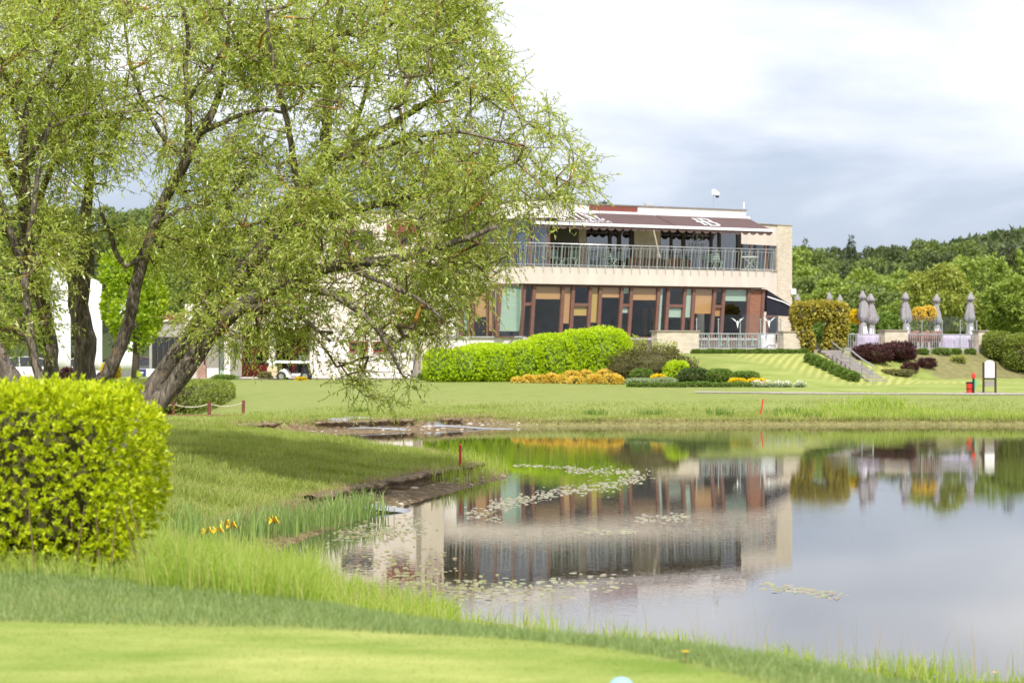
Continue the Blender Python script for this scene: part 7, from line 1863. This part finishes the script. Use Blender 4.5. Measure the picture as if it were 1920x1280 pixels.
# ------------------------------------------------------------------ cars, golf cart, flags, notice boards
def car(label, loc, rz, paint, roof=None, group='cars in the car park', H=1.46, wagon=False):
    r = empty('parked_car', loc, label, 'car', group)
    Lc, Wc = 2.35, 0.90
    b = Vector(loc); ca, sa_ = math.cos(rz), math.sin(rz)
    def T(x, y, z): return V(b.x + x * ca - y * sa_, b.y + x * sa_ + y * ca, b.z + z)
    def loft(secs, mat, name, parent, smooth=True):
        m = MB(); vs = []; n = len(secs[0])
        for s in secs: vs += [T(*p) for p in s]
        fs = [(i * n + k, i * n + (k + 1) % n, (i + 1) * n + (k + 1) % n, (i + 1) * n + k) for i in range(len(secs) - 1) for k in range(n)]
        fs += [tuple(range(n - 1, -1, -1)), tuple((len(secs) - 1) * n + k for k in range(n))]
        m.add(vs, fs); return m.build(name, mat, parent, smooth=False, bevel=0.03)
    # body: sections from nose to tail (x, half width, sill, shoulder)
    B = [(-2.35, 0.62, 0.32, 0.62), (-2.2, 0.82, 0.22, 0.74), (-1.6, 0.90, 0.18, 0.86), (-0.9, 0.91, 0.18, 0.93), (0.6, 0.91, 0.18, 0.96), (1.6, 0.90, 0.20, 0.98), (2.15, 0.84, 0.26, 0.97), (2.32, 0.72, 0.36, 0.80)]
    secs = [[(x, -w, z0 + 0.08), (x, -w * 1.0, z1 - 0.14), (x, -w * 0.90, z1), (x, w * 0.90, z1), (x, w, z1 - 0.14), (x, w, z0 + 0.08), (x, w * 0.85, z0), (x, -w * 0.85, z0)] for x, w, z0, z1 in B]
    body = loft(secs, paint, 'body', r)
    back = 1.95 if wagon else 1.55
    G = [(-1.15, 0.80, 0.90, 0.93), (-0.45, 0.72, 0.91, H - 0.10), (0.0, 0.70, 0.92, H - 0.01), (0.75, 0.69, 0.93, H - 0.02), (1.2 if not wagon else 1.6, 0.70, 0.94, H - 0.14), (back + 0.35, 0.76, 0.95, 0.99)]
    secs = [[(x, -0.82, z0), (x, -w, z1), (x, w, z1), (x, 0.82, z0)] for x, w, z0, z1 in G]
    gh = loft(secs, MT['carglass'], 'cabin_glass', r)
    m = MB(); rs = [(x, w * 0.97, z1 + 0.012) for x, w, z0, z1 in G[1:-1]]
    vs = []; 
    for x, w, z in rs: vs += [T(x, -w, z), T(x, w, z), T(x, w, z + 0.035), T(x, -w, z + 0.035)]
    m.add(vs, [(4 * i + k, 4 * i + (k + 1) % 4, 4 * i + 4 + (k + 1) % 4, 4 * i + 4 + k) for i in range(len(rs) - 1) for k in range(4)] + [(3, 2, 1, 0), tuple(4 * (len(rs) - 1) + k for k in range(4))]); m.build('roof', roof or paint, r)
    for s_ in (-1, 1):
        for (x0, z0), (x1, z1), w in (((-1.12, 0.94), (-0.45, H - 0.09), 0.07), ((0.22, 0.95), (0.18, H - 0.03), 0.07), ((back + 0.25, 0.98), (1.15 if not wagon else 1.6, H - 0.13), 0.09)):
            m = MB(); m.bar(T(x0, s_ * 0.815, z0), T(x1, s_ * 0.72, z1), w, 0.04); m.build('pillar', paint, r)
        m = MB(); m.box(0, 0, 0, 0, 0, 0) if False else None
        m = MB(); m.bar(T(-0.92, s_ * 0.90, 0.98), T(-0.78, s_ * 1.04, 1.02), 0.14, 0.12); m.build('mirror', paint, r)
        m = MB(); m.bar(T(-2.30, s_ * 0.62, 0.62), T(-2.02, s_ * 0.86, 0.68), 0.10, 0.11); m.build('headlight', MT['lamp'], r)
        m = MB(); m.bar(T(2.30, s_ * 0.70, 0.80), T(2.10, s_ * 0.86, 0.84), 0.10, 0.12); m.build('tail_light', MT['lampred'], r)
        m = MB(); m.bar(T(-1.05, s_ * 0.835, 0.955), T(1.7, s_ * 0.835, 0.985), 0.015, 0.03); m.build('window_trim', MT['chrome'], r)
        for x in (-1.42, 1.40):
            m = MB(); n = 20; ax = V(-sa_, ca, 0); c = T(x, s_ * 0.84, 0.33)
            def ringw(rad, off): return [c + ax * off + V(ca, sa_, 0) * (rad * math.cos(t)) + V(0, 0, rad * math.sin(t)) for t in np.linspace(0, 6.283, n + 1)[:-1]]
            m.prism(ringw(0.33, -0.10), ax * 0.20); ty = m.build('wheel', MT['rubber'], r)
            m = MB(); m.prism(ringw(0.22, s_ * 0.102 - 0.01), ax * 0.02); m.build('rim', MT['chrome'], ty)
    m = MB(); m.bar(T(-2.33, -0.4, 0.5), T(-2.33, 0.4, 0.5), 0.06, 0.16); m.build('grille', MT['black'], r)
    return r
def car_at(px, d): return (PX(px, d), d, gz(PX(px, d), d) + 0.03)
car('dark grey sedan with a bright window line beyond the yellow shrub', car_at(285, 118), math.radians(4), MT['cardark'])
car('white car parked behind the forked willow trunk', car_at(148, 119), math.radians(8), MT['carwhite'])
car('maroon car roof showing just behind the dark grey sedan', car_at(250, 126), math.radians(2), MT['carred'])
car('white estate car seen left of the slim pale trunk', car_at(30, 117), math.radians(14), MT['carwhite'], wagon=True, H=1.52)
car('blue grey car between the slim trunk and the hollow trunk', car_at(92, 122), math.radians(10), MT['carblue'])

# golf cart by the entrance
dG = 90.8; c = V(PX(541, dG), dG, gz(PX(541, dG), dG) + 0.0); c.z = CH - (709 - YH) / FPX * dG
gc = empty('golf_cart', c, 'white roofed golf cart with beige seats carrying dark golf bags by the entrance', 'golf cart')
zr_ = CH - (680 - YH) / FPX * dG
def gx(px): return PX(px, dG)
m = MB(); m.hexa([(gx(501), dG - 0.55, zr_), (gx(581), dG - 0.55, zr_ - 0.03), (gx(581), dG + 0.55, zr_ - 0.03), (gx(501), dG + 0.55, zr_), (gx(503), dG - 0.5, zr_ + 0.12), (gx(579), dG - 0.5, zr_ + 0.08), (gx(579), dG + 0.5, zr_ + 0.08), (gx(503), dG + 0.5, zr_ + 0.12)]); m.build('roof', MT['carwhite'], gc, bevel=0.03)
for px, pt in ((521, 523), (542.5, 543), (577, 577)):
    for yy in (-0.48, 0.48):
        m = MB(); m.tube([V(gx(px + 2), dG + yy, c.z + 0.3), V(gx(pt), dG + yy, zr_ + 0.01)], 0.025, 6); m.build('post', MT['black'], gc)
m = MB(); m.prism([V(gx(503), dG - 0.5, c.z + 0.30), V(gx(523), dG - 0.5, c.z + 0.30), V(gx(523), dG - 0.5, c.z + 0.52), V(gx(519), dG - 0.5, c.z + 0.56), V(gx(510), dG - 0.5, c.z + 0.50), V(gx(506), dG - 0.5, c.z + 0.56), V(gx(503), dG - 0.5, c.z + 0.52)], (0, 1.0, 0)); m.build('seat', MT['beigeseat'], gc, bevel=0.03)
m = MB(); m.box(gx(512), gx(524), dG - 0.5, dG + 0.5, c.z + 0.12, c.z + 0.28); m.build('seat_base', MT['beigeseat'], gc)
arc = [(gx(lerp(523, 547, t)), c.z + 0.08 + 0.36 * math.sin(math.pi * min(1, t * 1.05 + 0.05)) ** 0.6) for t in np.linspace(0, 1, 9)]
m = MB(); m.prism([V(gx(548), dG - 0.55, c.z + 0.05), V(gx(523), dG - 0.55, c.z + 0.05)] + [V(a, dG - 0.55, z) for a, z in arc], (0, 1.1, 0)); m.build('front_cowl', MT['carwhite'], gc, bevel=0.03)
m = MB(); m.box(gx(548.5), gx(580), dG - 0.5, dG + 0.5, c.z + 0.10, c.z + 0.22); m.build('body', MT['carwhite'], gc, bevel=0.03)
m = MB(); m.hexa([V(gx(524), dG - 0.45, c.z + 0.45), V(gx(526), dG - 0.45, c.z + 0.45), V(gx(526), dG + 0.45, c.z + 0.45), V(gx(524), dG + 0.45, c.z + 0.45), V(gx(523), dG - 0.45, zr_ - 0.02), V(gx(524), dG - 0.45, zr_ - 0.02), V(gx(524), dG + 0.45, zr_ - 0.02), V(gx(523), dG + 0.45, zr_ - 0.02)]); m.build('windscreen', MT['glassclear'], gc)
for px in (530, 574):
    for yy in (-0.5, 0.5):
        m = MB(); n = 16; m.prism([V(gx(px) + 0.22 * math.cos(t), dG + yy - 0.08, c.z + 0.10 + 0.22 * math.sin(t)) for t in np.linspace(0, 6.283, n + 1)[:-1]], (0, 0.16, 0)); w_ = m.build('wheel', MT['rubber'], gc)
        m = MB(); m.prism([V(gx(px) + 0.12 * math.cos(t), dG + yy - 0.095, c.z + 0.10 + 0.12 * math.sin(t)) for t in np.linspace(0, 6.283, n + 1)[:-1]], (0, 0.19, 0)); m.build('rim', MT['chrome'], w_)
for px, lean, lb, mt in ((556, 0.10, 'black golf bag leaning in the golf cart, the left one', 'black'), (566, 0.16, 'black golf bag with a pale collar leaning in the golf cart', 'black'), (573, -0.05, 'dark golf bag at the tail of the golf cart', 'black')):
    bb = V(gx(px), dG - 0.2 + lean, c.z + 0.24); r = empty('golf_bag', bb, lb, 'golf bag', 'golf bags on the cart'); tp_ = bb + V(lean * 1.5, 0, 0.48)
    m = MB(); m.tube([bb, bb.lerp(tp_, 0.5), tp_], [0.13, 0.12, 0.13], 12); m.build('bag', MT[mt], r)
    m = MB(); m.tube([tp_ - V(0, 0, 0.0), tp_ + V(lean * 0.12, 0, 0.05)], [0.14, 0.14], 12); m.build('collar', MT['beigeseat'], r)
    for k in range(3):
        m = MB(); q = tp_ + V(0.05 * (k - 1), 0.03 * k, 0.04); m.tube([q, q + V(lean * 0.4, 0, 0.22)], 0.012, 5); m.tube([q + V(lean * 0.4, 0, 0.22), q + V(lean * 0.4 + 0.05, 0, 0.26)], 0.03, 6); m.build('club', MT['chrome'], r)
# tall white flags and low boards by the car park
for i, (px, w, pt, d, lb) in enumerate(((113, 38, 500, 100, 'tall white flag between the hollow trunk and the forked willow'), (174, 34, 520, 101, 'tall white flag in the fork of the near willow'), (237, 36, 560, 103, 'white flag right of the forked willow before the lime maple'))):
    c = V(PX(px - w / 2, d), d, gz(PX(px, d), d)); s = FPX / d; r = empty('tall_flag', c, lb, 'flag', 'tall white flags by the car park'); top = CH - (pt - YH) / s; bot_ = CH - (694 - YH) / s
    m = MB(); m.tube([c, V(c.x, d, top + 0.1)], 0.03, 8); m.build('pole', MT['steel'], r)
    m = MB(); n = 10; vs = []
    for j in range(9):
        for k in range(n + 1):
            t = k / n; vs.append((c.x + 0.03 + t * w / s * (1 - 0.05 * j / 8), d + 0.06 * math.sin(5 * t + j * 0.5), lerp(bot_, top - (0.3 * t * t), j / 8)))
    m.add(vs, [(j * (n + 1) + k, j * (n + 1) + k + 1, (j + 1) * (n + 1) + k + 1, (j + 1) * (n + 1) + k) for j in range(8) for k in range(n)])
    o = m.build('cloth', MT['flagwhite'], r, smooth=True); sm = o.modifiers.new('thick', 'SOLIDIFY'); sm.thickness = 0.01
for px0, px1, blue, lb in ((222, 292, True, 'white low board with a navy poster in front of the dark grey sedan'), (60, 88, False, 'plain white low board left of the hollow trunk')):
    d = 104; x0, x1 = PX(px0, d), PX(px1, d); s = FPX / d; z0, z1 = CH - (707 - YH) / s, CH - (691 - YH) / s; c = V((x0 + x1) / 2, d, z0); r = empty('banner_board', c, lb, 'board', 'low white boards by the car park')
    m = MB(); m.box(x0, x1, d, d + 0.06, z0 - 0.2, z1); m.build('panel', MT['carwhite'], r)
    if blue:
        m = MB(); m.box(PX(254, d), PX(274, d), d - 0.02, d - 0.003, z0 - 0.1, z1 - 0.02); pz = m.build('poster', MT['navy'], r)
        m = MB(); m.box(PX(258, d), PX(269, d), d - 0.026, d - 0.021, (z0 + z1) / 2 - 0.02, (z0 + z1) / 2 + 0.05); m.build('poster_print', MT['flagwhite'], pz)
# planters and bins before the side wall
for px, mt, lb in ((362, 'concrete', 'low dark planter box against the pale side wall'), (378, 'brickbrown', 'low brown planter box near the thin red post')):
    d = 94; c = V(PX(px, d), d, gz(PX(px, d), d)); r = empty('planter_box', c, lb, 'planter', 'planters at the side wall')
    m = MB(); m.box(c.x - 0.22, c.x + 0.22, d - 0.2, d + 0.2, c.z, c.z + 0.62); m.build('box', MT[mt], r, bevel=0.02)
    m = MB(); m.box(c.x - 0.19, c.x + 0.19, d - 0.17, d + 0.17, c.z + 0.621, c.z + 0.63); m.build('soil', MT['interior'], r)
